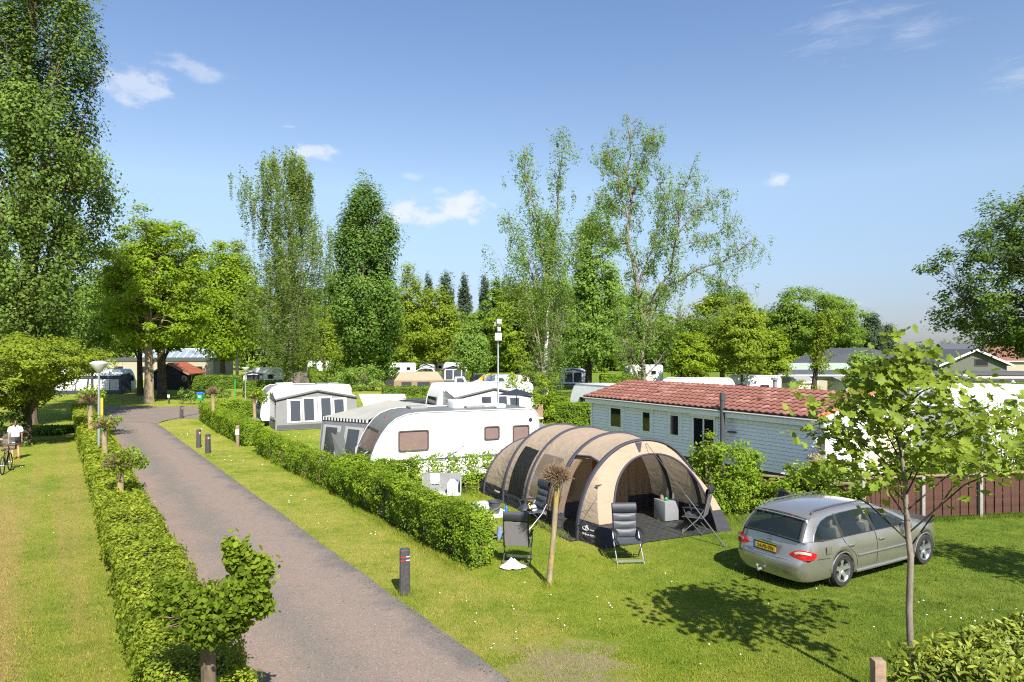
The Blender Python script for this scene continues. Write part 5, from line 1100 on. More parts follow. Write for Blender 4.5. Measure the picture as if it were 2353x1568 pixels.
for x in (-.2, CL+.17):
    for sg in (0, 1):
        y1 = ey-.05 if sg == 0 else CW-ey+.05
        b = MB(); b.slab([(x, y1, ez-.10), (x, CW/2, RZ-.10), (x, CW/2, RZ+.06), (x, y1, ez+.08)], .035, (1, 0, 0)); b.build('barge_board', 'orange' if x < 0 else 'white', ch)
        if x > 0:
            b = MB(); b.slab([(x-.22, y1, ez+.075), (x-.22, CW/2, RZ+.07), (x+.04, CW/2, RZ+.07), (x+.04, y1, ez+.075)], .035, (0, 0, 1)); b.build('verge_cap', 'orange', ch)
# windows on the long wall and the gable
for x, w_, z0_, z1_ in ((1.80, .80, 1.26, 2.17), (3.81, .54, 1.26, 2.14), (5.47, .54, 1.28, 2.14)):
    wn = window(ch, (x, -.035, (z0_+z1_)/2), (1, 0, 0), (0, -1, 0), w_, z1_-z0_, .05, 'white', 'glass', .03)
    b = MB(); b.box((x, -.025, (z0_+z1_)/2), (w_+.22, .02, z1_-z0_+.24)); b.build('surround', 'white', wn)
    b = MB(); b.box((x-.08, .0, (z0_+z1_)/2), (w_*.5, .01, z1_-z0_-.15)); b.build('net_curtain', 'grey', wn)
wn = window(ch, (7.03, -.04, 1.55), (1, 0, 0), (0, -1, 0), 1.16, 1.24, .07, 'white', 'glass', .035, bars=1)
b = MB(); b.box((7.03, -.025, 1.55), (1.36, .02, 1.42)); b.build('surround', 'white', wn)
b = MB(); b.box((7.03, -.10, 2.24), (1.36, .15, .15)); b.build('shutter_box', 'white', wn, bevel=.02)
b = MB(); b.box((CL+.05, 3.05, 1.5), (.05, 1.7, 1.35)); b.build('cream_shutter', 'cream', ch, bevel=.01)
b = MB(); b.box((CL+.09, 3.05, 2.22), (.16, 1.85, .13)); b.build('shutter_box', 'white', ch, bevel=.02)
for y in (.35, 1.85, 4.1):
    b = MB(); b.box((CL+.06, y, 1.5), (.07, .09, 1.85)); b.build('porch_post', 'white', ch)
fl = MB(); fl.tube([(8.2, -.32, .0), (8.2, -.32, 2.98)], .09, 12); fl.tube([(8.2, -.32, 2.9), (8.2, -.32, 3.12)], .105, 12); fl.tube([(8.2, -.32, 3.12), (8.2, -.32, 3.16)], .085, 12)
for z in (.95, 1.5, 2.3): fl.tube([(8.2, -.32, z), (8.2, -.32, z+.03)], .096, 12)
fl.build('flue_pipe', 'darkgrey', ch, smooth=True)
b = MB(); b.box((8.45, -.12, 1.75), (.28, .16, .05)); b.build('wall_lamp', 'darkgrey', ch)
b = MB(); b.tube([(7.6, CW/2+.9, 2.9), (7.6, CW/2+.9, 3.52)], .08, 8); b.tube([(7.6, CW/2+.9, 3.52), (7.6, CW/2+.9, 3.62)], .14, 8); b.build('vent_pipe', 'grey', ch)
b = MB(); b.tube([(CL-.25, -.1, EZ-.15), (CL-.25, -.1, FZ-.3)], .045, 8); b.build('downpipe', 'white', ch, smooth=True)
b = MB(); b.box((CL+.02, -.16, 1.78), (.03, .2, .42)); b.tube([(CL-.02, -.15, 1.8), (CL-.02, -.45, 1.86)], .01, 5); b.build('bracket', 'brownframe', ch)
# hanging basket
hbx = ch.matrix_basis @ Vector((CL-.02, -.45, 0))
hb = thing('hanging_basket', 'hanging flower basket with pink blossom at the chalet corner', 'basket', (hbx.x, hbx.y, 1.03))
b = MB(); b.lathe([(.02, 0), (.13, .05), (.18, .14), (.19, .2)], 12); b.build('bowl', 'wood', hb, smooth=True)
b = MB(); [b.tube([(.18*math.cos(a), .18*math.sin(a), .2), (0, 0, .83)], .004, 4) for a in (0, 2.1, 4.2)]; b.build('chains', 'darkgrey', hb)
rng = np.random.default_rng(2); n = 260; P = rnd_dirs(rng, n)*np.array([.25, .25, .16]) + np.array([0, 0, .27]); link('leaves', leaf_mesh('leaves', P, P-np.array([0, 0, .2]), .05, rng.random(n), LEAF_Q, 'lf_hedge', rng), hb)
M['pink'] = mat('pink_petals', (.62, .30, .36), .7, var=.3, scale=40)
P = rnd_dirs(rng, 110)*np.array([.24, .24, .15]) + np.array([0, 0, .28]); link('blossom', leaf_mesh('blossom', P, rnd_dirs(rng, 110) + np.array([0, -.5, .6]), .045, rng.random(110), hexa, 'pink', rng), hb)

# ------------------------------------------------------------------ red-brown fence with concrete posts
def fence(label, a, b_, h, gap_posts=1.85, pw=.14):
    a, b_ = Vector((*a, 0)), Vector((*b_, 0)); L = (b_-a).length; rz = math.atan2((b_-a).y, (b_-a).x); f = thing('wooden_fence', label, 'fence', a, rz)
    me1 = MB().box((0, 0, h/2+.03), (pw-.012, .022, h-.06)).mesh('plank', 'brownwood', bevel=.004, seg=1)
    n = int(L/pw); rr = random.Random(int(L*100))
    for i in range(n):
        o = link('plank', me1, f, (i*pw + pw/2, (.011 if i % 2 else -.011) + rr.uniform(-.004, .004), rr.uniform(-.012, .008))); o.rotation_euler = (0, rr.uniform(-.012, .012), 0)
    for k in range(int(L/gap_posts)+1): MB().box((k*gap_posts, -.05, (h+.04)/2), (.1, .1, h+.04)).build('post', 'concrete', f, bevel=.01)
    MB().box((L/2, 0, h+.03), (L, .14, .04)).build('top_rail', 'wood', f)
    for z in (.25, h-.25): MB().box((L/2, .04, z), (L, .03, .07)).build('rail', 'brownwood', f)
    return f
fence('low red brown plank fence under the chalet wall behind the bushes', (6.6, 20.6), (9.4, 18.75), .98)
fence('red brown plank fence with concrete posts right of the car', (9.5, 18.55), (16.6, 19.85), 1.18)
pl = MB(); pl.tube([(0, 0, 0), (0, .02, 2.6)], .045, 8); tag(pl.build('white_pole', 'white', loc=(15.35, 21.2, 0)), 'white pole standing behind the fence at the right edge', 'pole')
# ------------------------------------------------------------------ estate car
def paintmat(name, col, flake=.5):
    m, t = newmat(name); tcn = t.n('TexCoord'); nz = t.n('TexNoise', {'Vector': (tcn, 'Object'), 'Scale': 3.0, 'Detail': 4.0})
    c = t.ramp(nz, [(.3, tuple(q*.93 for q in col)), (.7, tuple(q*1.04 for q in col))])
    p = t.n('BsdfPrincipled', {'Base Color': c, 'Metallic': flake, 'Roughness': .26, 'Coat Weight': 1.0, 'Coat Roughness': .03}); t.n('OutputMaterial', {0: p}); return m
M['silver'] = paintmat('champagne_silver_paint', (0.36, 0.343, 0.315), .7)
M['inkblue'] = paintmat('dark_blue_paint', (0.02, 0.025, 0.04), .3)
M['taillight'] = mat('red_lamp_glass', (.50, .012, .015), .12, var=.15, scale=20, coat=.8)
M['lampclear'] = mat('clear_lamp_glass', (.62, .55, .52), .12, var=.15, scale=30, coat=.8)
M['tyre'] = mat('tyre_rubber', (.020, .019, .018), .8, bump=.3, bscale=40)
M['beige'] = mat('beige_leather', (.52, .44, .33), .55)
M['plate'] = mat('yellow_plate', (.72, .42, .01), .4, var=.03)
M['chrome'] = mat('chrome', (.75, .75, .76), .12, metal=1.0, var=.03)
def estate_car(label, loc, rz, paint, detail=True, name='estate_car'):
    car = thing(name, label, 'car', (loc[0], loc[1], 0), rz)         # x forward from the rear axle, y to the left
    WB = 2.854; XR, XF = -1.13, 3.68; ra = .365
    def halfw(x):
        f = np.interp(x, [XR, XR+.10, XR+.3, -.2, 1.5, 3.0, XF-.35, XF-.1, XF], [.70, .82, .875, .905, .91, .895, .84, .70, .52]); return float(f)
    def arch(x):
        z = .215
        for c in (0, WB):
            if abs(x-c) < ra: z = max(z, .315 + math.sqrt(ra*ra-(x-c)**2))
        return z
    def belt(x): return float(np.interp(x, [XR, -.6, .5, 2.2, 2.9, XF-.3, XF], [.97, .985, .985, .965, .90, .80, .66]))
    xs = sorted(set([XR, XR+.03, XR+.08, XR+.16, XR+.3, XR+.45] + [round(-ra + 2*ra*k/12, 4) for k in range(13)] + [-.55, .5, .8, 1.2, 1.6, 2.0, 2.35] + [round(WB-ra + 2*ra*k/12, 4) for k in range(13)] + [XF-.4, XF-.25, XF-.12, XF-.04, XF]))
    rings = []
    for x in xs:
        hw, zl, zb = halfw(x), arch(x), belt(x); rear = max(0, 1-(x-XR)/.3); xo = lambda z: x + rear*float(np.interp(z, [.2, .34, .40, .58, .63, .97], [.06, .0, -.03, -.03, .045, .13]))
        sec = [(hw*.93, zl), (hw*.975, zl+.045), (hw*.995, max(zl+.08, .46)), (hw, max(zl+.11, .60)), (hw*.995, max(zl+.14, .74)), (hw*.975, max(zl+.17, .86)), (hw*.94, zb)]
        rings.append([Vector((xo(z), -y, z)) for y, z in sec])
    bd = MB()
    for sg in (1, -1): bd.grid([[Vector((q.x, q.y*sg, q.z)) for q in r] for r in rings])
    for end in (0, -1):                                              # rear and front faces
        r = rings[end]; bd.grid([[Vector((q.x + (-.045 if end == 0 else .06)*(1-(k/4-1)**2)*1.0, q.y*(1-k/4), q.z)) for k in range(9)] for q in r])
    hood = [i for i, x in enumerate(xs) if x >= 2.2]
    bd.grid([[Vector((rings[i][-1].x, rings[i][-1].y*(1-k/4), rings[i][-1].z + .07*(1-(k/4-1)**2)*min(1, (XF-xs[i])/.5))) for k in range(9)] for i in hood])
    dk = [i for i, x in enumerate(xs) if x <= XR+.2]
    body = merged(bd, 'body', paint, car)
    un = MB(); un.box((1.25, 0, .33), (4.4, 1.5, .22)); un.build('underbody', 'black', car)
    for c in (0, WB):
        for sg in (-1, 1):
            a = MB(); a.tube([(c, sg*.60, .32), (c, sg*.80, .32)], ra-.004, 20); a.build('wheel_well', 'black', car)
    # cabin: glass outline and outer outline, both on a side surface that leans in
    def side(x, z, o=0.0, sg=-1): f = max(0, (z-.96)/.5); tp_ = max(0, (-.45-x)/.55); return Vector((x, sg*(.852 - .215*f - .03*f*f + o - .10*tp_*tp_), z))
    G = [(-.80, .985), (-.74, 1.08), (-.62, 1.20), (-.45, 1.30), (-.2, 1.362), (.2, 1.392), (.7, 1.402), (1.15, 1.385), (1.5, 1.32), (1.85, 1.19), (2.15, 1.04), (2.26, .985)]
    O = [(-1.02, .975), (-.96, 1.06), (-.84, 1.22), (-.70, 1.35), (-.50, 1.425), (.2, 1.465), (.7, 1.472), (1.15, 1.452), (1.55, 1.37), (1.95, 1.22), (2.32, 1.05), (2.50, .96)]
    cab = MB()
    for sg in (-1, 1):
        cab.grid([[side(*g, 0, sg), side((g[0]+o[0])/2, (g[1]+o[1])/2, .006, sg), side(*o, -.012, sg)] for g, o in zip(G, O)])
        cab.grid([[side(x, .985, .004, sg), side(x, .955, .012, sg)] for x in (-1.0, -.5, 0, .5, 1, 1.5, 2, 2.4)])
        for xa, xb, xc, xd in ((.00, .09, -.02, .07), (1.02, 1.13, .94, 1.06)):
            MB().add([side(xa, .98, .003, sg), side(xb, .98, .003, sg), side(xd, 1.395, .003, sg), side(xc, 1.395, .003, sg)], [(0, 1, 2, 3)]).build('door_pillar', 'black', car)
    cols = []
    for o in O[3:9]:
        l, r = side(*o, -.012, 1), side(*o, -.012, -1); cols.append([l.lerp(r, k/8) + Vector((0, 0, .045*(1-(k/4-1)**2))) for k in range(9)])
    cab.grid(cols)
    cabin = merged(cab, 'cabin', paint, car)
    def strip(ia, ib, ex=0.0, nar=0.0):
        rows = []
        for i in range(ia, ib+1):
            l, r = side(*O[i], -.014-nar, 1), side(*O[i], -.014-nar, -1); rows.append([l.lerp(r, k/8) + Vector((ex*(1-(k/4-1)**2), 0, .03*(1-(k/4-1)**2))) for k in range(9)])
        return rows
    MB().grid(strip(0, 3, -.05, .07)).build('rear_window', 'carglass', cabin, smooth=True)
    for sg in (0, 8):
        MB().grid([[a[sg], b[sg]] for a, b in zip(strip(0, 3, -.05, -.006), strip(0, 3, -.05, .075))]).build('rear_pillar', paint, cabin, smooth=True)
    sp_ = MB(); rows_ = strip(3, 3, -.05, .02)[0]; sp_.loft([[q + Vector((.10, 0, .012)), q + Vector((-.07, 0, -.008)), q + Vector((-.06, 0, -.03)), q + Vector((.06, 0, -.03))] for q in rows_]); sp_.build('roof_spoiler', paint, cabin, smooth=True)
    MB().grid(strip(8, 11, .05)).build('windscreen', 'carglass', cabin, smooth=True)
    def rim(a, b, name, mm, w=.05):
        rows = strip(a, b, -.052, .065)
        for col_ in (0, 8):
            bb_ = MB(); bb_.tube([rows[i][col_] + Vector((-.004, 0, 0)) for i in range(len(rows))], w, 6); bb_.build(name, mm, cabin, smooth=True)
        for rr in (0, -1):
            bb_ = MB(); bb_.tube([q + Vector((-.004, 0, 0)) for q in rows[rr]], w*(1.0 if rr == 0 else .6), 6); bb_.build(name, mm, cabin, smooth=True)
    rim(0, 3, 'rear_window_seal', 'black', .026)
    if detail:
        bl = MB(); rows = strip(2, 3, -.055); bl.tube([q for q in rows[-1][2:7]], .014, 6); bl.build('brake_light', 'taillight', cabin)
    for sg in (-1, 1):
        bot = lambda x: (x, .987)
        def pane_(ia, ib, x0, x1, nm):
            top = [g for g in G if x0 - .02 <= g[0] <= x1 + .02]; 
            zt = lambda x: float(np.interp(x, [g[0] for g in G], [g[1] for g in G]))
            X = np.linspace(x0, x1, 9); g = MB(); g.grid([[side(x, .985 + (zt(x)-.985)*k/4, -.004, sg) for k in range(5)] for x in X]); g.build(nm, 'carglass', cabin, smooth=True)
        pane_(0, 0, -.80, .0, 'quarter_window'); pane_(0, 0, .09, 1.02, 'rear_side_window'); pane_(0, 0, 1.13, 2.26, 'front_side_window')
        b = MB(); b.tube([side(x, .978, .012, sg) for x in np.linspace(-.82, 2.3, 14)], .012, 5); b.build('window_trim', 'black', cabin)
        b = MB(); b.tube([side(x, z, .006, sg) for x, z in G], .010, 5); b.build('window_trim', 'black' if not detail else 'chrome', cabin)
        b = MB(); pts = [(-.55, 1.435), (-.42, 1.492), (.3, 1.523), (1.0, 1.52), (1.30, 1.485), (1.38, 1.45)]; b.tube([side(x, z, -.055, sg) for x, z in pts], .019, 6); b.build('roof_rail', 'darkgrey', cabin, smooth=True)
        b = MB(); b.box((1.98, sg*.985, 1.0), (.13, .18, .13)); b.tube([(2.0, sg*.86, .97), (1.98, sg*.95, .99)], .03, 6); b.build('door_mirror', paint, car, bevel=.035)
    for x, y in ((1.42, -.37), (1.42, .37), (.45, -.37), (.45, .37)):
        s_ = thing('seat', None, None); s_.parent = car; s_.location = (x, y, 0)
        b = MB(); b.box((-.16, 0, .82), (.15, .48, .55), 0, ('Y', -.2)); b.build('seat_back', 'beige', s_, bevel=.05); b = MB(); b.box((-.26, 0, 1.17), (.10, .26, .16)); b.build('headrest', 'beige', s_, bevel=.045)
    b = MB(); b.box((-.45, 0, .80), (.9, 1.3, .06)); b.build('load_cover', 'darkgrey', car)
    # wheels
    wm = []
    for (x, sg) in ((0, -1), (0, 1), (WB, -1), (WB, 1)):
        w_ = thing('wheel', None, None); w_.parent = car; w_.location = (x, sg*.79, .322)
        if not wm:
            t_ = MB(); t_.lathe([(.225, -.105), (.30, -.11), (.322, -.08), (.325, 0), (.322, .08), (.30, .11), (.225, .105)], 32, axis='Y', caps=False); wm.append(t_.mesh('tyre', 'tyre', smooth=True))
            r_ = MB(); r_.lathe([(.228, -.10), (.222, -.07), (.215, .07), (.228, .10)], 32, axis='Y', caps=False); r_.lathe([(.001, -.045), (.07, -.05), (.07, .0)], 16, axis='Y')
            for k in range(5):
                a = 2*math.pi*k/5 + .3; ca, sa = math.cos(a), math.sin(a); u = Vector((ca, 0, sa)); v = Vector((-sa, 0, ca))
                pr_ = [(.05, .045), (.13, .036), (.22, .062)]; r_.loft([[u*rr + v*hw_ + Vector((0, -.075 + .02*(rr < .1), 0)), u*rr - v*hw_ + Vector((0, -.075 + .02*(rr < .1), 0)), u*rr - v*hw_*.8 + Vector((0, -.03, 0)), u*rr + v*hw_*.8 + Vector((0, -.03, 0))] for rr, hw_ in pr_])
            wm.append(r_.mesh('rim', 'alu', smooth=True)); d_ = MB(); d_.lathe([(.001, .0), (.2, .0), (.2, .03)], 20, axis='Y'); wm.append(d_.mesh('brake_disc', 'black'))
        for me_, nm in zip(wm, ('tyre', 'rim', 'brake_disc')):
            o = link(nm, me_, w_)
            if sg > 0: o.rotation_euler = (0, 0, math.pi)
    if not detail: return car
    # tail lamps, plate, badge, bumper line, handles, seams, tow ball
    for sg in (-1, 1):
        L_ = []; 
        for y, x in ((.50, XR+.035), (.60, XR+.038), (.70, XR+.045), (.80, XR+.085), (.875, XR+.165), (.905, XR+.29)): L_.append((y, x))
        lo = [.69, .668, .655, .652, .665, .70]; hi = [.74, .80, .832, .838, .822, .775]
        b = MB(); b.grid([[Vector((x - .014 + (.0 if z < .74 else .012), sg*y*1.012, z)) for z in np.linspace(l, h, 5)] for (y, x), l, h in zip(L_, lo, hi)]); b.build('tail_light', 'taillight', car, smooth=True, solid=.012)
        b = MB(); b.grid([[Vector((x - .019 + .008, sg*y*1.02, z)) for z in (h-.070, h-.045, h-.02)] for (y, x), h in list(zip(L_, hi))[1:5]]); b.build('reversing_light', 'lampclear', car, smooth=True)
    b = MB(); b.box((XR-.035, .03, .745), (.02, .56, .17)); b.build('plate_recess', 'darkgrey', car)
    pt = MB(); pt.box((XR-.048, .03, .745), (.012, .52, .11)); pl_ = pt.build('licence_plate', 'plate', car)
    b = MB(); b.box((XR-.056, .267, .745), (.004, .045, .108)); b.build('blue_band', 'blue', pl_)
    text(pl_, '24-PS-TN', (XR-.056, .005, .745), (0, -1, 0), (-1, 0, 0), .073, 'black', th=.004)
    b = MB(); b.box((XR-.044, .03, .84), (.03, .62, .018)); b.build('handle_bar', 'chrome', car)
    b = MB(); b.tube([(XR+.035, .03+.047*math.cos(q), .905+.047*math.sin(q)) for q in np.linspace(0, 6.283, 22)], .006, 5); [b.tube([(XR+.035, .03, .905), (XR+.035, .03+.045*math.cos(q), .905+.045*math.sin(q))], .005, 4) for q in (1.5708, 3.665, 5.76)]; b.build('star_emblem', 'chrome', car)
    for z, x, w_ in ((.615, XR-.048, 1.2), (.40, XR-.05, 1.25)):
        b = MB(); b.tube([(x + .10*(abs(y)/.72)**3, y, z - .0) for y in np.linspace(-w_/1.75, w_/1.75, 13)], .006, 5); b.build('bumper_line', 'grey', car)
    b = MB(); b.tube([(XR-.02, .25, 1.02), (XR+.02, -.25, 1.035)], .009, 5); b.build('rear_wiper', 'black', car)
    b = MB(); b.tube([(XR-.02, .12, .28), (XR-.14, .12, .27), (XR-.16, .12, .34)], [.028, .026, .018], 8); b.lathe([(.002, .335), (.022, .345), (.027, .365), (.02, .385), (.002, .39)], 10, (XR-.16, .12, 0)); b.build('tow_ball', 'steel', car, smooth=True)
    def hwx(x): return halfw(x)
    for sg in (-1, 1):
        for x in (.25, 1.25):
            b = MB(); b.tube([(x-.1, sg*(hwx(x)+.004), .80), (x-.04, sg*(hwx(x)+.028), .81), (x+.06, sg*(hwx(x)+.028), .81), (x+.1, sg*(hwx(x)+.004), .80)], .017, 6); b.build('door_handle', paint, car, smooth=True)
        b = MB(); b.tube([(x, sg*(hwx(x)+.004), .565) for x in np.linspace(.45, 2.35, 12)], .02, 6); b.build('side_moulding', paint, car, smooth=True)
        b = MB(); b.tube([(x, sg*(hwx(x)-.03), .25) for x in np.linspace(.42, 2.44, 10)], .035, 6); b.build('sill', paint, car, smooth=True)
        for pts in ([(.02, .96), (.06, .89), (.12, .81), (.22, .73), (.32, .65), (.40, .56), (.43, .46), (.44, .38), (.44, .30)], [(1.07, .96), (1.08, .86), (1.09, .74), (1.09, .6), (1.09, .46), (1.09, .34), (1.09, .27)], [(2.12, .95), (2.14, .86), (2.15, .74), (2.16, .6), (2.17, .46), (2.19, .34), (2.2, .27)], [(-1.0, .62), (-.75, .645), (-.42, .63)]):
            b = MB(); b.tube([(x, sg*(hwx(x)*float(np.interp(z, [.26, .32, .46, .6, .74, .86, .97], [.94, .978, .996, 1.0, .996, .977, .945]))+.001), z) for x, z in pts for x, z in [(x, z)]], .006, 4); b.build('panel_gap', 'black', car)
        for c in (0, WB):
            b = MB(); b.tube([(c + (ra+.006)*math.cos(q), sg*(hwx(c)*.972+.012), .315 + (ra+.006)*math.sin(q)) for q in np.linspace(.05, math.pi-.05, 20)], .014, 5); b.build('wheel_arch_lip', paint, car, smooth=True)
    b = MB(); b.box((-.45, -.902, .79), (.15, .012, .15)); b.build('fuel_flap', paint, car, bevel=.005)
    return car
CARZ = math.atan2(1.42, 2.47)
rear_axle = Vector((6.5, 13.56)) + .80*Vector((-math.sin(CARZ), math.cos(CARZ)))
car = estate_car('silver estate car parked on the grass beside the tent', rear_axle, CARZ, 'silver')
# its far rear door stands open, clothes hung over it
dr = thing('open_door', None, None); dr.parent = car; dr.location = (.95, .9, 0); dr.rotation_euler = (0, 0, R(-118))
MB().box((-.5, 0, .58), (.95, .06, .62)).build('door_skin', 'silver', dr, bevel=.03)
b = MB(); b.tube([(-.03, 0, .9), (-.10, -.06, 1.30), (-.30, -.08, 1.37), (-.75, -.06, 1.33), (-.97, 0, .9)], .035, 6); b.build('door_frame', 'black', dr, smooth=True)
jk = thing('draped_jacket', 'dark jacket and tan cloth hung over the open car door', 'clothes', tuple(car.matrix_basis @ dr.matrix_basis @ Vector((-.5, -.05, 1.36))), CARZ + R(-118))
for nm, mm, x0, x1, h_ in (('dark_cloth', 'blackfab', -.30, -.0, .42), ('tan_cloth', 'tan_in', 0.02, .36, .36)):
    b = MB(); b.grid([[Vector((x0 + (x1-x0)*i/6 + .02*math.sin(j+i), y + .015*math.sin(i*2.1+j), z)) for i in range(7)] for j, (y, z) in enumerate(((-.07, -h_), (-.065, -h_*.5), (-.05, -.04), (0, .035), (.05, -.04), (.06, -h_*.4), (.065, -h_*.8)))]); b.build(nm, mm, jk, smooth=True, solid=.006)
estate_car('dark blue car parked behind the white caravan awning', (PX(940, 45.5), 45), R(20), 'inkblue', False, 'parked_car')

# ------------------------------------------------------------------ caravans
def roundprof(L, H, fr_, rr_=.28, z0=.38, nose=0.0):
    """side outline from the lower front corner over the roof to the lower rear corner"""
    a = L/2; pts = [(-a+.10, z0), (-a, z0+.25)]
    pts += [(-a + nose*.0 + fr_*f[0], f[1]*H) for f in ((.02, .42), (.12, .58), (.30, .74), (.5, .86), (.72, .95), (1.0, 1.0))]
    pts += [(a-rr_, H)] + [(a - rr_ + rr_*math.sin(q), H - rr_ + rr_*math.cos(q)) for q in (.5, 1.0, 1.5708)] + [(a, z0)]
    return pts
def caravan(label, loc, rz, L, W_, H, shell='white_gloss', sidem='white_gloss', trim='lightgrey', fr_=.9, wins=(), ends=(), stripe=None, hatches=(), group=None, z0=.38, wheels=True, frame='brownframe', glass='brownglass', prof=None, fwin=None, hitch=True):
    c = thing('caravan', label, 'caravan', (loc[0], loc[1], 0), rz, group); P_ = prof or roundprof(L, H, fr_, z0=z0); w2 = W_/2
    sh_ = MB(); ys = [-w2 + W_*k/6 for k in range(7)]
    sh_.grid([[Vector((x, y, z + (.035*(1-(y/w2)**2) if z > H*.9 else 0))) for y in ys] for x, z in P_]); sh_.build('shell', shell, c, smooth=True)
    for sg in (-1, 1):
        b = MB(); b.slab([(x, sg*(w2-.002), z) for x, z in P_], .02, (0, -sg, 0)); b.build('side_panel', sidem, c)
        b = MB(); b.tube([(x, sg*w2, z) for x, z in P_], .024, 5, caps=False); b.build('edge_trim', trim, c, smooth=True)
        if stripe:
            b = MB(); b.box((0, sg*(w2+.004), stripe[0]), (L*.92, .008, stripe[1])); b.build('stripe', stripe[2], c)
    b = MB(); b.box((0, 0, z0+.01), (L-.25, W_-.12, .04)); b.build('floor', 'darkgrey', c)
    for x, z, w_, h in wins: window(c, (x, -w2-.004, z), (1, 0, 0), (0, -1, 0), w_, h, .045, frame, glass, .035, r=.07)
    for y, z, w_, h in ends:   # rear wall windows
        window(c, (L/2+.004, y, z), (0, 1, 0), (1, 0, 0), w_, h, .045, frame, glass, .035, r=.07)
    if fwin:                    # front window on the sloping nose
        z_a, z_b, w_ = fwin; xa = np.interp(z_a, [q[1] for q in P_[:8]], [q[0] for q in P_[:8]]); xb = np.interp(z_b, [q[1] for q in P_[:8]], [q[0] for q in P_[:8]])
        v = Vector((xb-xa, 0, z_b-z_a)); n_ = Vector((-v.z, 0, v.x)); window(c, ((xa+xb)/2 - .03, 0, (z_a+z_b)/2 + .02), (0, 1, 0), n_, w_, v.length, .05, frame, glass, .04, v=v, r=.08)
    for x, y, w_, d_, h, mm in hatches:
        b = MB(); b.box((x, y, H+.03+h/2), (w_, d_, h)); b.build('roof_hatch', mm, c, bevel=min(.04, h*.3))
    if wheels:
        for sg in (-1, 1):
            b = MB(); b.lathe([(.001, -.09), (.2, -.09), (.3, -.08), (.315, 0), (.3, .08), (.001, .09)], 18, (L*.06, sg*(w2-.14), .315), 'Y'); b.build('wheel', 'tyre', c, smooth=True)
    if hitch:
        b = MB(); b.tube([(-L/2+.3, -.5, .42), (-L/2-.9, 0, .45), (-L/2+.3, .5, .42)], .035, 6); b.tube([(-L/2-.8, 0, 0), (-L/2-.8, 0, .55)], .03, 6); b.build('drawbar', 'steel', c)
    return c
CA = R(24)
MP = [(-2.93, .40), (-3.05, .62), (-3.07, .95), (-3.0, 1.25), (-2.86, 1.6), (-2.68, 1.92), (-2.45, 2.22), (-2.2, 2.42), (-1.85, 2.55), (-1.45, 2.6), (2.65, 2.6), (2.86, 2.55), (3.0, 2.38), (3.05, 2.1), (3.05, .40)]
cv = caravan('large white caravan with dark grey roof and brown windows', (-2.29, 24.47), CA, 6.1, 2.3, 2.6, 'grey_roof', 'white_gloss', 'lightgrey', wins=((-1.6, 1.68, 1.05, .70), (1.22, 1.80, .58, .48), (2.34, 1.62, .66, .82)), prof=MP, fwin=(1.28, 2.0, 1.75),
             hatches=((-1.1, .2, .62, .62, .09, 'grey'), (.9, -.15, .72, .6, .08, 'grey'), (1.6, .35, 1.3, .8, .06, 'offwhite'), (1.75, -.6, .35, .3, .06, 'white')))
b = MB(); b.loft([[(x, y*f, 2.62 + z) for x, y in ((-.1, -.36), (1.0, -.36), (1.08, .0), (1.0, .36), (-.1, .36), (-.18, 0))] for f, z in ((1, 0), (1, .14), (.86, .25), (.6, .29))]); b.build('air_conditioner', 'white', cv, smooth=True, loc=(.25, .2, 0))
for pts, r_, mm in (([(-.05, 1.18), (.12, 1.24), (.32, 1.38), (.42, 1.40)], .014, 'navyblue'), ([(.05, 1.30), (.25, 1.46), (.45, 1.60), (.68, 1.66)], .008, 'lightgrey'), ([(-.0, 1.26), (.2, 1.40), (.35, 1.52)], .010, 'lightgrey')):
    b = MB(); b.tube([(x-.2, -1.158, z) for x, z in pts], r_, 5); b.build('swoosh_mark', mm, cv)
for x in (-2.05, -.75, .65, 1.75):
    b = MB(); b.box((x, -1.153, 1.5), (.008, .008, 1.9)); b.build('panel_seam', 'lightgrey', cv)
b = MB(); b.box((-.2, -1.156, .82), (.5, .014, .3)); o_ = b.build('service_hatch', 'white', cv, bevel=.01); b = MB(); b.box((1.75, -1.156, .85), (.42, .014, .36)); b.build('fridge_vent', 'lightgrey', cv, bevel=.01)
b = MB(); b.box((2.35, -1.16, .80), (.12, .02, .05)); b.build('marker_light', 'orange', cv)
b = MB(); b.box((.1, -1.158, 1.02), (5.0, .012, .045)); b.build('blue_stripe', 'navyblue', cv)
b = MB(); b.box((.1, -1.157, .62), (5.6, .014, .10)); b.build('skirt_strip', 'lightgrey', cv)
b = MB(); b.slab([(-2.31, -.05, 2.37), (-2.31, .12, 2.37), (-2.22, .12, 2.45)], .012); b.build('red_emblem', 'red', cv)
b = MB(); b.lathe([(.001, -.02), (.07, -.02), (.07, .0)], 12, (2.72, -1.15, 2.2), 'Y'); b.build('round_vent', 'black', cv)
for y in (-.75, .75):
    b = MB(); b.tube([(-3.06, y, .95), (-3.16, y, 1.0), (-3.14, y, 1.3), (-3.0, y, 1.35)], .016, 6); b.build('grab_handle', 'lightgrey', cv)

def panel(parent, pts, mm, name='panel', th=.012): return MB().slab(pts, th).build(name, mm, parent)
def lerp4(q, u, v): a = Vector(q[0]).lerp(Vector(q[1]), u); b = Vector(q[3]).lerp(Vector(q[2]), u); return a.lerp(b, v)
def sub(q, u0, u1, v0, v1, off): 
    n = (Vector(q[1])-Vector(q[0])).cross(Vector(q[3])-Vector(q[0])).normalized()
    return [lerp4(q, u, v) + n*off for u, v in ((u0, v0), (u1, v0), (u1, v1), (u0, v1))]
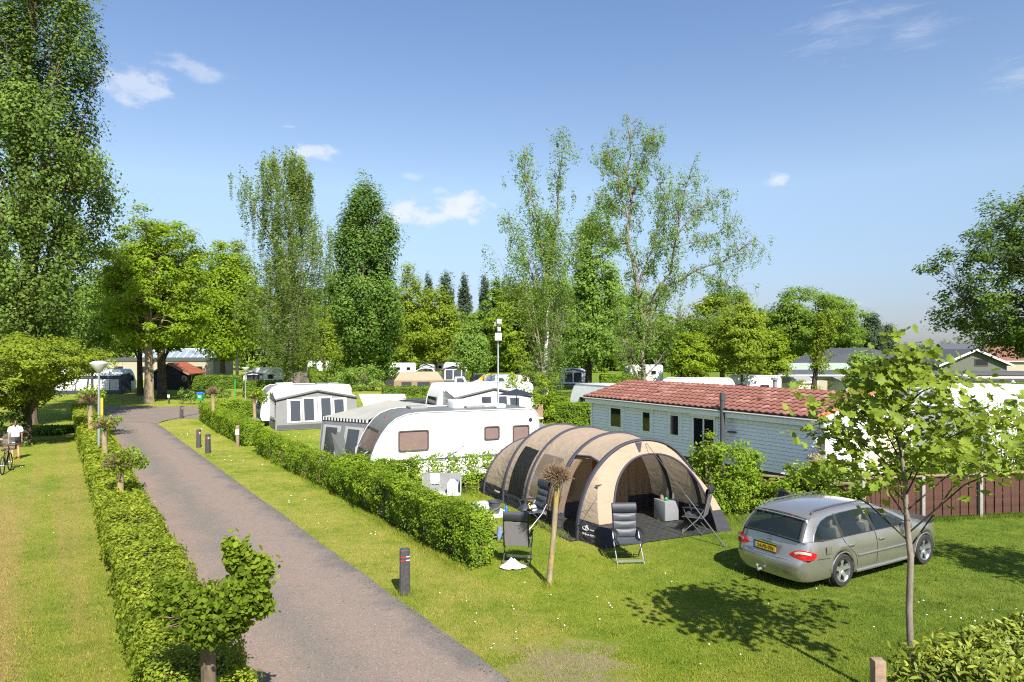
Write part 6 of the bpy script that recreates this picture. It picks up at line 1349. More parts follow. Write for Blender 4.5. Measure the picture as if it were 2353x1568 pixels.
# awning on the far side of the large white caravan
aw = thing('awning', 'beige grey awning with striped valance behind the large white caravan', 'awning', (-2.29, 24.47, 0), CA)
rl = [(-1.9, 1.16, 2.56), (-1.0, 1.16, 2.55), (2.6, 1.16, 2.55)]; ou = [(-3.75, 4.3, 2.08), (-1.1, 4.4, 2.66), (2.9, 4.3, 2.1)]; fr3 = (-2.6, 1.19, 2.2)
b = MB(); rows = []
for k in range(9):
    f = k/8; row = []
    for A_, B_ in ((fr3, ou[0]), (rl[0], ((ou[0][0]*.62+ou[1][0]*.38), 4.33, 2.30)), (rl[1], ou[1]), (rl[2], ou[2])): q = Vector(A_).lerp(Vector(B_), f); q.z -= .05*math.sin(math.pi*f); row.append(q)
    rows.append(row)
b.grid(rows).build('roof', 'awning_roof', aw, smooth=False, solid=.01)
ew = [(-3.02, 1.19, .03), (-3.95, 4.35, .03), ou[0], fr3]
panel(aw, ew, 'awning_grey', 'end_wall')
for u0, u1 in ((.06, .44), (.54, .94)):
    panel(aw, sub(ew, u0, u1, .22, .86, -.004), 'awning_light', 'zip_panel', -.012); panel(aw, sub(ew, u0+.07, u1-.07, .30, .82, -.018), 'tentglass', 'window_film', -.008)
for k in range(30):                                             # striped valance, dark blocks on white
    f0, f1 = k/30, (k+1)/30; A_, B_ = Vector(fr3), Vector(ou[0]); p0, p1 = A_.lerp(B_, f0), A_.lerp(B_, f1); o_ = Vector((-.03, 0, -.005))
    panel(aw, [p0+o_, p1+o_, p1+o_-Vector((0, 0, .11)), p0+o_-Vector((0, 0, .11))], 'black' if k % 2 else 'curtain', 'valance_block', .008)
panel(aw, [(-3.95, 4.35, .03), (3.0, 4.35, .03), ou[2], ou[1], ou[0]], 'awning_light', 'front_wall')
ar = thing('awning', 'small grey awning roof behind the right end of the white caravan', 'awning', (-2.29, 24.47, 0), CA)
panel(ar, [(3.1, -.2, 2.15), (4.6, 0.2, 1.55), (4.4, 2.2, 1.75), (3.0, 1.6, 2.2)], 'awning_light', 'roof'); panel(ar, [(3.1, -.2, .05), (4.6, .2, .05), (4.6, .2, 1.55), (3.1, -.2, 2.15)], 'awning_grey', 'wall')

# grey awning caravan on the left
RZ2 = R(29)
caravan('grey roofed caravan on the left behind its grey awning', (-13.5, 44.2), RZ2, 5.6, 2.2, 2.5, 'awning_grey', 'white', 'white', ends=(), fwin=(1.2, 1.85, 1.6), hatches=((-1.2, 0, 1.0, .7, .12, 'white'), (1.2, .2, .7, .6, .05, 'grey')), frame='darkgrey', glass='glass')
def gable_awning(label, loc, rz, L, D, ze, zp, roofm, wallm, nwin, curtain='curtain', trimm='darkgrey', px_=.5, endw=True, winm='tentglass', zr=2.42, side_slope=.25):
    a = thing('awning', label, 'awning', (loc[0], loc[1], 0), rz); i_ = side_slope
    A0, A1, Pk = Vector((0, 0, ze)), Vector((L, 0, ze)), Vector((L*px_, i_*(zp/ze-1), zp)); B0, B1 = Vector((.15, D, zr-.15)), Vector((L-.15, D, zr-.15)); Bk = Vector((L*px_, D, zr))
    MB().grid([[A0 + Vector((-.08, -.08, 0)), Pk + Vector((0, -.1, .02)), A1 + Vector((.08, -.08, 0))], [B0, Bk, B1]]).build('roof', roofm, a, solid=.012)
    fw = MB(); fw.slab([(-.1, -i_, .03), (L+.1, -i_, .03), A1, Pk, A0], .012, (0, 1, 0)); fw.build('front_wall', wallm, a)
    b = MB(); b.tube([A0 + Vector((-.05, -.05, -.05)), Pk + Vector((0, -.06, -.05)), A1 + Vector((.05, -.05, -.05))], .085, 5); b.build('valance', trimm, a)
    q = [(.0, -i_-.004, .06), (L, -i_-.004, .06), (L, -.006, ze-.05), (0, -.006, ze-.05)]; nrm = Vector((0, -1, -.13)).normalized()
    def fp(u0, u1, z0_, z1_, mm, nm, o=.01): 
        f = lambda u, z: Vector((u*L, -i_*(1-z/ze) - o, z)); MB().slab([f(u0, z0_), f(u1, z0_), f(u1, z1_), f(u0, z1_)], .008, (0, -1, 0)).build(nm, mm, a)
    fp(0, 1, .06, .32, trimm, 'mud_skirt', .006)
    for k in range(nwin):
        u0 = .12 + .76*k/nwin; u1 = .12 + .76*(k+1)/nwin; zt = ze - .15 + (zp-ze)*.55*(1-abs((u0+u1)/2-px_)*2)
        fp(u0+.006, u1-.006, .45, zt, curtain, 'window_surround', .010); fp(u0+.022, u1-.022, .52, zt-.08, winm, 'window_film', .02)
        fp(u0+.016 if k % 2 == 0 else u1-.045, u0+.045 if k % 2 == 0 else u1-.016, .52, zt-.08, curtain, 'curtain', .032)
    if endw:
        for x, nm in ((0, 'end_wall'), (L, 'end_wall')):
            e = MB(); e.slab([(x, -i_, .03), (x, D, .03), (x, D, zr-.18), (x, 0, ze-.01)], .012, (1, 0, 0)); e.build(nm, wallm, a)
            sg = -1 if x == 0 else 1
            b = MB(); b.slab([(x+sg*.016, .25, .6), (x+sg*.016, D-.35, .6), (x+sg*.016, D-.35, ze-.1), (x+sg*.016, .25, ze-.3)], .008, (sg, 0, 0)); b.build('window_surround', curtain, a)
            b = MB(); b.slab([(x+sg*.028, .42, .72), (x+sg*.028, D-.5, .72), (x+sg*.028, D-.5, ze-.18), (x+sg*.028, .42, ze-.38)], .008, (sg, 0, 0)); b.build('window_film', winm, a)
    return a
gable_awning('grey awning with white curtained windows before the left caravan', (-13.85, 40.1), RZ2, 4.75, 2.5, 1.84, 2.32, 'awning_light', 'awning_grey', 4)
gt = thing('trailer_tent', 'low grey covered trailer beside the grey awning', 'trailer', (-9.4, 43.2, 0), RZ2)
panel(gt, [(0, 0, 1.25), (3.0, 0, 1.2), (3.4, 1.8, 1.75), (.2, 1.8, 1.85)], 'awning_light', 'cover'); panel(gt, [(0, 0, .3), (3.0, 0, .3), (3.0, 0, 1.2), (0, 0, 1.25)], 'awning_white', 'side')
# caravan with white awning and parasol in the middle
RZ3 = R(25)
c3 = caravan('white caravan with raised roof hatches behind the middle awning', (-2.1, 44.3), RZ3, 6.6, 2.25, 2.6, 'white_gloss', 'white', 'white', fr_=.55, fwin=(1.1, 1.8, 1.7), frame='darkgrey', glass='glass')
for x in (-1.9, .9):
    h_ = MB(); h_.slab([(x, -.5, 2.66), (x+.8, -.5, 2.66), (x+.7, -.25, 3.02), (x+.1, -.25, 3.02)], .03); o = h_.build('raised_hatch', 'white', c3); MB().slab([(x+.12, -.53, 2.70), (x+.68, -.53, 2.70), (x+.6, -.31, 2.97), (x+.18, -.31, 2.97)], .01, (0, -1, 0)).build('pane', 'tentglass', o)
gable_awning('pale grey awning with arched windows on the middle caravan', (-3.3, 40.0), RZ3, 4.9, 2.3, 1.95, 2.45, 'awning_white', 'awning_light', 4, curtain='awning_white', trimm='darkgrey')
pr_ = thing('parasol', 'open navy parasol standing before the pale awning', 'parasol', (PX(1187, 38), 38, 0))
b = MB(); n8 = 8; R0 = 1.05; v = [(0, 0, 2.58)] + [(R0*math.cos(2*math.pi*k/n8 + .2), R0*math.sin(2*math.pi*k/n8 + .2), 2.26) for k in range(n8)]; b.add(v, [(0, k+1, (k+1) % n8 + 1) for k in range(n8)]); b.build('canopy', 'navy', pr_, solid=.01)
b = MB(); b.tube([(0, 0, 0), (0, 0, 2.62)], .022, 8); b.build('pole', 'darkgrey', pr_)

# folding tent caravan in tan further back
ft = thing('folding_tent_caravan', 'tan folding tent caravan with blue windows beyond the hedge', 'folding caravan', (PX(905, 82), 82, 0), R(8))
FTL = 6.0
MB().grid([[(0, -.2, 1.15), (FTL, -.2, 1.15)], [(.1, .1, 1.25), (FTL-.1, .1, 1.25)], [(.75, 1.6, 2.15), (FTL-.75, 1.6, 2.15)], [(0, 3.0, 1.2), (FTL, 3.0, 1.2)]]).build('roof', 'tan', ft, solid=.01)
panel(ft, [(0, -.2, .1), (FTL, -.2, .1), (FTL, -.2, 1.15), (0, -.2, 1.15)], 'tan_in', 'front_wall'); panel(ft, [(0, -.2, .1), (0, 3, .1), (0, 3, 1.2), (.75, 1.6, 2.15), (0, -.2, 1.15)], 'tan', 'gable'); panel(ft, [(FTL, -.2, .1), (FTL, 3, .1), (FTL, 3, 1.2), (FTL-.75, 1.6, 2.15), (FTL, -.2, 1.15)], 'tan', 'gable')
for x0, x1 in ((.9, 2.1), (2.8, 4.3), (4.8, 5.8)): panel(ft, [(x0, -.23, .35), (x1, -.23, .35), (x1, -.23, .98), (x0, -.23, .98)], 'navy', 'window_film', -.01)
panel(ft, [(-1.1, .2, .1), (-.02, .0, .1), (-.02, .0, 1.3), (-.9, .4, 1.25)], 'blackfab', 'side_annex')

# left caravan under the trees: long white-windowed awning
caravan('white caravan under the trees behind the long navy awning', (PX(225, 77.2), 77.3), R(180), 7.2, 2.3, 2.65, 'white', 'white', 'lightgrey', fr_=.7, fwin=(1.3, 1.95, 1.6), hatches=((0, 0, .7, .6, .1, 'offwhite'), (-1.4, 0, .7, .6, .08, 'offwhite')), frame='darkgrey', glass='glass')
la = thing('awning', 'long navy and white awning under the trees at the far left', 'awning', (PX(127, 74.5), 74.5, 0), R(2)); LL = 7.0
MB().grid([[(-.1, -.1, 2.0), (LL, -.1, 2.0)], [(0, .9, 2.25), (LL-.2, .9, 2.25)], [(0, 1.9, 2.5), (LL, 1.9, 2.5)]]).build('roof', 'offwhite', la, solid=.012)
panel(la, [(-.3, -.5, .03), (LL+.3, -.5, .03), (LL, 0, 2.0), (0, 0, 2.0)], 'navy', 'front_wall')
fq = [(-.3, -.52, .03), (LL+.3, -.52, .03), (LL, -.02, 2.0), (0, -.02, 2.0)]
for k, (u0, u1) in enumerate(((.02, .165), (.18, .335), (.35, .50), (.53, .69), (.70, .83), (.84, .97))): panel(la, sub(fq, u0, u1, .2, .80, .004), 'awning_white' if k < 5 else 'awning_light', 'window_blind', .01)
eq = [(LL+.3, -.5, .03), (LL+.1, 2.0, .03), (LL, 2.0, 2.3), (LL, 0, 2.0)]; panel(la, eq, 'navy', 'end_wall'); panel(la, sub(eq, .12, .8, .3, .85, .004), 'tentglass', 'window_film', .01)

# small white caravan beyond the bend, and the distant rows
def far_caravan(label, px, d, L, rz, H=2.6, sh='white_gloss', win=True, group=None, W_=2.2):
    return caravan(label, (PX(px, d), d), rz, L, W_, H, sh, 'white', 'lightgrey', fr_=.6, wins=((-L*.18, 1.6, .75, .55), (L*.22, 1.6, .7, .55)) if win else (), frame='darkgrey', glass='glass', group=group, hitch=False)
far_caravan('small white caravan with one square window beyond the bend', 612, 84, 3.6, R(5), 2.65)
gable_awning('pale awning on the left of the small white caravan', (PX(556, 82), 82.5), R(5), 2.2, 1.6, 1.9, 2.2, 'awning_light', 'awning_light', 1)
G_ = 'distant row of caravans under the trees'
far_caravan('distant white caravan left of the tall paired trunks', 925, 122, 4.6, R(10), group=G_)
far_caravan('distant white caravan behind the open van', 1000, 135, 5.5, R(-5), group=G_)
far_caravan('distant white caravan partly behind the beige awning', 1045, 128, 4.5, R(8), group=G_)
far_caravan('pale distant caravan behind the path hedge', 735, 150, 5.0, R(0), group=G_)
far_caravan('white caravan under the golden trees seen left of the ivy trunk', 1728, 58, 4.6, R(-20))
far_caravan('white caravan behind the bright leafy tree', 1610, 50, 5.2, R(160), 2.7)
far_caravan('pale caravan left of the bright leafy tree', 1555, 46, 4.6, R(10), 2.6, sh='offwhite')
far_caravan('long white caravan roof just behind the chalet ridge', 1600, 40.5, 6.0, R(-3), 2.55)
far_caravan('white caravan at the left end of the chalet roof with rails', 1392, 41.5, 4.2, R(-55), 2.65)
gable_awning('white awning tent on the far lawn right of the white birch', (PX(1288, 92), 92), R(0), 3.4, 2.2, 1.9, 2.35, 'awning_white', 'awning_white', 2)
far_caravan('grey distant caravan between the trunks behind the far lawn', 1480, 100, 5.0, R(5), 2.7, sh='lightgrey')
gable_awning('pale far awning under the dark trees left of the big birch', (PX(1440, 108), 108), R(0), 4.2, 2.5, 1.9, 2.5, 'awning_light', 'awning_light', 2)
ba = gable_awning('beige awning tent in the distant row', (PX(1015, 100), 100), R(0), 3.4, 2.4, 1.95, 2.6, 'tan_in', 'navy', 2)
ba2 = gable_awning('open white awning beside the distant tall trunks', (PX(963, 120), 120), R(0), 2.6, 2, 1.9, 2.5, 'awning_light', 'awning_grey', 1)
estate_car('white van with open tailgate in the distant row', (PX(988, 118), 118), R(175), 'white_gloss', False, 'distant_van').scale = (1, 1, 1.25)
estate_car('dark car parked among the distant trees', (PX(1098, 96), 96), R(70), 'inkblue', False, 'distant_car')
tt_ = thing('tunnel_tent', 'small cream striped tunnel tent in the distance', 'tent', (PX(1185, 95), 95, 0), R(15))
for k in range(4): MB().grid([[(k*.6 + dx, -1.1*math.cos(q), 1.75*math.sin(q)*(1-.08*k)) for q in np.linspace(0, math.pi, 13)] for dx in (0, .28, .6)]).build('tent_panel', 'cream' if k % 2 == 0 else 'tan', tt_, smooth=True)
MB().slab([(-.01, -1.1*math.cos(q), 1.75*math.sin(q)) for q in np.linspace(0, math.pi, 13)], .02, (-1, 0, 0)).build('tent_door', 'blackfab', tt_)
far_caravan('silver grey caravan end beside the birch and parasol', 1155, 62, 3.4, R(60), 2.5, sh='lightgrey')
# right hand side
far_caravan('big rounded white caravan standing right of the young tree', 2245, 41, 5.6, R(-6), 2.65, W_=2.3)
far_caravan('white caravan roof left of the big rounded caravan', 2065, 40, 4.4, R(-25), 2.5)
caravan('white caravan end close behind the chalet gable', (16.4, 26.8), R(-58), 5.0, 2.2, 2.6, 'white_gloss', 'white', 'lightgrey', fr_=.8, frame='darkgrey', glass='glass')
# ------------------------------------------------------------------ buildings
sh = thing('black_shed', 'black wooden shed with red tiled roof beside the lane bend', 'shed', (PX(350, 83), 83, 0))
SW, SD = 4.2, 4.2
MB().slab([(0, 0, 0), (SW, 0, 0), (SW, 0, 2.05), (SW/2, 0, 3.1), (0, 0, 2.05)], SD, (0, 1, 0)).build('wall', 'blackwood', sh)
for i in range(13): MB().box((SW/2, -.012, .09 + i*.155), (SW-.04, .03, .13)).build('board', 'blackwood', sh)
for sg in (0, 1):
    x0 = -.45 if sg == 0 else SW+.45; rf_ = MB().slab([(x0, -.3, 1.86), (SW/2, -.3, 3.2), (SW/2, SD+.3, 3.2), (x0, SD+.3, 1.86)], .07, (0, 0, 1)).build('roof', 'tile_orange', sh)
    MB().slab([(x0, -.34, 1.72), (SW/2, -.34, 3.06), (SW/2, -.34, 3.24), (x0, -.34, 1.90)], .05, (0, 1, 0)).build('barge_board', 'wood', sh)
    if sg:
        for r_ in range(5): MB().slab([(x0 - r_*.53, -.28, 1.945 + r_*.268), (x0 - r_*.53 - .53, -.28, 1.945 + r_*.268 + .25), (x0 - r_*.53 - .53, SD+.28, 1.945 + r_*.268 + .25), (x0 - r_*.53, SD+.28, 1.945 + r_*.268)], .03, (0, 0, 1)).build('tile_course', 'tile_orange', rf_)
window(sh, (SW+.01, 1.6, 1.45), (0, 1, 0), (1, 0, 0), .9, .9, .08, 'white', 'glass', .04, bars=1)
MB().box((SW/2, -.05, 3.02), (.22, .05, .35)).build('finial', 'wood', sh)
gb = thing('service_building', 'low pale brick building with dark flat fascia behind the shed', 'building', (PX(238, 112), 112, 0))
GW = PX(490, 112)-PX(238, 112)
MB().box((GW/2, 4, 1.6), (GW, 8, 3.2)).build('wall', 'brick_pale', gb); MB().box((GW/2, 4, 3.35), (GW+.5, 8.4, .5)).build('fascia', 'slate', gb)
for x in (2.5, 6.5, 11, 15.5): window(gb, (x, -.01, 1.7), (1, 0, 0), (0, -1, 0), 1.4, 1.0, .08, 'darkgrey', 'glass', .04)
gh = thing('greenhouse', 'glass roofed greenhouse rising behind the pale brick building', 'greenhouse', (PX(308, 124), 124, 0))
HW = PX(484, 124)-PX(308, 124)
M['ghglass'] = mat('greenhouse_glass', (.20, .245, .29), .3, var=.15, scale=.8, spec=.8)
fr_ = MB().slab([(0, 0, 0), (0, 6, 0), (0, 6, 3.4), (0, 3, 5.1), (0, 0, 3.4)], HW, (1, 0, 0)).build('glass_shell', 'ghglass', gh)
for i in range(12): MB().tube([(HW*i/11, -.03, 0), (HW*i/11, -.03, 3.42), (HW*i/11, 3, 5.14)], .05, 5).build('glazing_bar', 'white', gh)
MB().tube([(0, 3, 5.14), (HW, 3, 5.14)], .07, 6).build('ridge', 'white', gh); MB().tube([(0, -.04, 3.42), (HW, -.04, 3.42)], .07, 6).build('gutter', 'white', gh)

def bungalow(label, px, d, L, D, ez, rz, wallm, roofm, flat=False, wins=(), pitch=1.1, name='bungalow', over=.4, cat='house'):
    h = thing(name, label, cat, (PX(px, d), d, 0), rz)
    MB().box((L/2, D/2, ez/2), (L, D, ez)).build('wall', wallm, h)
    if flat:
        MB().box((L/2, D/2, ez+.12), (L+over*2, D+over*2, .24)).build('roof', roofm, h); MB().box((L/2, -over-.01, ez+.12), (L+over*2, .03, .2)).build('fascia', 'darkgrey', h)
    elif pitch > 0:
        MB().slab([(-over, -over, ez-.05), (-over, D/2, ez+pitch), (-over, D+over, ez-.05)], L+2*over, (1, 0, 0)).build('roof', roofm, h)
        MB().box((L/2, -over-.02, ez-.02), (L+2*over, .04, .16)).build('gutter_board', 'white', h)
    for x, z, w_, hh in wins: window(h, (x, -.01, z), (1, 0, 0), (0, -1, 0), w_, hh, .07, 'white', 'glass', .04)
    return h
bungalow('grey flat roofed bungalow with dark windows at the far right', 2140, 56, 9.5, 5, 2.7, R(-6), 'lightgrey', 'slate', True, ((1.0, 1.5, .9, 1.2), (3.0, 1.3, .8, 1.9), (5.4, 1.6, .7, 1.0), (7.0, 1.6, .7, 1.0), (8.4, 1.6, .8, 1.0)))
bungalow('cream fronted bungalow extension right of the grey bungalow', 2235, 52, 6.5, 4, 2.4, R(-6), 'offwhite', 'cream', True, ((1.0, 1.4, 1.1, 1.1), (2.8, 1.4, .6, 1.1), (4.8, 1.4, .7, 1.1)))
bn = bungalow('grey barn with white edged gable behind the bungalows', 2120, 100, 11, 16, 3.0, R(90), 'grey', 'slate', False, (), 2.2, 'barn', cat='barn')
gb_ = thing('gabled_house', 'olive gabled house front with white barge boards on the right', 'house', (PX(2165, 84), 84, 0), R(-4))
MB().slab([(0, 0, 0), (7.6, 0, 0), (7.6, 0, 3.1), (3.8, 0, 4.75), (0, 0, 3.1)], 12, (0, 1, 0)).build('wall', mat('olive_boards', (.10, .11, .08), .8), gb_)
for sg in (0, 1):
    x0 = -.6 if sg == 0 else 8.2; MB().slab([(x0, -.5, 2.88), (3.8, -.5, 4.85), (3.8, 12.5, 4.85), (x0, 12.5, 2.88)], .12, (0, 0, 1)).build('roof', 'slate', gb_); MB().slab([(x0, -.54, 2.76), (3.8, -.54, 4.73), (3.8, -.54, 4.97), (x0, -.54, 3.0)], .06, (0, 1, 0)).build('barge_board', 'white', gb_)
window(gb_, (4.6, -.01, 3.3), (1, 0, 0), (0, -1, 0), 1.6, .9, .08, 'darkgrey', 'glass', .04)
rh = bungalow('house with red brick coloured roof behind the grey roofs', 2262, 115, 9, 8, 3.0, R(0), 'brick_pale', 'tile', False, (), 2.6, 'brick_house')
bungalow('dark roofed house beside the red roofed one', 2200, 112, 6, 9, 3.0, R(0), 'grey', 'slate', False, (), 3.0, 'house')
bungalow('long grey roofed shed left of the olive gabled house', 2030, 92, 8.5, 8, 2.3, R(0), 'white', 'lightgrey', False, ((2, 1.5, 1, 1),), .8, 'long_shed', cat='shed')
bungalow('brown bungalow with dark corrugated roof behind the chalet', 1795, 78, 8.0, 4, 1.95, R(-3), 'brick_pale', 'slate', False, ((1.4, 1.1, .9, 1.0), (3.2, 1.1, 1.2, 1.0), (6, 1.1, 1, .9)), .6)
bungalow('pale green roofed bungalow behind the brown one', 1810, 96, 9, 5, 2.1, R(0), 'offwhite', mat('pale_green_roof', (.26, .33, .26), .6), False, (), .9)
cs = bungalow('little cream garden shed with grey roof near the ivy trunk', 1830, 66, 2.6, 2.2, 1.65, R(25), 'cream', 'grey', False, (), .6, 'garden_shed', .15, 'shed')
bungalow('white cabin with little porch behind the young tree', 2030, 50, 3.2, 3, 2.2, R(10), 'white', 'slate', False, ((1.6, 1.4, .8, .8),), .6, 'cabin', .2, 'cabin')
bungalow('white chalet front half hidden behind the young tree crown', 1945, 58, 6.0, 3.5, 2.1, R(0), 'offwhite', 'grey', False, ((1.2, 1.3, .8, .9), (3.8, 1.3, 1.2, .9)), .35, 'white_chalet')

# ------------------------------------------------------------------ lamp posts, mast, bollards, signs, bin
def lamp_post(label, px, d, h, r=.32, group=None):
    l = thing('lamp_post', label, 'lamp post', (PX(px, d), d, 0), 0, group)
    MB().tube([(0, 0, 0), (0, 0, 1.0), (0, 0, h-.3)], [.06, .055, .04], 10).build('pole', 'steel', l, smooth=True)
    MB().lathe([(.05, h-.42), (.08, h-.40), (r*.92, h-.12), (r, h-.06)], 20).build('diffuser', 'offwhite', l, smooth=True)
    MB().lathe([(r*1.02, h-.06), (r*1.0, h-.02), (r*.7, h+.03), (.02, h+.06)], 20).build('cap', 'lightgrey', l, smooth=True)
    return l
lamp_post('grey lamp post with dish lamp rising from the left hedge', 227, 27.5, 4.22)
lamp_post('slim lamp post left of the grey awning caravan', 564, 66, 3.1, .34)
lamp_post('lamp post beside the weeping birch trunk', 634, 82, 4.2, .4)
lamp_post('dish lamp post behind the big rounded white caravan', 2213, 45, 3.1, .32)
ms = thing('loudspeaker_mast', 'tall grey mast carrying boxy lantern housings in the middle', 'mast', (PX(1144.5, 36), 36, 0))
MB().tube([(0, 0, 0), (0, 0, 2.4), (0, 0, 2.42), (0, 0, 6.1)], [.062, .06, .05, .042], 10).build('pole', 'steel', ms, smooth=True)
for z, w_, h, x in ((5.42, .36, .40, .02), (6.22, .24, .26, .06), (5.82, .18, .22, .06)):
    b_ = MB().box((x, -.05, z), (w_, .3, h)).build('housing', 'offwhite', ms, bevel=.02)
    MB().box((x, -.21, z), (w_*.8, .02, h*.8)).build('front_grille', 'lightgrey', b_)
MB().box((-.12, .03, 6.1), (.16, .2, .22)).build('housing', 'grey', ms); MB().tube([(-.1, 0, 4.85), (-.1, 0, 5.2)], .03, 6).build('bracket', 'black', ms); MB().tube([(.1, 0, 5.0), (.1, 0, 5.2)], .03, 6).build('bracket', 'black', ms)
bol = None
M['bollard'] = mat('black_recycled_plastic', (.045, .045, .047), .7, var=.3, scale=18, bump=.35, dirt=.12)
for lab, px, py, hh in (('black bollard with red and white bands beside the lane in front', 930, 1366, .875), ('right one of the two black bollards by the lane bend', 477.5, 1042, .80), ('left one of the two black bollards by the lane bend', 456.5, 1029, .78), ('lone black bollard furthest away at the hedge corner', 417, 962, .76)):
    d = 7296/(py-808)
    if bol is None:
        bol = thing('bollard', lab, 'bollard', (PX(px, d), d, 0), R(8), 'black bollards along the lane')
        w_ = .098
        def oct_(s, z): c_ = s*.72; return [(-s, -c_, z), (-c_, -s, z), (c_, -s, z), (s, -c_, z), (s, c_, z), (c_, s, z), (-c_, s, z), (-s, c_, z)]
        MB().loft([oct_(w_*1.03, -.05), oct_(w_*1.02, .3), oct_(w_, .66), oct_(w_*.93, .665), oct_(w_*.93, .685), oct_(w_, .69), oct_(w_, .73), oct_(w_*.93, .735), oct_(w_*.93, .755), oct_(w_, .76), oct_(w_, .85), oct_(w_*.75, .872), oct_(w_*.2, .885)]).build('post', 'bollard', bol)
        for z in (.675, .745):
            MB().loft([oct_(w_*.955, z-.009), oct_(w_*.955, z+.009)], caps=False).build('red_band', 'red', bol)
            MB().box((w_*.62, -w_*.955, z), (w_*.55, .012, .018)).build('white_reflector', 'white', bol); MB().box((w_*.955, -.02, z), (.012, w_*.9, .018)).build('white_reflector', 'white', bol)
    else:
        o = copy_tree(bol); o['label'] = lab; o.location = (PX(px, d), d, 0); o.rotation_euler = (0, 0, R(px % 17))
def sign_post(label, px, py, h, mm='wood', w_=.09, plate=(.2, .2), pz=None):
    d = 7296/(py-808); s_ = thing('plot_sign', label, 'sign', (PX(px, d), d, 0))
    MB().box((0, 0, h/2), (w_, w_, h)).build('post', mm, s_, bevel=.008); MB().box((0, -w_/2-.012, pz or h-.12), (plate[0], .02, plate[1])).build('plate', 'white', s_); return s_
sign_post('wooden post with small white plate at the hedge gap', 546.5, 1027, 1.05, 'wood', .13, (.17, .26), .72)
sign_post('small white plot sign on short dark post beyond the bend', 388, 928, .75, 'darkgrey', .12, (.22, .24), .68)
bi = thing('litter_bin', 'green litter bin with blue lid beyond the lane bend', 'bin', (PX(460.5, 61), 61, 0))
MB().loft([[(-.2, -.16, .25), (.2, -.16, .25), (.2, .16, .25), (-.2, .16, .25)], [(-.25, -.2, .78), (.25, -.2, .78), (.25, .2, .78), (-.25, .2, .78)]]).build('body', 'green', bi, bevel=.02); MB().box((0, 0, .9), (.54, .44, .24)).build('lid', 'blue', bi, bevel=.04); MB().box((0, -.2, .62), (.2, .02, .18)).build('sticker', 'white', bi); MB().tube([(0, 0, 0), (0, 0, .4)], .04, 6).build('post', 'darkgrey', bi)
gp2 = MB().tube([(0, 0, 0), (0, 0, 1.9)], .06, 6); tag(gp2.build('green_post', 'green', loc=(PX(540, 68), 68, 0)), 'slim green post on the lawn near the spiky shrubs', 'post')
ys = thing('yellow_sign', 'yellow and green marker sign behind the left lamp post', 'sign', (PX(234, 30), 30, 0))
MB().box((0, 0, 2.15), (.09, .05, .9)).build('yellow_board', 'yellow', ys); MB().box((.02, .02, 1.2), (.12, .04, .9)).build('green_board', 'green', ys); MB().tube([(0, .05, 0), (0, .05, 2.6)], .03, 6).build('post', 'darkgrey', ys)
bc = thing('playground_rider', 'yellow and red playground animal beyond the middle caravan', 'play equipment', (PX(1100, 62), 62, 0))
MB().lathe([(.02, .9), (.45, 1.1), (.62, 1.5), (.5, 1.95), (.02, 2.1)], 14).build('body', 'cream', bc, smooth=True); MB().lathe([(.02, -.02), (.24, -.02), (.24, .04), (.02, .05)], 14, (0, -.62, 1.5), 'Y').build('eye', 'red', bc); MB().tube([(.1, 0, 2.0), (.5, 0, 2.4), (1.0, 0, 2.55), (1.1, 0, 2.35)], [.2, .16, .12, .06], 8).build('trunk_arm', 'yellow', bc, smooth=True); MB().tube([(-.2, 0, 0), (-.2, 0, 1.0)], .08, 6).build('leg', 'steel', bc); MB().tube([(.2, 0, 0), (.2, 0, 1.0)], .08, 6).build('leg', 'steel', bc)

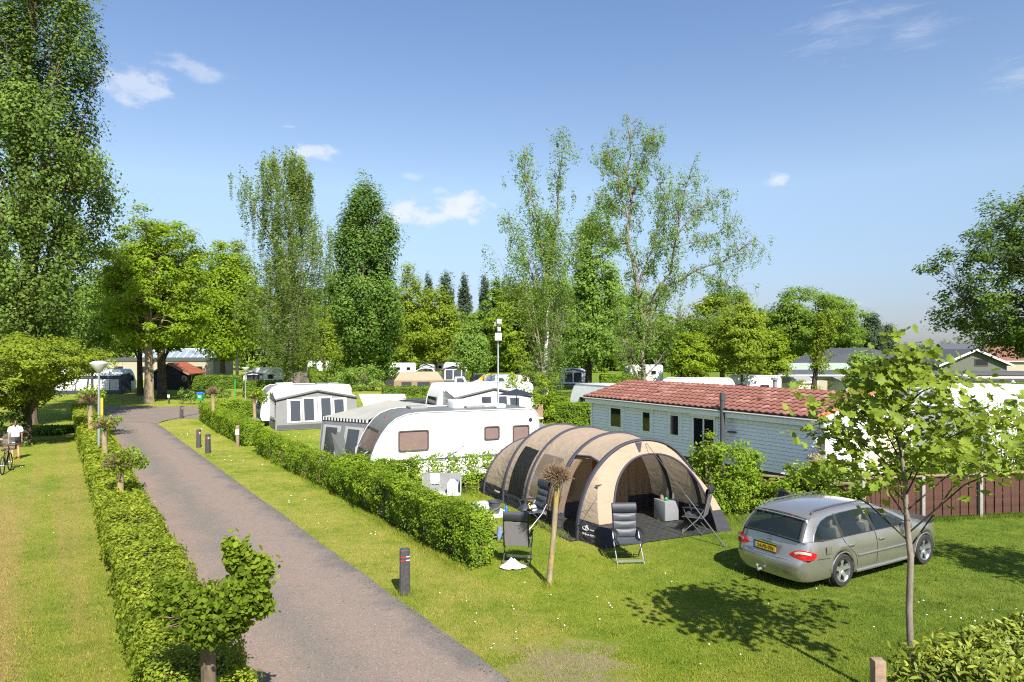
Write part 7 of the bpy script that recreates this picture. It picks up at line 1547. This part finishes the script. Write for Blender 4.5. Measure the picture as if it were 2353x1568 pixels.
# ------------------------------------------------------------------ camp furniture
M['chair_light'] = mat('grey_chair_back', (.16, .145, .15), .6, var=.1, scale=20)
M['chairpad'] = mat('slate_padding', (.050, .056, .066), .5, var=.15, scale=12)
def camp_chair(label, loc, rz, recl=.30, back='darkgrey', group='padded camping chairs'):
    """high-back folding recliner facing local -y"""
    c = thing('camping_chair', label, 'chair', (loc[0], loc[1], 0), rz, group); W_ = .27; s_, cs_ = math.sin(recl), math.cos(recl)
    def B(x, t, o=0.0): return Vector((x, .22 + t*s_ + o*cs_, .44 + t*cs_ - o*s_))     # t up along the back, o to the rear
    def pad(x0, x1, t0, t1, name, mm, par):
        b = MB(); b.grid([[B(x0 + (x1-x0)*i/6, t0 + (t1-t0)*k/6, -.018 - .035*(math.sin(math.pi*k/6)**.6)*(math.sin(math.pi*(i+.0)/6)**.35 if 0 < i < 6 else 0)) for i in range(7)] for k in range(7)]); return b.build(name, mm, par, smooth=True)
    bk = MB(); bk.slab([B(-W_+.02, .02, .02), B(W_-.02, .02, .02), B(W_-.02, .56, .02), B(-W_+.02, .56, .02)], .018, B(0, 0, 1)-B(0, 0, 0)); bo = bk.build('backrest', back, c)
    for k, (t0, t1) in enumerate(((.03, .20), (.21, .37), (.38, .54))): pad(-W_+.015, W_-.015, t0, t1, 'back_pad', 'chairpad', bo)
    hr = MB(); hr.grid([[B(x, .56 + .22*t, -.045*math.sin(math.pi*t)**.5 - .02 if u == 0 else .045*math.sin(math.pi*t)**.5 + .0) for x in np.linspace(-W_-.005, W_+.005, 7)] for u in (0, 1) for t in ((0, .15, .4, .7, .9, 1) if u == 0 else (1, .9, .7, .4, .15, 0))]); hr.build('headrest', 'navy', c, smooth=True)
    for sg in (-1, 1): MB().tube([B(sg*W_, -.02, .01), B(sg*W_, .4, .012), B(sg*W_, .77, .01)], .014, 6).build('back_tube', 'black', c, smooth=True)
    st = MB(); st.grid([[Vector((x, y, .455 - .03*(1-(x/W_)**2)*math.sin(math.pi*(y+.26)/.5) + .025*math.sin((y+.26)/.5*math.pi*3)**2)) for x in np.linspace(-W_+.01, W_-.01, 7)] for y in np.linspace(-.26, .22, 13)]); st.build('seat', 'chairpad', c, smooth=True, solid=.02)
    for sg in (-1, 1):
        x = sg*(W_+.025); MB().tube([(x, -.28, .44), (x, .24, .44)], .013, 6).build('seat_rail', 'darksteel', c)
        MB().loft([[(x-.028, y, z), (x+.028, y, z), (x+.028, y, z+.03), (x-.028, y, z+.03)] for y, z in ((-.27, .655), (-.1, .67), (.1, .665), (.27, .645))]).build('armrest', 'black', c, bevel=.008)
        MB().tube([(x, -.24, .66), (x, -.16, .44), (x, .26, 0)], .0125, 6).build('leg', 'darksteel', c, smooth=True); MB().tube([(x, .27, .66), (x, .12, .40), (x, -.30, 0)], .0125, 6).build('leg', 'alu', c, smooth=True)
    MB().tube([(-W_-.02, .22, .06), (W_+.02, .22, .06)], .012, 6).build('stretcher', 'darksteel', c); MB().box((0, -.27, .07), (2*W_+.04, .012, .06)).build('foot_bar', 'alu', c)
    return c
camp_chair('black padded camping chair seen from behind at the white table', (.13, 15.0), R(172), .20, 'chair_light')
camp_chair('dark padded camping chair facing the camera before the tent opening', (2.58, 15.2), R(4), .25)
camp_chair('camping chair with light grey back inside the tent opening', (4.72, 17.55), R(-118), .22, 'chair_light')
camp_chair('navy padded camping chair beside the tent side behind the table', (.55, 18.1), R(-62), .22)
ct = thing('clothes_pile', 'crumpled dark and orange clothes on the chair by the tent side', 'clothes', (.42, 18.05, .48))
for nm, mm, dx, s_, sd_ in (('dark_cloth', 'navy', -.08, .19, 1), ('orange_cloth', 'yellow', .04, .10, 2), ('white_cloth', 'curtain', .14, .11, 3)):
    b = MB(); b.grid([[Vector((dx + s_*math.cos(a)*r_, s_*math.sin(a)*r_, .16*max(0, 1-r_)**.7 + .05*mnoise.noise((r_*4+sd_, a*1.2, sd_)))) for a in np.linspace(0, 6.283, 15)] for r_ in (0.02, .3, .6, .85, 1.05)]); b.build(nm, mm, ct, smooth=True)
def rumple(name, label, loc, mm, rx, ry, h, seed, n=26, cat='towel'):
    b = MB(); b.grid([[Vector((rx*math.cos(a)*r_*(1+.25*mnoise.noise((math.cos(a)*1.5, math.sin(a)*1.5, seed))), ry*math.sin(a)*r_*(1+.25*mnoise.noise((math.cos(a)*1.5+3, math.sin(a)*1.5, seed))), max(.012, h*.8*(1-r_**1.1)**1.3 * (.8 + .45*mnoise.noise((r_*2*math.cos(a), r_*2*math.sin(a), seed+2))) + .02 + .03*mnoise.noise((r_*7*math.cos(a), r_*7*math.sin(a), seed))))) for a in np.linspace(0, 2*math.pi, n)] for r_ in np.linspace(.01, 1, 12)])
    return tag(b.build(name, mm, loc=loc, smooth=True), label, cat)
rumple('towel', 'white towel lying crumpled on the grass under the chair', (.0, 14.62, .02), 'curtain', .27, .17, .30, 4)
tb_ = thing('folding_table', 'white folding table between hedge and tent', 'table', (-.62, 16.95, 0), R(25))
MB().box((0, 0, .735), (.62, 1.72, .035)).build('tabletop', 'white', tb_, bevel=.012)
for y in (-.68, .68):
    for x in (-.22, .22): MB().tube([(x, y, .72), (x*.55, y, .45), (x*1.15, y, .02), (x*1.2, y, 0)], .014, 6).build('leg', 'grey', tb_, smooth=True)
    MB().tube([(-.2, y, .22), (.2, y, .22)], .011, 6).build('stretcher', 'grey', tb_); MB().tube([(0, y, .5), (0, y*.45, .70)], .01, 6).build('brace', 'grey', tb_)
def on_table(x, y): return tb_.matrix_basis @ Vector((x, y, .755))
q = on_table(-.02, -.52)
bk_ = thing('bucket', 'black plastic bucket on the near end of the white table', 'bucket', q)
MB().lathe([(.115, 0), (.155, .27), (.17, .275), (.17, .295), (.148, .295), (.11, .02)], 20, caps=False).build('body', 'darkgrey', bk_, smooth=True); MB().lathe([(.001, .01), (.115, .01)], 20, caps=False).build('base', 'darkgrey', bk_); MB().tube([(.165*math.cos(a), .165*math.sin(a)-.02, .27 - .14*abs(math.sin(a))) for a in np.linspace(3.3, 6.1, 10)], .005, 5).build('handle', 'grey', bk_)
q = on_table(.24, -.62); bo_ = thing('bottle', 'blue plastic bottle beside the bucket on the white table', 'bottle', q)
MB().lathe([(.033, 0), (.035, .02), (.035, .13), (.02, .16), (.013, .17)], 12).build('body', 'blue', bo_, smooth=True); MB().lathe([(.015, .17), (.016, .2), (.008, .23)], 10).build('cap', 'navyblue', bo_)
cbn = thing('camp_kitchen', 'grey camp kitchen cabinet with tall windshield behind the hedge', 'cabinet', (PX(1015, 19.9), 19.9, 0), R(3))
MB().box((0, .25, .78), (1.14, .02, .56)).build('windshield', 'grey', cbn); MB().box((0, 0, .50), (1.1, .5, .03)).build('worktop', 'lightgrey', cbn)
for x in (-.52, .52):
    MB().box((x, 0, .25), (.03, .46, .5)).build('side', 'grey', cbn); MB().box((x*1.06, .12, .72), (.02, .26, .42)).build('wing', 'lightgrey', cbn)
jc = thing('jerrycan', 'white water jerrycan with blue cap on the camp kitchen', 'jerrycan', (PX(1040, 19.75), 19.8, .515))
MB().loft([[(x*f, y*f, z) for x, y in ((-.15, -.09), (.15, -.09), (.15, .09), (-.15, .09))] for f, z in ((.94, 0), (1, .03), (1, .31), (.9, .36), (.55, .39))]).build('body', 'white', jc, bevel=.025); MB().tube([(-.09, 0, .36), (-.07, 0, .42), (.04, 0, .42), (.06, 0, .37)], .018, 6).build('handle', 'white', jc); MB().lathe([(.03, .36), (.03, .42), (.001, .42)], 10, (.12, 0, 0)).build('cap', 'blue', jc)
tw_ = MB().grid([[Vector((-.13 + .26*i/8, .012*math.sin(i*1.9) - .045 + (.0 if j < 5 else .05), (.0, -.07, -.15, -.23, -.31)[j] if j < 5 else -.02)) for i in range(9)] for j in range(6)]); tag(tw_.build('towel', 'curtain', loc=(PX(998, 19.9), 20.13, 1.075), smooth=True, solid=.006), 'white towel hung over the camp kitchen windshield', 'towel')
rumple('dark_bag', 'dark brown bag with orange trim behind the hedge', (PX(940, 20.6), 20.6, .55), 'brownframe', .42, .25, .42, 9, cat='bag')
M['fridge'] = mat('fridge_shade_grey', (.22, .23, .245), .4, var=.05)  # white fridge toned grey, the porch shade is put into its colour
fz = thing('fridge', 'small white fridge inside the tent opening', 'fridge', (4.25, 18.85, .02), R(25))
MB().box((0, 0, .28), (.46, .48, .54)).build('cabinet', 'fridge', fz, bevel=.012); MB().box((0, -.25, .28), (.45, .03, .52)).build('door', 'fridge', fz, bevel=.008); MB().box((-.1, -.268, .46), (.08, .005, .02)).build('badge', 'grey', fz)
def bottle(label, dx, dy, r_, h, mm, capm, nm='bottle'):
    p_ = fz.matrix_basis @ Vector((dx, dy, .56)); o = thing(nm, label, nm, p_); MB().lathe([(r_*.95, 0), (r_, .01), (r_, h*.6), (r_*.45, h*.8), (r_*.4, h*.88)], 12).build('body', mm, o, smooth=True); MB().lathe([(r_*.46, h*.88), (r_*.46, h), (.001, h)], 10).build('cap', capm, o)
bottle('tall clear bottle with blue label on the fridge', .12, .08, .042, .30, 'lightgrey', 'blue'); bottle('white bottle with red cap on the fridge', .16, -.12, .036, .22, 'white', 'red'); bottle('brown jar with dark lid on the fridge', -.1, .05, .055, .19, 'wood', 'brownframe', 'jar'); bottle('small turquoise tub on the fridge', -.1, -.14, .06, .07, 'green', 'lightgrey', 'tub')
jn = MB().grid([[Vector((.06*math.cos(a)*(1 + .2*math.sin(j)), .05*math.sin(a), .28*j/5)) for a in np.linspace(0, 6.283, 9)] for j in range(6)]); tag(jn.build('jeans', mat('denim', (.16, .22, .34), .9, var=.2, scale=20), loc=(-.28, 15.55, .38), smooth=True), 'pale blue jeans hanging off the chair arm by the table', 'clothes')
wd2 = thing('garden_chair', 'wooden garden chair at the birch trunk foot', 'chair', (PX(1236, 44), 43, 0)); MB().box((0, 0, .45), (.6, .5, .06)).build('seat', 'cream', wd2); MB().box((0, .25, .9), (.6, .05, .8)).build('backrest', 'wood', wd2)
for x in (-.25, .25): MB().box((x, 0, .22), (.06, .06, .44)).build('leg', 'wood', wd2)
pt_ = thing('plant_stand', 'wooden stand with terracotta bowl left of the chalet', 'plant stand', (3.0, 32.6, 0)); MB().box((0, 0, .4), (.8, .4, .8)).build('shelf', 'wood', pt_); MB().lathe([(.12, .8), (.22, .95), (.2, .95)], 12).build('bowl', 'orange', pt_)
fs_ = thing('folded_umbrella', 'closed white garden umbrella before the right bungalow', 'umbrella', (PX(2328, 50), 50, 0)); MB().lathe([(.03, 1.0), (.2, 1.1), (.12, 1.9), (.22, 2.3), (.03, 2.55)], 8).build('canopy', 'offwhite', fs_); MB().tube([(0, 0, 0), (0, 0, 2.6)], .03, 6).build('pole', 'steel', fs_)

# ------------------------------------------------------------------ people and bicycles
def skin_fig(name, verts, edges, rads, mm, parent, sub_=2):
    me = bpy.data.meshes.new(name); me.from_pydata(verts, edges, []); me.update(); o = link(name, me, parent)
    md = o.modifiers.new('skin', 'SKIN'); md.use_smooth_shade = True
    for i, sv in enumerate(me.skin_vertices[0].data): sv.radius = (rads[i] if isinstance(rads[i], tuple) else (rads[i], rads[i])); sv.use_root = (i == 0)
    s2 = o.modifiers.new('sub', 'SUBSURF'); s2.levels = 1; s2.render_levels = sub_
    dg = bpy.context.evaluated_depsgraph_get(); dg.update(); m2 = bpy.data.meshes.new_from_object(o.evaluated_get(dg)); o.modifiers.clear(); o.data = m2; m2.name = name; m2.materials.clear(); m2.materials.append(M[mm])
    for p_ in m2.polygons: p_.use_smooth = True
    return o
pw = thing('person', 'person in white t-shirt and black shorts walking at the left', 'person', (PX(35, 29.3), 29.3, 0), R(-140))
V = [(0, 0, .93), (0, .0, 1.10), (0, .01, 1.28), (0, .0, 1.42), (0, .0, 1.50), (-.01, -.03, 1.57), (-.01, -.035, 1.66),             # pelvis .. head
     (.09, 0, .88), (.10, -.01, .50), (.10, .02, .10), (.10, -.10, .045), (-.09, 0, .88), (-.11, -.10, .52), (-.12, -.05, .11), (-.12, -.17, .05),   # legs
     (.17, 0, 1.39), (.22, .02, 1.14), (.23, -.03, .90), (.235, -.045, .80), (-.17, 0, 1.39), (-.23, -.02, 1.14), (-.24, -.12, .93), (-.24, -.15, .85)]
E = [(0, 1), (1, 2), (2, 3), (3, 4), (4, 5), (5, 6), (0, 7), (7, 8), (8, 9), (9, 10), (0, 11), (11, 12), (12, 13), (13, 14), (3, 15), (15, 16), (16, 17), (17, 18), (3, 19), (19, 20), (20, 21), (21, 22)]
RD = [(.145, .11), (.115, .085), (.135, .095), (.11, .07), .05, (.07, .085), (.072, .085), .095, .058, .040, .035, .095, .058, .040, .035, .055, .042, .032, .026, .055, .042, .032, .026]
body = skin_fig('body', V, E, RD, 'skin', pw)
def ell(rx, ry, z, x=0, y=0, n=16): return [(x + rx*math.cos(2*math.pi*k/n), y + ry*math.sin(2*math.pi*k/n), z) for k in range(n)]
def shirt(par, mm, dz=0.0):
    MB().loft([ell(.172, .135, .93+dz), ell(.160, .125, 1.05+dz), ell(.168, .128, 1.2+dz), ell(.185, .13, 1.33+dz), ell(.165, .115, 1.42+dz), ell(.085, .08, 1.475+dz)]).build('t_shirt', mm, par, smooth=True)
shirt(pw, 'tshirt')
for sg in (-1, 1): MB().tube([(sg*.13, 0, 1.40), (sg*.19, 0, 1.34), (sg*.228, .0, 1.20)], [.075, .075, .068], 12).build('sleeve', 'tshirt', pw, smooth=True)
MB().loft([ell(.165, .13, 1.0), ell(.185, .148, .92), ell(.19, .15, .85), ell(.17, .12, .79)]).build('shorts', 'shorts', pw, smooth=True)
for sg, y in ((1, -.005), (-1, -.03)): MB().tube([(sg*.088, 0, .88), (sg*.096, y, .78), (sg*.10, y*1.3, .69)], [.10, .105, .10], 14).build('shorts_leg', 'shorts', pw, smooth=True)
skin_fig('hair', [(-.01, -.0, 1.68), (-.01, .05, 1.62), (0, .10, 1.58), (.02, .13, 1.48), (.02, .12, 1.40)], [(0, 1), (1, 2), (2, 3), (3, 4)], [(.082, .085), (.082, .075), .035, .035, .018], 'hair', pw)
for x in (-.035, .02): MB().lathe([(.001, -.01), (.011, 0), (.001, .008)], 8, (x, -.118, 1.625), 'Y').build('eye', 'black', pw)
MB().lathe([(.001, 1.585), (.012, 1.59), (.016, 1.60), (.001, 1.625)], 6, (-.01, -.118, 0)).build('nose', 'skin', pw)
for x, sg in ((.235, 1), (-.24, -1)):
    y0, z0_ = (-.045, .80) if sg > 0 else (-.15, .85)
    MB().box((x, y0-.005, z0_-.04), (.03, .075, .09)).build('palm', 'skin', pw, bevel=.012)
    for k in range(4): MB().tube([(x, y0-.035+.02*k, z0_-.08), (x-.006*sg, y0-.036+.021*k, z0_-.125), (x-.018*sg, y0-.034+.02*k, z0_-.15-(.008 if k in (1, 2) else 0))], [.0095, .0085, .006], 6).build('finger', 'skin', pw, smooth=True)
    MB().tube([(x, y0-.04, z0_-.02), (x-.012*sg, y0-.07, z0_-.06), (x-.018*sg, y0-.072, z0_-.09)], [.012, .010, .007], 6).build('thumb', 'skin', pw, smooth=True)
for x, y in ((.10, -.05), (-.12, -.11)): MB().box((x, y, .018), (.085, .24, .03)).build('sandal', 'orange', pw, bevel=.012)
def bicycle(label, loc, rz, basket=True):
    b = thing('bicycle', label, 'bicycle', (loc[0], loc[1], 0), rz)     # rolls towards local +x
    for x in (-.52, .55):
        w_ = thing('wheel', None, None); w_.parent = b; w_.location = (x, 0, .34)
        MB().tube([(.325*math.cos(q), 0, .325*math.sin(q)) for q in np.linspace(0, 2*math.pi, 33)], .02, 6, caps=False).build('tyre', 'tyre', w_, smooth=True)
        s_ = MB(); [s_.tube([(0, .02 if k % 2 else -.02, 0), (.32*math.cos(k*.5236), 0, .32*math.sin(k*.5236))], .0035, 4) for k in range(12)]; s_.tube([(0, -.05, 0), (0, .05, 0)], .025, 8); s_.build('spokes', 'alu', w_)
    for pts, r_ in (([(-.52, 0, .34), (-.05, 0, .30), (-.22, 0, .80), (-.52, 0, .34)], .014), ([(-.05, 0, .30), (.38, 0, .78)], .02), ([(.33, 0, .98), (.38, 0, .78), (.55, 0, .34)], .016), ([(-.2, 0, .72), (.36, 0, .80)], .016)): MB().tube(pts, r_, 6).build('frame_tube', 'black', b, smooth=True)
    MB().tube([(.15, -.29, 1.06), (.28, -.24, 1.08), (.33, 0, 1.04), (.28, .24, 1.08), (.15, .29, 1.06)], .013, 6).build('handlebar', 'black', b, smooth=True); MB().loft([[(-.38, -.09, .86), (-.38, .09, .86), (-.38, .09, .91), (-.38, -.09, .91)], [(-.1, -.025, .88), (-.1, .025, .88), (-.1, .025, .92), (-.1, -.025, .92)]]).build('saddle', 'black', b, bevel=.015)
    MB().tube([(-.22, 0, .78), (-.24, 0, .88)], .013, 6).build('seat_post', 'steel', b); MB().box((-.05, .12, .30), (.17, .02, .03)).build('crank', 'steel', b)
    if basket:
        k_ = MB(); k_.loft([[(x_, y_, z_) for x_, y_ in ((.42-f, -.17-f), (.72+f, -.17-f), (.72+f, .17+f), (.42-f, .17+f))] for z_, f in ((.80, 0), (.90, .015), (1.02, .03))], caps=False); k_.build('basket', 'wood', b, solid=.012)
        for z_ in (.82, .87, .92, .97, 1.01): MB().tube([(.41, -.19, z_), (.74, -.19, z_), (.74, .19, z_), (.41, .19, z_), (.41, -.19, z_)], .011, 5).build('wicker_band', 'brownwood', b)
    return b
bk1 = bicycle('bicycle with wicker basket and small windscreen at the left edge', (-19.45, 26.25), R(114))
MB().grid([[Vector((.30 + .03*math.sin(k), -.22 + .44*i/8, 1.08 + .40*k/6*math.sqrt(max(0, 1-((i-4)/4.2)**2)))) for i in range(9)] for k in range(7)]).build('windscreen', glassmat('clear_screen', (.3, .32, .3), .25, .1), bk1, smooth=True)
rd_ = thing('person', 'person at the left edge reaching a bare arm to the handlebar', 'person', (-20.62, 26.62, 0), R(-156))
V = [(0, 0, .93), (0, .0, 1.10), (0, .01, 1.28), (0, .0, 1.42), (0, .0, 1.50), (0, -.03, 1.57), (0, -.035, 1.66), (.09, 0, .88), (.10, -.01, .50), (.10, .02, .10), (.10, -.10, .045), (-.09, 0, .88), (-.11, -.05, .52), (-.11, -.02, .11), (-.11, -.14, .05),
     (.17, 0, 1.39), (.22, .02, 1.14), (.23, -.03, .90), (-.17, 0, 1.39), (-.36, -.08, 1.24), (-.62, -.16, 1.15)]
E = [(0, 1), (1, 2), (2, 3), (3, 4), (4, 5), (5, 6), (0, 7), (7, 8), (8, 9), (9, 10), (0, 11), (11, 12), (12, 13), (13, 14), (3, 15), (15, 16), (16, 17), (3, 18), (18, 19), (19, 20)]
skin_fig('body', V, E, [(.145, .11), (.115, .085), (.135, .095), (.11, .07), .05, (.07, .085), (.072, .085), .095, .058, .040, .035, .095, .058, .040, .035, .055, .042, .032, .055, .046, .036], 'skin', rd_)
shirt(rd_, 'tshirt'); MB().loft([ell(.165, .13, 1.0), ell(.185, .148, .92), ell(.19, .15, .85), ell(.17, .12, .79)]).build('shorts', 'shorts', rd_, smooth=True)
for sg in (-1, 1): MB().tube([(sg*.088, 0, .88), (sg*.10, 0, .66)], [.10, .10], 14).build('shorts_leg', 'shorts', rd_, smooth=True)
skin_fig('hair', [(.0, 0.0, 1.69), (0, .05, 1.63), (0, .07, 1.55)], [(0, 1), (1, 2)], [.086, .08, .05], 'hair', rd_)
MB().box((-.66, -.17, 1.14), (.09, .07, .03)).build('palm', 'skin', rd_, bevel=.012)
for k in range(4): MB().tube([(-.70, -.20+.021*k, 1.145), (-.745, -.20+.021*k, 1.135), (-.75, -.20+.021*k, 1.10)], [.0095, .0085, .007], 6).build('finger', 'skin', rd_, smooth=True)
MB().tube([(-.65, -.20, 1.13), (-.68, -.225, 1.11), (-.70, -.22, 1.09)], [.011, .010, .007], 6).build('thumb', 'skin', rd_, smooth=True)
